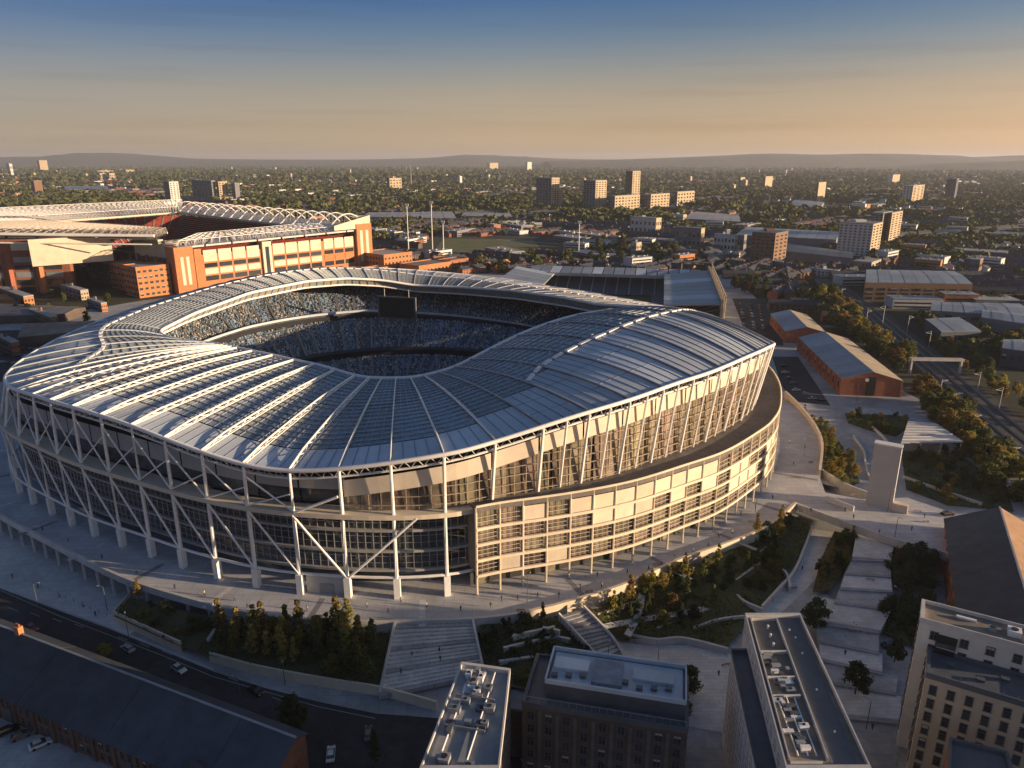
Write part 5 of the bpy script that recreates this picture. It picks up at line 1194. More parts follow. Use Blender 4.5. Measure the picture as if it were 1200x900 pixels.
# white slab monument
p0, p1 = at(1014, 590, 7), at(1045, 597, 7); d = (p1 - p0).normalized(); nn = Vector((-d.y, d.x, 0)); mono = thing('monument_slab', 'tall plain white slab standing on the plaza in front of the park', 'monument', (p0 + p1) / 2)
mb = MB(); mb.prism([(p.x, p.y) for p in (p0, p1, p1 + nn * 3.0, p0 + nn * 3.0)], 7, 29); mb.build('slab', mat('white_concrete', (.55, .53, .50), .8, 0, .06, .2, dirt=.12), mono)
mb = MB(); e = d * .15; mb.prism([(p.x, p.y) for p in (p0 - e - nn * .15, p1 + e - nn * .15, p1 + e + nn * 3.15, p0 - e + nn * 3.15)], 29, 29.5); mb.build('coping', M_white, mono)
mb = MB(); pc_ = at(1054, 599, 7); mb.box((pc_.x, pc_.y, 8.4), (4.6, 2.4, 2.8), math.atan2(d.y, d.x)); tag(mb.build('sign_plinth', M_stone, None), 'small sunlit cream block at the foot of the white slab', 'plinth')
mb = MB(); a = at(1000, 600, 7); b = at(968, 588, 7); mb.bar(b + Vector((0, 0, 1.2)), a + Vector((0, 0, 1.2)), .5, 2.0); tag(mb.build('bench_wall', M_conc, None), 'grey wall and dark bays left of the white slab foot', 'wall')
# canopy
cq = [at(*p, 7.5) for p in ((1064, 494), (1096, 496), (1129, 518), (1056, 519))]; can = thing('canopy', 'flat pale canopy on slim posts at the far side of the park', 'canopy', sum(cq, Vector()) / 4)
mb = MB(); mb.prism([(p.x, p.y) for p in cq], 7.2, 7.7); mb.build('canopy_roof', M_conc, can)
for t in (.02, .33, .66, .98):
    p = cq[3].lerp(cq[2], t); mb = MB(); mb.tube([(p.x, p.y + .4, 2.5), (p.x, p.y + .4, 7.2)], .25, 6); mb.build('post', M_conc, can)
mb = MB()
for i in range(1, 8): mb.bar(cq[0].lerp(cq[3], i / 8) + Vector((0, 0, .3)), cq[1].lerp(cq[2], i / 8) + Vector((0, 0, .3)), .3, .25)
mb.build('canopy_ribs', M_white, can, kind='stuff')
# ================================================================== MIDDLE DISTANCE
def fwd(y, z): return _c * y + _s * (EYE - z)
def height_at(p, py):
    """height that puts the top of something standing at p on picture row py"""
    k = (450 - py) / FPX; return EYE + (k * (_c * p.y + _s * EYE) - _s * p.y - k * 0) / (_c + k * _s) - (k * _s * EYE - k * _s * EYE) - 0 if False else _hsolve(p, k)
def _hsolve(p, k):
    # k = (s*y + c*(z-E)) / (c*y - s*(z-E))
    return EYE + (k * _c * p.y - _s * p.y) / (_c + k * _s)
AX = R(-40.5)
def lblock(name, label, cat, px, pyb, pyt, wl, wr, wall, roof=None, floors=0, colsl=4, colsr=3, lit=None, group=None, win=True, rz=None):
    """a block seen on its corner: wl / wr are the widths in the picture of its left (shaded) and right (sunlit) faces"""
    p = at(px, pyb); z = _hsolve(p, (450 - pyt) / FPX); f = fwd(p.y, 0) / FPX
    ang = AX if rz is None else R(rz)
    u = Vector((math.cos(ang), math.sin(ang), 0)); v = Vector((-u.y, u.x, 0))      # right face runs along v, left face along -u... seen from the camera
    view = Vector((p.x, p.y, 0)).normalized(); side = Vector((view.y, -view.x, 0))
    a = wl * f / max(.25, abs(u.dot(side))); b = wr * f / max(.25, abs(v.dot(side)))
    q = [p, p + v * b, p + v * b - u * a, p - u * a]; q = ccw([Vector((t.x, t.y, z)) for t in q]); c = sum(q, Vector()) / 4
    t = thing(name, label, cat, (c.x, c.y, 0), 0, group); mb = MB(); mb.prism([(k.x, k.y) for k in q], 0, z); mb.build('wall', wall, t)
    mb = MB(); mb.prism([((k.x - c.x) * 1.02 + c.x, (k.y - c.y) * 1.02 + c.y) for k in q], z + .01, z + max(.8, z * .02)); mb.build('roof', roof or M_memb, t)
    if lit:                                           # sun side gets a separate tone, its sunlight put into the colour
        mb = MB(); n = u * .2; e0, e1 = p + n, p + v * b + n; mb.face([(e0.x, e0.y, .1), (e1.x, e1.y, .1), (e1.x, e1.y, z - .3), (e0.x, e0.y, z - .3)]); mb.face([(e0.x - .4 * u.x, e0.y - .4 * u.y, z - .3), (e1.x - .4 * u.x, e1.y - .4 * u.y, z - .3), (e1.x, e1.y, z - .3), (e0.x, e0.y, z - .3)]); mb.build('sunlit_face', lit, t, fix=False)
    if floors:
        fh = z / (floors + .4)
        zs = [fh * (i + .6) for i in range(floors)]
        if win:
            wall_windows(t, p - u * a, p, zs, [(i + .5) / colsl for i in range(colsl)], a / colsl * .5, fh * .5, .12)
            wall_windows(t, p, p + v * b, zs, [(i + .5) / colsr for i in range(colsr)], b / colsr * .5, fh * .5, .3)
    mb = MB(); cc = c.lerp(q[2], .25); mb.box((cc.x, cc.y, z + 2), (min(a, b) * .35, min(a, b) * .35, 3)); mb.build('plant_room', wall, t)
    return t
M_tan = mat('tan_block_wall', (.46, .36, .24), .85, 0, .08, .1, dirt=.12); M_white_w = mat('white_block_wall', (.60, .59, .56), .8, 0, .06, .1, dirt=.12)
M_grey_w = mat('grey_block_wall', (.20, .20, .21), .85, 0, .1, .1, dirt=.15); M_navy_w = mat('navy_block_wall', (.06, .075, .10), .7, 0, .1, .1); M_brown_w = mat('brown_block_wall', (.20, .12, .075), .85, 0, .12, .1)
T = lblock
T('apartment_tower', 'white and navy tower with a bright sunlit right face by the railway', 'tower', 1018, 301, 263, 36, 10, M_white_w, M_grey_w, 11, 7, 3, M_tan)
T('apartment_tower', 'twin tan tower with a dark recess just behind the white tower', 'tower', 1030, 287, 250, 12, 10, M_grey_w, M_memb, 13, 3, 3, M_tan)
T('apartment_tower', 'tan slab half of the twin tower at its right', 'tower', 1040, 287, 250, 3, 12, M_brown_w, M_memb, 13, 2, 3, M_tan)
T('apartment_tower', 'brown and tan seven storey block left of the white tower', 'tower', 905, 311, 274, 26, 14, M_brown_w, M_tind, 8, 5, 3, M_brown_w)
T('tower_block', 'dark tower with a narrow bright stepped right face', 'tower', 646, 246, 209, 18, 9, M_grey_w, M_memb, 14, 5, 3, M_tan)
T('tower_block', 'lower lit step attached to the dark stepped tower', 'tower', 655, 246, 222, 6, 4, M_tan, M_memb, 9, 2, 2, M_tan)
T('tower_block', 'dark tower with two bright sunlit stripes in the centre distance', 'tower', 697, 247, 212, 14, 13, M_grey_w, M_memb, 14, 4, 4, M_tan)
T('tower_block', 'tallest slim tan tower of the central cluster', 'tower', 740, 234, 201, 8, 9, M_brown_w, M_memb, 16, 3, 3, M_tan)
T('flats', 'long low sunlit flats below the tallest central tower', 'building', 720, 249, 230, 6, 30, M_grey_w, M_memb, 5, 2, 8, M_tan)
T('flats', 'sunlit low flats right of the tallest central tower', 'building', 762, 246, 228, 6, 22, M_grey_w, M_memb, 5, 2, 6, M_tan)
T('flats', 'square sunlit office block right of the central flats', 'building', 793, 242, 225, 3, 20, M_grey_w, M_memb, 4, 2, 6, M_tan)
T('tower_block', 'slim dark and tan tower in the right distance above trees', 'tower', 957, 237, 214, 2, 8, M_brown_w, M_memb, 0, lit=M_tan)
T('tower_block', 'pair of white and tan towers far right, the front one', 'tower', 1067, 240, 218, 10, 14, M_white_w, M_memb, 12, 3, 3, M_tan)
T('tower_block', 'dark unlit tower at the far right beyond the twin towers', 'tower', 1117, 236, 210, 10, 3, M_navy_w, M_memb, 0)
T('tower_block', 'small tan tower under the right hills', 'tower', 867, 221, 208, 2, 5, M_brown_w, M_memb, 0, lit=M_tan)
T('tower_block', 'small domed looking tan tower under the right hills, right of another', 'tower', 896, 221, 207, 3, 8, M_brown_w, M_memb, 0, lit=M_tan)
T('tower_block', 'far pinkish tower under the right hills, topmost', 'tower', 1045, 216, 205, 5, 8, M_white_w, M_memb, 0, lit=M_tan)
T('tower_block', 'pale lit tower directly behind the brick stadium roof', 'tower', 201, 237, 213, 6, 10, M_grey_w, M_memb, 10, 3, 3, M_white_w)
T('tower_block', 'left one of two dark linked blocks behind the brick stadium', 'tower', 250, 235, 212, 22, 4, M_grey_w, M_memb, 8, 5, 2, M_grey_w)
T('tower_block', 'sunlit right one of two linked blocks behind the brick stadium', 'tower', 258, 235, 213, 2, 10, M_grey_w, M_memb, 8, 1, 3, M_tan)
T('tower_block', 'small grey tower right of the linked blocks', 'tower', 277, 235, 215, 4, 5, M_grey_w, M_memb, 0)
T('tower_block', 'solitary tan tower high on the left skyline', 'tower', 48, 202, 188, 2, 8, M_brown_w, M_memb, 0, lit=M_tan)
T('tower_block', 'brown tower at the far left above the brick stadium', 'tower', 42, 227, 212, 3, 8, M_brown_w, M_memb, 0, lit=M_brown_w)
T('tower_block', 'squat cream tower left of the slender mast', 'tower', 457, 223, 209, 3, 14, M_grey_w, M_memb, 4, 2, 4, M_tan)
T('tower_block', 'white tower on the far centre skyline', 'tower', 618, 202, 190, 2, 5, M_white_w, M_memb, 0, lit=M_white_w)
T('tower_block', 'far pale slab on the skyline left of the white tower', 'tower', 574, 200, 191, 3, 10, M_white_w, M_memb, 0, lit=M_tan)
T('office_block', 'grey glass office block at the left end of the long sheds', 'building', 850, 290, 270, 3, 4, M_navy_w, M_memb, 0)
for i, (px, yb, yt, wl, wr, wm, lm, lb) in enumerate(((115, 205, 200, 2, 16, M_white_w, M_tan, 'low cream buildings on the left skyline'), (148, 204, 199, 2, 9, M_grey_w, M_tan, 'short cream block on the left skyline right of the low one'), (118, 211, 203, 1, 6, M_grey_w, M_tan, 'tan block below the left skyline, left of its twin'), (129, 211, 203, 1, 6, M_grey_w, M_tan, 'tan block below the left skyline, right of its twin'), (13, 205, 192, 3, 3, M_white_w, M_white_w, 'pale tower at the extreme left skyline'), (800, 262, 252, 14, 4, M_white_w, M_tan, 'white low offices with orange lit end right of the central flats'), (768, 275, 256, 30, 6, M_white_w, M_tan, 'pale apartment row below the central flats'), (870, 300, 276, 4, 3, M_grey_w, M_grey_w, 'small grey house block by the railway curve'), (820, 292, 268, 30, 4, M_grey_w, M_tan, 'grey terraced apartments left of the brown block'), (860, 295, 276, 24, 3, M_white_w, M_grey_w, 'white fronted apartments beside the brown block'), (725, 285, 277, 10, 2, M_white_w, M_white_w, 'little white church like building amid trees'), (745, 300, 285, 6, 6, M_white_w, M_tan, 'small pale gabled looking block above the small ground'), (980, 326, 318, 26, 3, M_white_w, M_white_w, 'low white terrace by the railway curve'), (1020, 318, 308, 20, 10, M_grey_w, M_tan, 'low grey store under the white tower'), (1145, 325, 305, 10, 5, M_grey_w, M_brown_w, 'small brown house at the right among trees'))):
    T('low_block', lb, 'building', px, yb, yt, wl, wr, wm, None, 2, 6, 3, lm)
# slender mast
p = at(482, 219); h = _hsolve(p, (450 - 192) / FPX); tm = thing('radio_mast', 'slender pale mast rising from the far woods', 'mast', p); mb = MB(); mb.tube([p, p + Vector((0, 0, h * .6)), p + Vector((0, 0, h))], [2.2, 1.8, .5], 6); mb.build('mast', M_steel, tm)
# sheds: near left/near right/far right/far left roof corners in the picture at roof height
def shed(name, label, c4, z, wall, roof, bays=6, seams=True, ridge=1.5, wins=0):
    q = [at(x, y, z) for x, y in c4]; ct = sum(q, Vector()) / 4; t = thing(name, label, 'industrial shed', (ct.x, ct.y, 0)); qq = ccw(q)
    mb = MB(); mb.prism([(p.x, p.y) for p in qq], 0, z); mb.build('wall', wall, t)
    m0, m1 = (q[0] + q[3]) / 2 + Vector((0, 0, ridge)), (q[1] + q[2]) / 2 + Vector((0, 0, ridge))
    for e0, e1 in ((q[0], q[1]), (q[3], q[2])):
        for i in range(bays):
            a, b = e0.lerp(e1, i / bays + .002), e0.lerp(e1, (i + 1) / bays - .002); r0, r1 = m0.lerp(m1, i / bays + .002), m0.lerp(m1, (i + 1) / bays - .002); up = Vector((0, 0, .25 + .12 * (i % 2)))
            mb = MB(); mb.face([a + up, b + up, r1 + up, r0 + up]); mb.face([a, b, b + up, a + up]); mb.build('roof_sheet', roof, t)
    for e in ((q[0], q[3], m0), (q[1], q[2], m1)): mb = MB(); mb.face([e[0], e[1], e[2]]); mb.build('gable', wall, t)
    if wins: wall_windows(t, q[0], q[1], [z * (r + .55) / 4 for r in range(3)] if z > 12 else [z * .55], [(k + .5) / wins for k in range(wins)], (q[1] - q[0]).length / wins * .55, z / 7 if z > 12 else z / 3, .15)
    return t
shed('factory', 'long grey roofed factory block with dark brick front right of the railway', ((1014, 331), (1140, 333), (1118, 318), (1015, 316)), 16, M_brown_w, M_tin, 8, wins=9)
shed('shed', 'pale ribbed shed at the right edge beyond the railway', ((1090, 364), (1215, 372), (1195, 356), (1092, 354)), 9, M_grey_w, M_tin, 9, wins=8)
shed('shed', 'second pale ribbed shed behind the right edge one', ((1150, 372), (1230, 384), (1215, 368), (1150, 362)), 9, M_grey_w, M_tin, 6)
shed('shed', 'small flat white topped workshop in front of the ribbed sheds', ((1103, 389), (1150, 388), (1124, 372), (1084, 374)), 10, M_navy_w, M_tin, 3, ridge=.3, wins=5)
shed('depot', 'dark depot with grey roof at the right edge near the gantry', ((1174, 408), (1230, 416), (1215, 398), (1176, 398)), 11, M_navy_w, M_tin, 4, wins=6)
shed('long_shed', 'very long pale industrial roof left of the white tower', ((862, 275), (980, 281), (985, 272), (876, 266)), 12, M_grey_w, M_tin, 10)
shed('long_shed', 'grey warehouse roof behind the brown block', ((880, 290), (1000, 303), (1000, 296), (900, 282)), 10, M_grey_w, M_tind, 8)
shed('long_shed', 'long pale shed roof beyond the floodlight masts', ((425, 254), (535, 256), (530, 248), (432, 249)), 8, M_grey_w, M_pale, 8)
shed('long_shed', 'white roofed store in the distance behind the masts', ((540, 253), (600, 254), (598, 250), (545, 249)), 8, M_grey_w, M_pale, 6)
shed('long_shed', 'wide low factory roofs right of the central flats', ((800, 256), (868, 260), (866, 252), (815, 248)), 9, M_grey_w, M_pale, 6)
shed('long_shed', 'flat long roof above the linked blocks at left', ((75, 222), (128, 222), (126, 218), (76, 218)), 10, M_grey_w, M_tin, 5)
shed('long_shed', 'pale sheds at right under the hill, left group', ((925, 240), (960, 244), (966, 237), (932, 234)), 8, M_grey_w, M_tin, 4)
shed('yard_shed', 'low dark market roof at the left edge below the brick stadium', ((-30, 372), (75, 368), (100, 360), (0, 356)), 6, M_brickd, M_tind, 6)
shed('yard_shed', 'grey flat depot roof at left beside the oval stadium', ((20, 396), (98, 388), (112, 376), (30, 380)), 6, M_brickd, M_membbr, 5)
shed('yard_shed', 'small orange roofed shed at the extreme left', ((-20, 352), (22, 351), (24, 345), (-10, 344)), 5, M_brickor, mat('orange_roof', (.42, .22, .11), .8, 0, .15, .2), 3)
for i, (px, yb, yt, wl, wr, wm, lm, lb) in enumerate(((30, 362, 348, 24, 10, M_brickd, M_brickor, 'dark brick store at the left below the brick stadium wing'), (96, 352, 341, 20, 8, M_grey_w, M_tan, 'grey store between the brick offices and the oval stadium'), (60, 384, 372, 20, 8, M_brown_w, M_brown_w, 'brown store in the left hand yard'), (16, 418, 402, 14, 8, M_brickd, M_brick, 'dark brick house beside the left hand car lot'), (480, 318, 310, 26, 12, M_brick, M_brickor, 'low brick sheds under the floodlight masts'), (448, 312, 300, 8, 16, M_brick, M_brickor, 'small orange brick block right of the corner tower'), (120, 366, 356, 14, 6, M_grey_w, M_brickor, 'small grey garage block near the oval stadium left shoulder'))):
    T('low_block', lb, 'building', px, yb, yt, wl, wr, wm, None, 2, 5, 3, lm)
# brick workshops by the car park
h_a, h_b = at(1023, 436, 13.2), at(966, 389, 13.2)
tH, g = gable('brick_workshop', 'long red brick workshop with ribbed metal roof tinted sunlit on one slope beside the railway trees', 'workshop', h_a, h_b, 30, 9.0, 13.2, M_brick, M_tin, mat('sunlit_metal_roof', (.42, .34, .24), .6, .1, .12, .3, dirt=.15), sheets=13)  # right slope is the same sheet with warm sunlight put into its colour
for A_, B_ in ((g['A0'], g['B0']), (g['B1'], g['A1'])):
    for i in range(11):
        p = A_.lerp(B_, i / 10); n_ = g['n'] * (-.2 if A_ is g['A0'] else .2); mb = MB(); mb.box((p.x + n_.x, p.y + n_.y, 4.4), (.9, .8, 8.8), math.atan2(g['d'].y, g['d'].x)); mb.build('brick_pier', M_brick, tH)
    wall_windows(tH, A_ if A_ is not g['A0'] else B_, B_ if A_ is not g['A0'] else A_, (4.6,), [(k + .5) / 10 for k in range(10)], 2.4, 3.6, .1)
mb = MB(); p = (g['A0'] + g['A1']) / 2 - g['d'] * .15; rzH = math.atan2(g['n'].y, g['n'].x); mb.box((p.x, p.y, 5.2), (4.5, .4, 10.0), rzH); mb.build('glazed_bay', M_dark, tH)
p = g['A0'].lerp(g['A1'], .42) - g['d'] * .3; mb = MB(); mb.box((p.x, p.y, 8.8), (1.6, .3, 1.6), rzH); mb.build('wall_sign', M_white, tH)
h_a, h_b = at(945, 384, 11), at(925, 364, 11)
tH2, g = gable('brick_workshop', 'smaller red brick workshop with a grey metal roof behind the long one', 'workshop', h_a, h_b, 26, 8.0, 11.5, M_brick, M_tin, MATS['sunlit_metal_roof'], sheets=5)  # right slope again coloured as if sunlit
wall_windows(tH2, g['B0'], g['A0'], (4.4,), [(k + .5) / 4 for k in range(4)], 2.2, 3, .1)
# ------------------------------------------------------------------ railway
RW0 = [(940, 325), (985, 352), (1020, 385), (1065, 425), (1112, 470), (1160, 515), (1215, 560), (1290, 622)]
RW1 = [(962, 322), (1008, 345), (1052, 378), (1105, 418), (1158, 460), (1205, 498), (1260, 540), (1330, 600)]
RW0, RW1 = dense(RW0, 4), dense(RW1, 4)
sheet('railway_bed', lift(P(RW0) + P(RW1[::-1]), .25), M_ballast)
for tr in (.12, .32, .55, .78):
    for s in (-.72, .72):
        pts = []
        for a, b in zip(RW0, RW1):
            p, q = at(*a), at(*b); d = (q - p); c = p + d * tr + d.normalized() * s; pts.append(c + Vector((0, 0, .42)))
        mb = MB()
        for a, b in zip(pts[:-1], pts[1:]): mb.bar(a, b, .26, .18)
        mb.build('rail', M_rail, None, kind='structure')
slm = MB(); slm.box((0, 0, .32), (2.6, .26, .12)); slme = slm.mesh('sleeper', M_conc)
mb = MB()
for tr in (.12, .32, .55, .78):
    for (a, a2), (b, b2) in zip(zip(RW0[:-1], RW0[1:]), zip(RW1[:-1], RW1[1:])):
        p, p2 = at(*a).lerp(at(*b), tr), at(*a2).lerp(at(*b2), tr); L = (p2 - p).length; rz = math.atan2((p2 - p).y, (p2 - p).x) + math.pi / 2
        for i in range(int(L / 1.1)): c = p.lerp(p2, i * 1.1 / L); mb.box((c.x, c.y, .32), (2.5, .26, .12), rz)
mb.build('sleepers', mat('sleeper_concrete', (.15, .14, .13), .9), None, kind='stuff', fix=False)
def mastpole(px, yb, yt, arm, lab):
    p = at(px, yb); h = _hsolve(p, (450 - yt) / FPX); t = thing('catenary_mast', lab, 'mast', p, 0, 'railway masts'); mb = MB(); mb.tube([p, p + Vector((0, 0, h))], .24, 5); mb.build('mast', M_steel, t)
    mb = MB(); mb.tube([p + Vector((0, 0, h * .85)), p + Vector((arm, arm * .3, h * .93))], .12, 4); mb.tube([p + Vector((0, 0, h * .99)), p + Vector((arm, arm * .3, h * .93))], .08, 4); mb.build('bracket_arm', M_steel, t)
for i, m_ in enumerate(((1014, 384, 363, 4), (1033, 386, 358, -4), (1062, 394, 370, 4), (1101, 462, 445, 4), (1117, 478, 460, 4), (1145, 459, 436, -4), (1170, 480, 454, -4), (1182, 549, 524, 4), (1138, 508, 486, 4), (985, 352, 338, 4), (1088, 408, 388, -4))):
    mastpole(*m_, ['railway mast at the bend, left of the track', 'railway mast at the bend, right of the track', 'railway mast before the right hand sheds', 'railway mast just past the brick workshop gable', 'railway mast left of the tracks beside the canopy', 'railway mast right of the tracks opposite the workshop', 'railway mast right of the tracks near the frame edge', 'nearest railway mast by the park hedge', 'railway mast left of the tracks above the park', 'farthest railway mast near the curve', 'railway mast right of the track at the signal gantry'][i])
ga, gb = at(1066, 437), at(1124, 438); gh = 8.5; gt = thing('signal_gantry', 'pale steel gantry spanning the railway tracks', 'gantry', (ga + gb) / 2)
for p in (ga, gb): mb = MB(); mb.box((p.x, p.y, gh / 2), (1.0, 1.6, gh)); mb.build('leg', M_conc, gt)
for dy in (-1.2, 1.2): mb = MB(); mb.bar(ga + Vector((-1, dy, gh)), gb + Vector((1, dy, gh)), .4, 1.5); mb.build('beam', M_conc, gt)
mb = MB(); mb.bar(ga + Vector((-1, 0, gh + .3)), gb + Vector((1, 0, gh + .3)), 2.0, .2); mb.build('deck', M_steel, gt)
# ------------------------------------------------------------------ cars
def car_proto(name, body_m):
    t = thing(name, 'x', 'car'); L, W_ = 4.3, 1.75
    prof = [(-2.15, .35), (-2.15, .8), (-1.95, .92), (-1.2, .98), (1.1, .95), (2.0, .78), (2.15, .6), (2.15, .35)]
    cab = [(-1.75, .95), (-1.35, 1.42), (.25, 1.45), (1.05, .96)]
    def ext(prof, hw, top=None):
        mb = MB(); n = len(prof); l = [Vector((x, -hw, z)) for x, z in prof]; r = [Vector((x, hw, z)) for x, z in prof]
        for v in l + r:
            if top and v.z > 1.2: v.y *= top
        mb.face(l); mb.face(r[::-1])
        for i in range(n): mb.face([l[i], r[i], r[(i + 1) % n], l[(i + 1) % n]])
        return mb
    ext(prof, W_ / 2).build('body', body_m, t); ext(cab, W_ / 2 * .93, .82).build('cabin_glass', M_pane, t)
    mb = MB(); mb.box((-.55, 0, 1.455), (1.5, 1.2, .05)); mb.build('car_roof', body_m, t)
    for x in (-1.3, 1.3):
        for y in (-.82, .82): mb = MB(); mb.tube([(x, y - .1, .33), (x, y + .1, .33)], .33, 10); mb.build('wheel', M_dark, t)
    for y in (-.6, .6): mb = MB(); mb.box((2.14, y, .68), (.06, .3, .14)); mb.build('headlight', M_white, t)
    return t
carcols = {'white': (.62, .62, .62), 'black': (.015, .015, .017), 'silver': (.36, .37, .38), 'dark blue': (.03, .05, .10), 'red': (.28, .03, .025), 'grey': (.13, .135, .14)}
protos = {}
def car(colr, px, py, deg, where, group, z=0.0):
    p = at(px, py, z); lab = f'{colr} car {where}'
    if colr not in protos:
        t = car_proto('parked_car', mat('car_paint_' + colr.replace(' ', '_'), carcols[colr], .25, .2, .03, 1, spec=.6)); protos[colr] = t; t.location = p + Vector((0, 0, .03)); t.rotation_euler = (0, 0, R(deg)); t['label'] = lab; t['group'] = group; return
    dup(protos[colr], p + Vector((0, 0, .03)), R(deg), 1.0, lab, group)
cg = random.Random(3); cn = ['white', 'black', 'silver', 'dark blue', 'grey', 'red']
for k, (c_, x, y, d) in enumerate((('grey', 25, 864, 40), ('white', 48, 874, 40), ('black', 10, 858, 40))): car(c_, x, y, d, 'in the small yard below the brick works wall', 'cars by the brick works')
car('white', 210, 786, -33, 'driving on the street below the planter wall', None); car('silver', 150, 762, 147, 'driving on the street beside the cornered planter', None); car('black', 300, 812, -32, 'driving on the street toward the side street', None); car('grey', 432, 862, 100, 'waiting in the side street by the narrow block', None)
car('white', 388, 886, 100, 'parked in the shaded side street at the bottom', None); car('red', 38, 738, -32, 'driving along the lower left street', None); car('black', 1110, 604, 10, 'parked on the plaza beside the warehouse wall', None, 7.0)
car('dark blue', 1043, 758, 10, 'parked beside the middle of the wide steps', None); car('grey', 1040, 716, 10, 'parked above the other one by the hedge beds', None, 2); car('silver', 1062, 832, 80, 'parked in shade left of the corner block', None)
for i, (x, y) in enumerate(((918, 430), (920, 437), (925, 444), (929, 450), (943, 462), (952, 468), (962, 470), (933, 458))): car(cn[(i * 5 + 1) % 6], x, y, 8, f'beside the brick workshop, {["first", "second", "third", "fourth", "sixth", "seventh", "eighth", "fifth"][i]} in line from the top', 'workshop car park')
i = 0
for r_ in range(3):
    for s_ in range(9):
        if cg.random() < .2: continue
        car(cg.choice(cn), 868 + r_ * 11 + s_ * .6, 357 + s_ * 3.4 + r_, 92, f'in the lot behind the oval stadium, {["left", "middle", "right"][r_]} row, {["first", "second", "third", "fourth", "fifth", "sixth", "seventh", "eighth", "nearest"][s_]}', 'cars in the lot behind'); i += 1
for r_ in range(4):
    for s_ in range(7):
        if cg.random() < .25: continue
        car(cg.choice(cn), -8 + s_ * 8 + r_ * 3, 398 + r_ * 9 + s_ * .5, 70, f'in the left edge lot, {["top", "second", "third", "bottom"][r_]} row, {["first", "second", "third", "fourth", "fifth", "sixth", "seventh"][s_]} from the left', 'cars in the left lot')
sheet('car_park', lift(P([(905, 418), (935, 418), (975, 478), (935, 480), (915, 450)]), .05), M_asph); sheet('car_park', lift(P([(858, 350), (915, 350), (918, 405), (880, 405)]), .05), M_asph); sheet('car_park', lift(P([(-40, 388), (70, 386), (60, 440), (-60, 455)]), .05), M_asph)
# ------------------------------------------------------------------ people
def person_mesh(seed):
    g = random.Random(seed); sw = g.uniform(.1, .28); J = {0: ((0, 0, .95), .15), 1: ((0, 0, 1.2), .15), 2: ((0, 0, 1.45), .13), 3: ((0, 0, 1.55), .06), 4: ((0, .02, 1.68), .11), 5: ((-.1, sw * .4, .5), .085), 6: ((-.1, sw, .06), .055), 7: ((.1, -sw * .3, .5), .085), 8: ((.1, -sw, .06), .055), 9: ((-.22, 0, 1.42), .065), 10: ((-.27, -sw * .6, 1.12), .05), 11: ((-.26, -sw * .7 + .08, .86), .04), 12: ((.22, 0, 1.42), .065), 13: ((.27, sw * .6, 1.12), .05), 14: ((.26, sw * .7 + .08, .86), .04), 15: ((-.1, sw + .15, .03), .04), 16: ((.1, -sw + .15, .03), .04), 17: ((0, .02, 1.78), .07)}
    E_ = [(0, 1), (1, 2), (2, 3), (3, 4), (4, 17), (0, 5), (5, 6), (6, 15), (0, 7), (7, 8), (8, 16), (2, 9), (9, 10), (10, 11), (2, 12), (12, 13), (13, 14)]
    me = bpy.data.meshes.new('person_rig'); me.from_pydata([J[i][0] for i in range(18)], E_, []); o = bpy.data.objects.new('person_rig', me); C.objects.link(o)
    md = o.modifiers.new('s', 'SKIN')
    for i in range(18): me.skin_vertices[0].data[i].radius = (J[i][1], J[i][1])
    me.skin_vertices[0].data[0].use_root = True; o.modifiers.new('u', 'SUBSURF').levels = 1
    dg = bpy.context.evaluated_depsgraph_get(); r = bpy.data.meshes.new_from_object(o.evaluated_get(dg)); bpy.data.objects.remove(o)
    return r
pcl = [('dark coat', mat('dark_cloth', (.03, .03, .035), .9)), ('pale coat', mat('pale_cloth', (.40, .38, .35), .9)), ('blue jacket', mat('blue_cloth', (.06, .10, .20), .9))]
trou = mat('trouser_cloth', (.03, .032, .04), .9); skin = mat('skin', (.45, .29, .21), .6); hair = mat('hair', (.03, .02, .015), .8); pms = []
for i, (nm, m_) in enumerate(pcl):
    me = person_mesh(i); me.materials.clear()
    for q in (m_, trou, skin, hair): me.materials.append(q)
    for f in me.polygons: f.material_index = 1 if f.center.z < .95 else (0 if f.center.z < 1.53 else (3 if f.center.z > 1.72 or f.center.y < -.03 else 2))
    pms.append((nm, me))
def folk(spots, z, where, group, seed):
    g = random.Random(seed)
    for x, y in spots:
        nm, me = g.choice(pms); p = at(x, y, z); o = bpy.data.objects.new('person', me); C.objects.link(o); o.location = p; o.rotation_euler = (0, 0, g.uniform(0, 6.28)); tag(o, f'person in a {nm} walking {where}', 'person', group)
folk([(205, 690), (290, 713), (430, 712), (500, 712), (607, 703), (655, 700), (705, 688), (760, 668), (812, 648), (842, 630), (700, 676), (540, 716), (120, 655), (160, 672), (240, 698), (275, 704), (360, 716), (390, 708), (455, 718), (470, 706), (575, 712), (588, 704), (630, 700), (680, 690), (735, 672), (742, 680), (775, 664), (790, 652), (830, 640), (858, 626), (80, 634), (50, 622)], 7.0, 'on the concourse in front of the oval stadium', 'people on the concourse', 1)
folk([(868, 604), (885, 596), (905, 585), (903, 560), (930, 545), (943, 525), (925, 520), (950, 600), (990, 600), (1000, 608), (1083, 607), (1068, 622), (1030, 625)], 7.0, 'on the plaza by the bridge', 'people on the plaza', 2)
folk([(1013, 665), (1003, 738), (990, 768), (1000, 735), (1022, 855), (905, 705), (940, 668), (842, 792), (775, 790), (815, 800)], 1.5, 'on the paths and steps below the bridge', 'people below the bridge', 3)
folk([(470, 790), (483, 770), (515, 765), (516, 775), (470, 765), (530, 750)], 4.0, 'down the blue steps', 'people on the blue steps', 4)
folk([(45, 690), (98, 712), (112, 722), (15, 678), (70, 700)], 0.04, 'on the shaded left forecourt', 'people on the forecourt', 5)
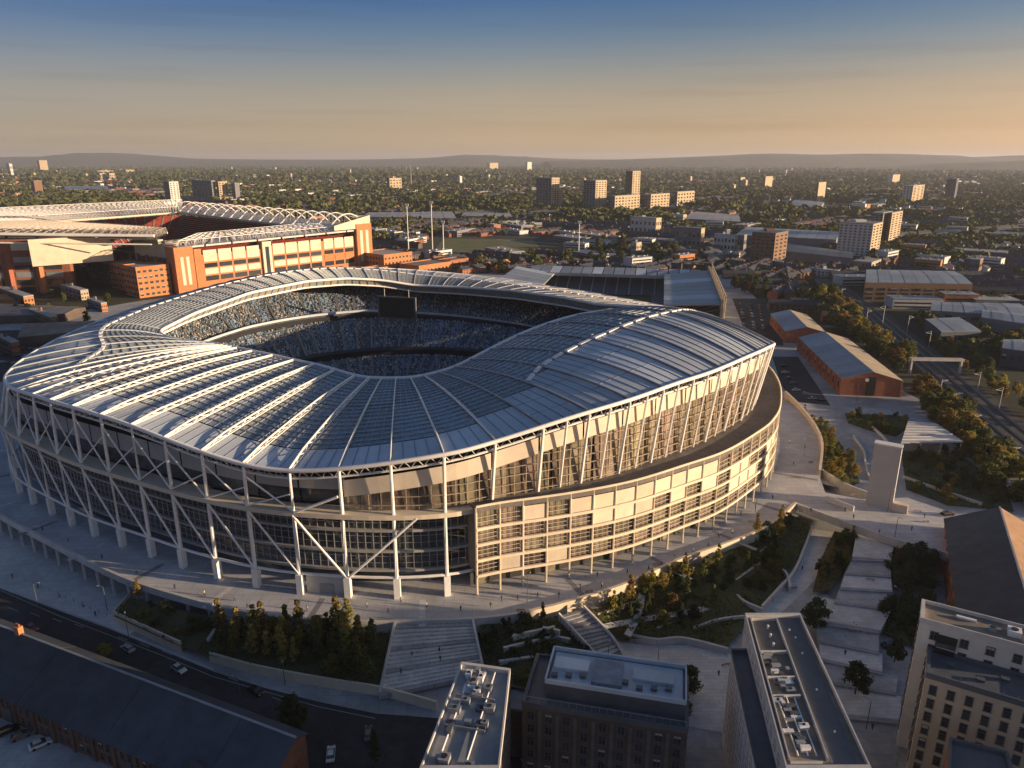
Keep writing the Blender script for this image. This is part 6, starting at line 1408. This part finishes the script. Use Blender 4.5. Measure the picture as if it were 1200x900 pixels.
# ------------------------------------------------------------------ street lamps
lt = thing('street_lamp', 'x', 'street lamp'); mb = MB(); mb.tube([(0, 0, 0), (0, 0, 7.6)], [.11, .07], 6); mb.build('pole', M_frame, lt); mb = MB(); mb.tube([(0, 0, 7.5), (.5, 0, 7.9), (1.3, 0, 8.0)], .05, 5); mb.build('arm', M_frame, lt); mb = MB(); mb.box((1.5, 0, 7.98), (.7, .28, .14)); mb.build('lamp_head', M_steel, lt)
lamps = [(45, 712, 0, 'on the left forecourt kerb'), (152, 752, 0, 'on the kerb by the cornered planter'), (334, 803, 0, 'at the street wall below the young trees'), (126, 716, 0, 'beside the forecourt edge'), (283, 828, 0, 'on the brick works side of the street'), (712, 788, 0, 'at the foot of the diagonal stair'), (1015, 855, 0, 'beside the lowest wide step'), (1040, 600, 7, 'on the plaza by the white slab'), (1048, 632, 7, 'on the bridge parapet'), (885, 600, 7, 'at the right end of the concourse'), (942, 535, 7, 'inside the tall curved wall'), (1050, 720, 2, 'between the two hedge beds'), (770, 790, 0, 'in the lower court'), (618, 705, 7, 'on the concourse before the right hand entrance'), (1004, 470, 0, 'before the brick workshop gable')]
for i, (x, y, z, wh) in enumerate(lamps):
    if i == 0: lt.location = at(x, y, z); lt['label'] = 'slim dark street lamp ' + wh; lt['group'] = 'street lamps'
    else: dup(lt, at(x, y, z), rnd.uniform(0, 6), 1, 'slim dark street lamp ' + wh, 'street lamps')
# benches, bollards and bins
bt = thing('bench', 'x', 'bench'); mb = MB()
for y in (-.18, 0, .18): mb = MB(); mb.box((0, y, .46), (2.2, .14, .06)); mb.build('slat', mat('bench_timber', (.28, .18, .10), .8), bt)
for x in (-.8, .8): mb = MB(); mb.box((x, 0, .21), (.12, .5, .42)); mb.build('leg', M_steel, bt)
bs = [(300, 717, 7), (385, 724, 7), (610, 716, 7), (690, 694, 7), (770, 662, 7), (880, 612, 7), (935, 560, 7), (950, 542, 7), (1000, 580, 7), (1075, 600, 7), (1085, 612, 7), (1020, 680, 4.2), (1000, 740, 2.4), (1010, 780, 1.4), (930, 690, .1), (790, 780, .1), (850, 780, .1)]
for i, (x, y, z) in enumerate(bs):
    lab = 'timber slatted bench ' + ('along the concourse parapet' if i < 6 else 'on the bridge plaza' if i < 11 else 'on the wide steps' if i < 14 else 'in the lower court and paths')
    if i == 0: bt.location = at(x, y, z); bt['label'] = lab; bt['group'] = 'timber benches'
    else: dup(bt, at(x, y, z), rnd.uniform(-.6, .6), 1, lab, 'timber benches')
bm0 = MB(); bm0.tube([(0, 0, 0), (0, 0, .95), (0, 0, 1.0)], [.11, .11, .05], 8); bme = bm0.mesh('bollard', M_steel)
for (x0, y0), (x1, y1), z, n_, wh in (((20, 676), (125, 722), .05, 12, 'along the forecourt kerb'), ((1062, 640), (1112, 652), 7, 7, 'at the plaza edge by the warehouse'), ((452, 812), (508, 824), .1, 7, 'at the foot of the blue steps'), ((935, 600), (958, 608), 7, 4, 'at the bridge mouth')):
    for i in range(n_):
        t = i / (n_ - 1); o = bpy.data.objects.new('bollard', bme); C.objects.link(o); o.location = at(x0 + (x1 - x0) * t, y0 + (y1 - y0) * t, z); tag(o, 'short steel bollard ' + wh, 'bollard', 'bollards ' + wh)
# unseen blocks added beyond the right and lower edge to shade the foreground
for i, (x0, x1, y0, y1, z, lb) in enumerate(((150, 172, 60, 92, 37, 'tall unseen brick block added beyond the lower right edge for shade'), (158, 182, 96, 128, 33, 'second tall unseen block added for shade beyond the right edge, nearer the warehouse'))):
    flat_block('apartment_block', lb, 'building', [Vector((x0, y0, z)), Vector((x1, y0, z)), Vector((x1, y1, z)), Vector((x0, y1, z))], z, M_brick, M_memb)
# ================================================================== WOODS, TOWN, HILLS, AIR
scatter([(955, 345, 0), (985, 358, 0), (1030, 402, 0), (1072, 440, 0), (1052, 442, 0), (1005, 402, 0), (968, 372, 0)], 56, [('broad', 'gold', 1.0, 1.5, 4), ('broad', 'olive', 1.0, 1.5, 4), ('broad', 'dark', .9, 1.2, 1)], '{k} tree in the belt between the workshops and the railway', 'railway tree belt', 4.0, 41)
scatter([(1068, 446, 0), (1090, 456, 0), (1130, 492, 0), (1170, 530, 0), (1225, 575, 0), (1240, 620, 0), (1170, 590, 0), (1130, 535, 0), (1085, 490, 0)], 78, [('broad', 'gold', .8, 1.15, 4), ('broad', 'olive', .8, 1.2, 4), ('broad', 'dark', .6, .9, 1)], '{k} tree along the near side of the railway by the park', 'trees between park and railway', 2.9, 42)
scatter([(1078, 398, 0), (1110, 402, 0), (1180, 450, 0), (1230, 495, 0), (1215, 505, 0), (1160, 458, 0), (1110, 420, 0)], 30, [('broad', 'gold', .6, .9, 3), ('broad', 'olive', .6, .9, 4)], '{k} tree on the far side of the railway near the gantry', 'trees beyond the railway', 4, 43)
scatter([(850, 335, 0), (930, 322, 0), (965, 350, 0), (930, 352, 0), (870, 345, 0)], 26, [('broad', 'dark', .9, 1.2, 3), ('broad', 'olive', .9, 1.3, 2)], '{k} tree between the small ground and the railway', 'trees by the small ground', 6, 44)
scatter([(640, 300, 0), (700, 285, 0), (800, 295, 0), (845, 312, 0), (700, 312, 0), (590, 322, 0), (540, 318, 0), (560, 303, 0)], 40, [('broad', 'olive', 1.1, 1.7, 4), ('broad', 'gold', 1.0, 1.5, 2), ('broad', 'dark', 1.0, 1.5, 2)], '{k} tree around the sports field and the small ground', 'trees around the sports field', 9, 45)
scatter([(-20, 340, 0), (60, 338, 0), (130, 352, 0), (110, 380, 0), (40, 372, 0), (-20, 380, 0)], 16, [('broad', 'dark', .7, 1.0, 3), ('broad', 'olive', .7, 1.0, 2)], '{k} tree among the stores left of the oval stadium', 'trees by the left stores', 6, 47)
# far wood: tens of thousands of crowns, one mass
g = np.random.default_rng(77)
keep = []                                             # clearings: buildings, yards and the railway
for o in list(sc.objects):
    if o.parent is None and o.get('category') in ('building', 'tower', 'stadium', 'industrial shed', 'workshop', 'floodlight'):
        pts = [np.array(v) for ch in o.children if ch.type == 'MESH' and ch.name.startswith(('wall', 'facade', 'roof', 'outer')) for v in [(o.location.x + w_[0], o.location.y + w_[1]) for w_ in ch.bound_box]]
        if pts: a = np.array(pts); keep.append((a[:, 0].min() - 6, a[:, 0].max() + 6, a[:, 1].min() - 14, a[:, 1].max() + 6))
keep.append((-460, 240, -100, 640)); keep.append((-330, 240, 600, 800)); keep.append((-640, -100, 640, 900)); fld = at(572, 290); keep.append((fld.x - 110, fld.x + 110, 955, 1205))
rwp = [at(*a).lerp(at(*b), .5) for a, b in zip(RW0, RW1)]
def clear(x, y):
    for a, b, c_, d in keep:
        if a < x < b and c_ < y < d: return False
    if y < 760:
        for p in rwp:
            if abs(x - p.x) < 26 and abs(y - p.y) < 26: return False
    return True
def patch(x, y): return math.sin(x * .0041 + 1.3) * math.cos(y * .0033 - .4) + .6 * math.sin(x * .011 + y * .007) + .45 * math.cos(x * .019 - y * .023)
def far_wood(name, y0, y1, n, q, size, m, sd_):
    g = np.random.default_rng(sd_); cx = []; k = 0
    while len(cx) < n and k < n * 6:
        k += 1; y = y0 * (y1 / y0) ** (g.random() ** .8); x = g.uniform(-.82, .82) * (y + 150)
        if patch(x, y) + g.normal() * .5 < -.25 or not clear(x, y): continue
        cx.append((x, y))
    cx = np.array(cx); n = len(cx); R0 = size * (.6 + .8 * g.random(n))
    d = g.normal(size=(n, q, 3)); d /= np.linalg.norm(d, axis=2, keepdims=True); d[:, :, 2] = np.abs(d[:, :, 2]) * .9 - .1
    P_ = np.concatenate([cx, (R0 * .75)[:, None]], 1)[:, None, :] + d * (R0[:, None, None]) * (.75 + .35 * g.random((n, q, 1)))
    nr = d + g.normal(size=d.shape) * .45; nr /= np.linalg.norm(nr, axis=2, keepdims=True); u = np.cross(nr, g.normal(size=d.shape)); u /= np.linalg.norm(u, axis=2, keepdims=True); v = np.cross(nr, u)
    s = (R0[:, None, None] * (.30 if q > 20 else .5)) * (.6 + .8 * g.random((n, q, 1)))
    V = np.stack([P_ - u * s - v * s * .7, P_ + u * s - v * s * .7, P_ + u * s * .7 + v * s * .8, P_ - u * s * .7 + v * s * .8], 2).reshape(-1, 3); V[:, 2] = np.maximum(V[:, 2], .05)
    nf = n * q; me = bpy.data.meshes.new(name); me.vertices.add(len(V)); me.vertices.foreach_set('co', V.ravel().astype(np.float32)); me.loops.add(nf * 4); me.loops.foreach_set('vertex_index', np.arange(nf * 4, dtype=np.int32)); me.polygons.add(nf); me.polygons.foreach_set('loop_start', np.arange(0, nf * 4, 4, dtype=np.int32)); me.polygons.foreach_set('loop_total', np.full(nf, 4, dtype=np.int32))
    me.materials.append(m); me.update(); me.validate(); o = bpy.data.objects.new(name, me); C.objects.link(o); o['kind'] = 'stuff'; return o
def wood_mat(name, c1, c2):
    m = mat(name, c1, .9, 0, .3, .05, col2=c2, spec=.1); return m
# the town between the trees: individual houses, terraces and sheds
def house_mesh(L, W_, ze, zr, wallm, roofm, seed):
    mb = MB(); h = W_ / 2; l = L / 2
    mb.face([(-l, -h, 0), (l, -h, 0), (l, -h, ze), (-l, -h, ze)], 0); mb.face([(l, h, 0), (-l, h, 0), (-l, h, ze), (l, h, ze)], 0)
    mb.face([(l, -h, 0), (l, h, 0), (l, h, ze), (l, 0, zr), (l, -h, ze)], 0); mb.face([(-l, h, 0), (-l, -h, 0), (-l, -h, ze), (-l, 0, zr), (-l, h, ze)], 0)
    o_ = .4
    for s in (-1, 1): mb.face([(-l - o_, 0, zr + .1), (l + o_, 0, zr + .1), (l + o_, s * (h + o_), ze - .15), (-l - o_, s * (h + o_), ze - .15)], 1)
    for i in range(max(1, int(L / 12))):
        x = -l + 3 + i * 12; mb.box((x, .6, zr + .5), (.9, .7, 1.6), 0, 0)
    n = max(2, int(L / 4.2))
    for s in (-1, 1):
        for r_ in range(max(1, int(ze / 2.8))):
            for i in range(n): x = -l + L * (i + .5) / n; y = s * (h + .05); z = 1.5 + r_ * 2.8; mb.face([(x - .7, y, z - .7), (x + .7, y, z - .7), (x + .7, y, z + .7), (x - .7, y, z + .7)], 2)
    return mb.mesh('house', [wallm, roofm, M_pane], fix=False)
def boxy_mesh(L, W_, z, wallm, roofm):
    mb = MB(); mb.box((0, 0, z / 2), (L, W_, z), 0, 0); mb.box((0, 0, z + .25), (L + .6, W_ + .6, .5), 0, 1)
    n = max(3, int(L / 6))
    for s in (-1, 1):
        for r_ in range(max(1, int(z / 3.2))):
            mb.face([(-L / 2 + 1, s * (W_ / 2 + .05), 1.6 + r_ * 3.2 - .7), (L / 2 - 1, s * (W_ / 2 + .05), 1.6 + r_ * 3.2 - .7), (L / 2 - 1, s * (W_ / 2 + .05), 1.6 + r_ * 3.2 + .7), (-L / 2 + 1, s * (W_ / 2 + .05), 1.6 + r_ * 3.2 + .7)], 2)
    for i in range(3): mb.box((-L * .3 + i * L * .3, 0, z + 1.0), (2.5, 2, 1.4), 0, 1)
    return mb.mesh('low_building', [wallm, roofm, M_pane], fix=False)
HM = [('terrace_house', house_mesh(36, 9, 5.6, 8.6, M_brick, M_slate, 1), 'brick terrace with a slate roof', 'house'), ('house', house_mesh(16, 9, 5.4, 8.2, M_render, M_slate, 2), 'pale rendered house with a slate roof', 'house'), ('house', house_mesh(14, 8, 5.2, 8.0, M_brick, MATS['orange_roof'], 3), 'red brick house with an orange tile roof', 'house'), ('terrace_house', house_mesh(52, 9, 5.8, 8.8, M_brickd, M_slate, 4), 'long dark brick terrace', 'house'),
      ('low_building', boxy_mesh(40, 18, 8, M_render, M_tin), 'low pale flat roofed unit', 'building'), ('low_building', boxy_mesh(60, 26, 9, M_grey_w, M_pale), 'wide grey unit with a pale roof', 'building'), ('low_building', boxy_mesh(26, 14, 12, M_brickor, M_memb), 'orange brick four storey block', 'building'), ('low_building', boxy_mesh(30, 15, 14, M_white_w, M_memb), 'white flat roofed block', 'building')]
def zone(x, y):
    px = 600 + FPX * x / fwd(y, 0); py = 450 - FPX * (_s * y - _c * EYE) / fwd(y, 0)
    return ('left of the brick stadium' if px < 180 else 'behind the brick stadium' if px < 440 else 'around the sports field' if px < 620 else 'among the central towers' if px < 830 else 'near the white tower' if px < 1040 else 'towards the right edge') + (' close by' if py > 290 else ' in the middle distance' if py > 235 else ' far off')
cand = []; k = 0
STR = []
while len(cand) < 2900 and k < 60000:                     # streets with houses down both sides, and loose yards of units
    k += 1; y = 500 * (5600 / 500) ** rnd.random(); x = rnd.uniform(-.78, .78) * (y + 120)
    if patch(x, y) > .9: continue
    rz = R((-40.5 if y > 700 else -12) + rnd.choice((0, 90)) + rnd.gauss(0, 10)); ca, sa = math.cos(rz), math.sin(rz)
    ind = rnd.random() < .30; rows_ = rnd.randint(1, 2) if ind else rnd.randint(2, 5); nn_ = rnd.randint(2, 4) if ind else rnd.randint(3, 8); hk = rnd.choices(range(4), [5, 3, 2, 4])[0]
    sp = 74 if ind else (56 if hk == 3 else 40 if hk == 0 else 20); dv = 46 if ind else 27
    for r_ in range(rows_):
        for i in range(nn_):
            u_, v_ = (i - nn_ / 2) * sp, r_ * dv + (6 if r_ % 2 else 0); xx, yy = x + u_ * ca - v_ * sa, y + u_ * sa + v_ * ca
            if yy < 470 or abs(xx) > .8 * (yy + 120) or not clear(xx, yy) or any((xx - a) ** 2 + (yy - b) ** 2 < (dv * .85) ** 2 for a, b, *_ in cand[-600:] if not ((a, b) in STR)): continue
            if rnd.random() < .12: continue
            cand.append((xx, yy, rnd.choices((4, 5, 6, 7), (3, 3, 1, .8))[0] if ind else hk, rz + R(rnd.gauss(0, 1.2))))
    if clear(x, y) and y > 700:
        mbx = [(-nn_ / 2 * sp - 20, -13), (nn_ / 2 * sp + 20, -13), (nn_ / 2 * sp + 20, -8), (-nn_ / 2 * sp - 20, -8)]
        STR.append([(x + a * ca - b * sa, y + a * sa + b * ca) for a, b in mbx])
mb = MB()
for q in STR: mb.face([(a, b, .05 + .0) for a, b in q])
mb.build('town_streets', M_pave, None, fix=False, kind='structure')
cand.sort(key=lambda c_: c_[1])
for x, y, kind, rz in cand[:300]:
    nm, me, lb, ct = HM[kind]; o = bpy.data.objects.new(nm, me); C.objects.link(o); o.location = (x, y, 0); o.rotation_euler = (0, 0, rz); tag(o, lb + ' ' + zone(x, y), ct, 'buildings ' + zone(x, y))
allv = []; allf = []; allm = []; mats_ = [M_brick, M_slate, M_pane, M_render, MATS['orange_roof'], M_brickd, M_tin, M_grey_w, M_pale, M_brickor, M_memb, M_white_w]
far = list(cand[300:]); 
for _ in range(2200):
    y = 2400 * (9500 / 2400) ** rnd.random(); far.append((rnd.uniform(-.76, .76) * y, y, rnd.choices(range(8), [6, 3, 3, 6, 1.6, 1.4, .8, .5])[0], R(-40 + rnd.choice((0, 90)))))
for x, y, kind, rz in far:
    me = HM[kind][1]; ca, sa = math.cos(rz), math.sin(rz); n = len(allv)
    allv += [(x + v.co.x * ca - v.co.y * sa, y + v.co.x * sa + v.co.y * ca, v.co.z) for v in me.vertices]; mi = [mats_.index(m_) for m_ in me.materials]
    for p in me.polygons:
        if mi[p.material_index] == 2 and y > 1500: continue
        allf.append(tuple(n + i for i in p.vertices)); allm.append(mi[p.material_index])
mb = MB(); mb.v, mb.f, mb.m = allv, allf, allm; mb.build('far_town', mats_, None, fix=False, kind='stuff')
OCC = set()
for x, y, kind, rz in far + cand[:300]:
    L = (22, 10, 9, 30, 22, 34, 15, 17)[kind]; ca, sa = math.cos(rz), math.sin(rz)
    for q in range(-2, 3): OCC.add((int((x + ca * L * q / 2) // 16), int((y + sa * L * q / 2) // 16)))
_clear0 = clear
def clear(x, y):
    if not _clear0(x, y): return False
    return not ((int(x // 16), int(y // 16)) in OCC or (y < 2600 and (int(x // 16), int(y // 16) + 1) in OCC and patch(x * 7, y * 7) < .6)) 
W1 = wood_mat('wood_olive', (.07, .085, .03), (.15, .155, .05)); W2 = wood_mat('wood_dark', (.055, .068, .032), (.10, .112, .044)); W3 = wood_mat('wood_gold', (.15, .13, .035), (.25, .19, .055))
far_wood('far_woodland', 430, 1500, 4200, 34, 5.2, W1, 1); far_wood('far_woodland', 430, 1300, 900, 34, 5.0, W3, 2); far_wood('far_woodland', 450, 1600, 2600, 30, 5.6, W2, 3)
far_wood('far_woodland', 1400, 4200, 11000, 12, 7.0, W1, 4); far_wood('far_woodland', 1400, 4200, 8000, 12, 7.5, W2, 5); far_wood('far_woodland', 1300, 3000, 900, 12, 6, W3, 7); far_wood('far_woodland', 4000, 12000, 14000, 6, 14.0, W2, 6)
# tall things far off that catch the light
for i in range(46):
    y = rnd.uniform(3000, 9000); x = rnd.uniform(-.72, .72) * y; hgt = rnd.uniform(18, 42); wd = rnd.uniform(14, 26); mb = MB(); mb.box((x, y, hgt / 2), (wd, wd * .7, hgt), AX); mb.box((x, y, hgt + 1), (wd * .4, wd * .3, 3), AX)
    px = 600 + FPX * x / fwd(y, 0); tag(mb.build('tower_block', rnd.choice([M_white_w, M_tan, M_tan, M_grey_w]), None), f'tiny far off tower {zone(x, y)} on the flat skyline', 'tower', 'tiny skyline towers')
# open fields and roads in the plain
for i in range(60):
    y = rnd.uniform(700, 6000); x = rnd.uniform(-.75, .75) * y
    if not clear(x, y): continue
    L, W_ = rnd.uniform(60, 260), rnd.uniform(8, 90); rz = R(rnd.choice((-40, 50)) + rnd.gauss(0, 8)); ca, sa = math.cos(rz), math.sin(rz)
    sheet('field' if W_ > 25 else 'far_road', [Vector((x + a * ca - b * sa, y + a * sa + b * ca, .03 + .002 * i)) for a, b in ((-L, -W_ / 2), (L, -W_ / 2), (L, W_ / 2), (-L, W_ / 2))], MATS['dry_turf'] if W_ > 25 else M_pave)
# hills along the horizon
def hill(name, pts, y, depth, m):
    """a ridge through picture points, at distance y, with slopes falling away on both sides"""
    top = []
    for px, py in dense(pts, 8):
        kx = (px - 600) / FPX; k = (450 - py) / FPX; z = EYE + (k * _c * y - _s * y) / (_c + k * _s); f = _c * y - _s * (z - EYE); top.append(Vector((kx * f, y, z)))
    rg_ = np.random.default_rng(3); rows = []
    for j, t in enumerate((-1, -.7, -.45, -.22, 0, .3, .7, 1)):
        w_ = math.cos(t * math.pi / 2) ** 1.2; rows.append([Vector((p.x, p.y + t * depth, -2 + (p.z + 2) * w_ * (1 + (rg_.normal() * .05 if 0 < abs(t) < 1 else 0)))) for p in top])
    mb = MB(); mb.grid(rows); return mb.build(name, m, None, smooth=True, kind='structure')
M_hill = mat('hill_cover', (.045, .05, .028), .95, 0, .4, .002, col2=(.075, .072, .04))
hill('far_hills', [(-200, 186), (0, 184), (60, 183), (120, 179), (180, 182), (240, 186), (400, 187), (500, 185), (545, 181.5), (600, 183), (660, 186), (720, 187)], 16000, 2500, M_hill)
hill('hills', [(640, 189), (720, 187), (780, 185), (840, 182.5), (900, 180), (960, 181), (1020, 180), (1080, 181), (1140, 184), (1200, 182), (1300, 184), (1450, 190)], 12500, 2500, M_hill)
hill('near_hill', [(1000, 197), (1060, 195), (1110, 192), (1160, 190), (1220, 188), (1300, 190), (1450, 196)], 8500, 1500, M_hill)
# the evening air
hz = bpy.data.materials.new('haze_air'); hz.use_nodes = True; n = hz.node_tree; n.nodes.remove(n.nodes['Principled BSDF']); pv = n.nodes.new('ShaderNodeVolumePrincipled'); pv.inputs['Color'].default_value = (.74, .80, .92, 1); pv.inputs['Density'].default_value = HAZE; pv.inputs['Anisotropy'].default_value = .2
n.links.new(pv.outputs[0], n.nodes['Material Output'].inputs['Volume'])
mb = MB(); mb.box((0, 13500, 150), (52000, 33000, 304)); o = mb.build('haze', hz, None, kind='stuff')
# ------------------------------------------------------------------ every look-alike gets its place in its row
_u = ['', 'first', 'second', 'third', 'fourth', 'fifth', 'sixth', 'seventh', 'eighth', 'ninth', 'tenth', 'eleventh', 'twelfth', 'thirteenth', 'fourteenth', 'fifteenth', 'sixteenth', 'seventeenth', 'eighteenth', 'nineteenth']
ORD = _u[1:] + [(t + 'ieth') if d == 0 else (t + 'y-' + _u[d]) for t in ('twent', 'thirt') for d in range(10)]
by = {}
for o in sc.objects:
    if o.parent is None and o.get('label') and o.get('category'): by.setdefault(o['label'], []).append(o)
for lb, os_ in by.items():
    if len(os_) < 2 or len(os_) > 76: continue
    os_.sort(key=lambda o: o.location.x / fwd(o.location.y, o.location.z) if o.location.length > 0 else (o.bound_box[0][0]) / max(1, o.bound_box[0][1])); n = len(os_)
    for i, o in enumerate(os_):
        w_ = (ORD[i] + ' from left, ') if i < (n + 1) // 2 else ((ORD[n - 1 - i] + ' from right, ') if i < n - 1 else 'rightmost, ')
        if i == 0: w_ = 'leftmost, '
        o['label'] = ' '.join((w_ + lb).split()[:16])
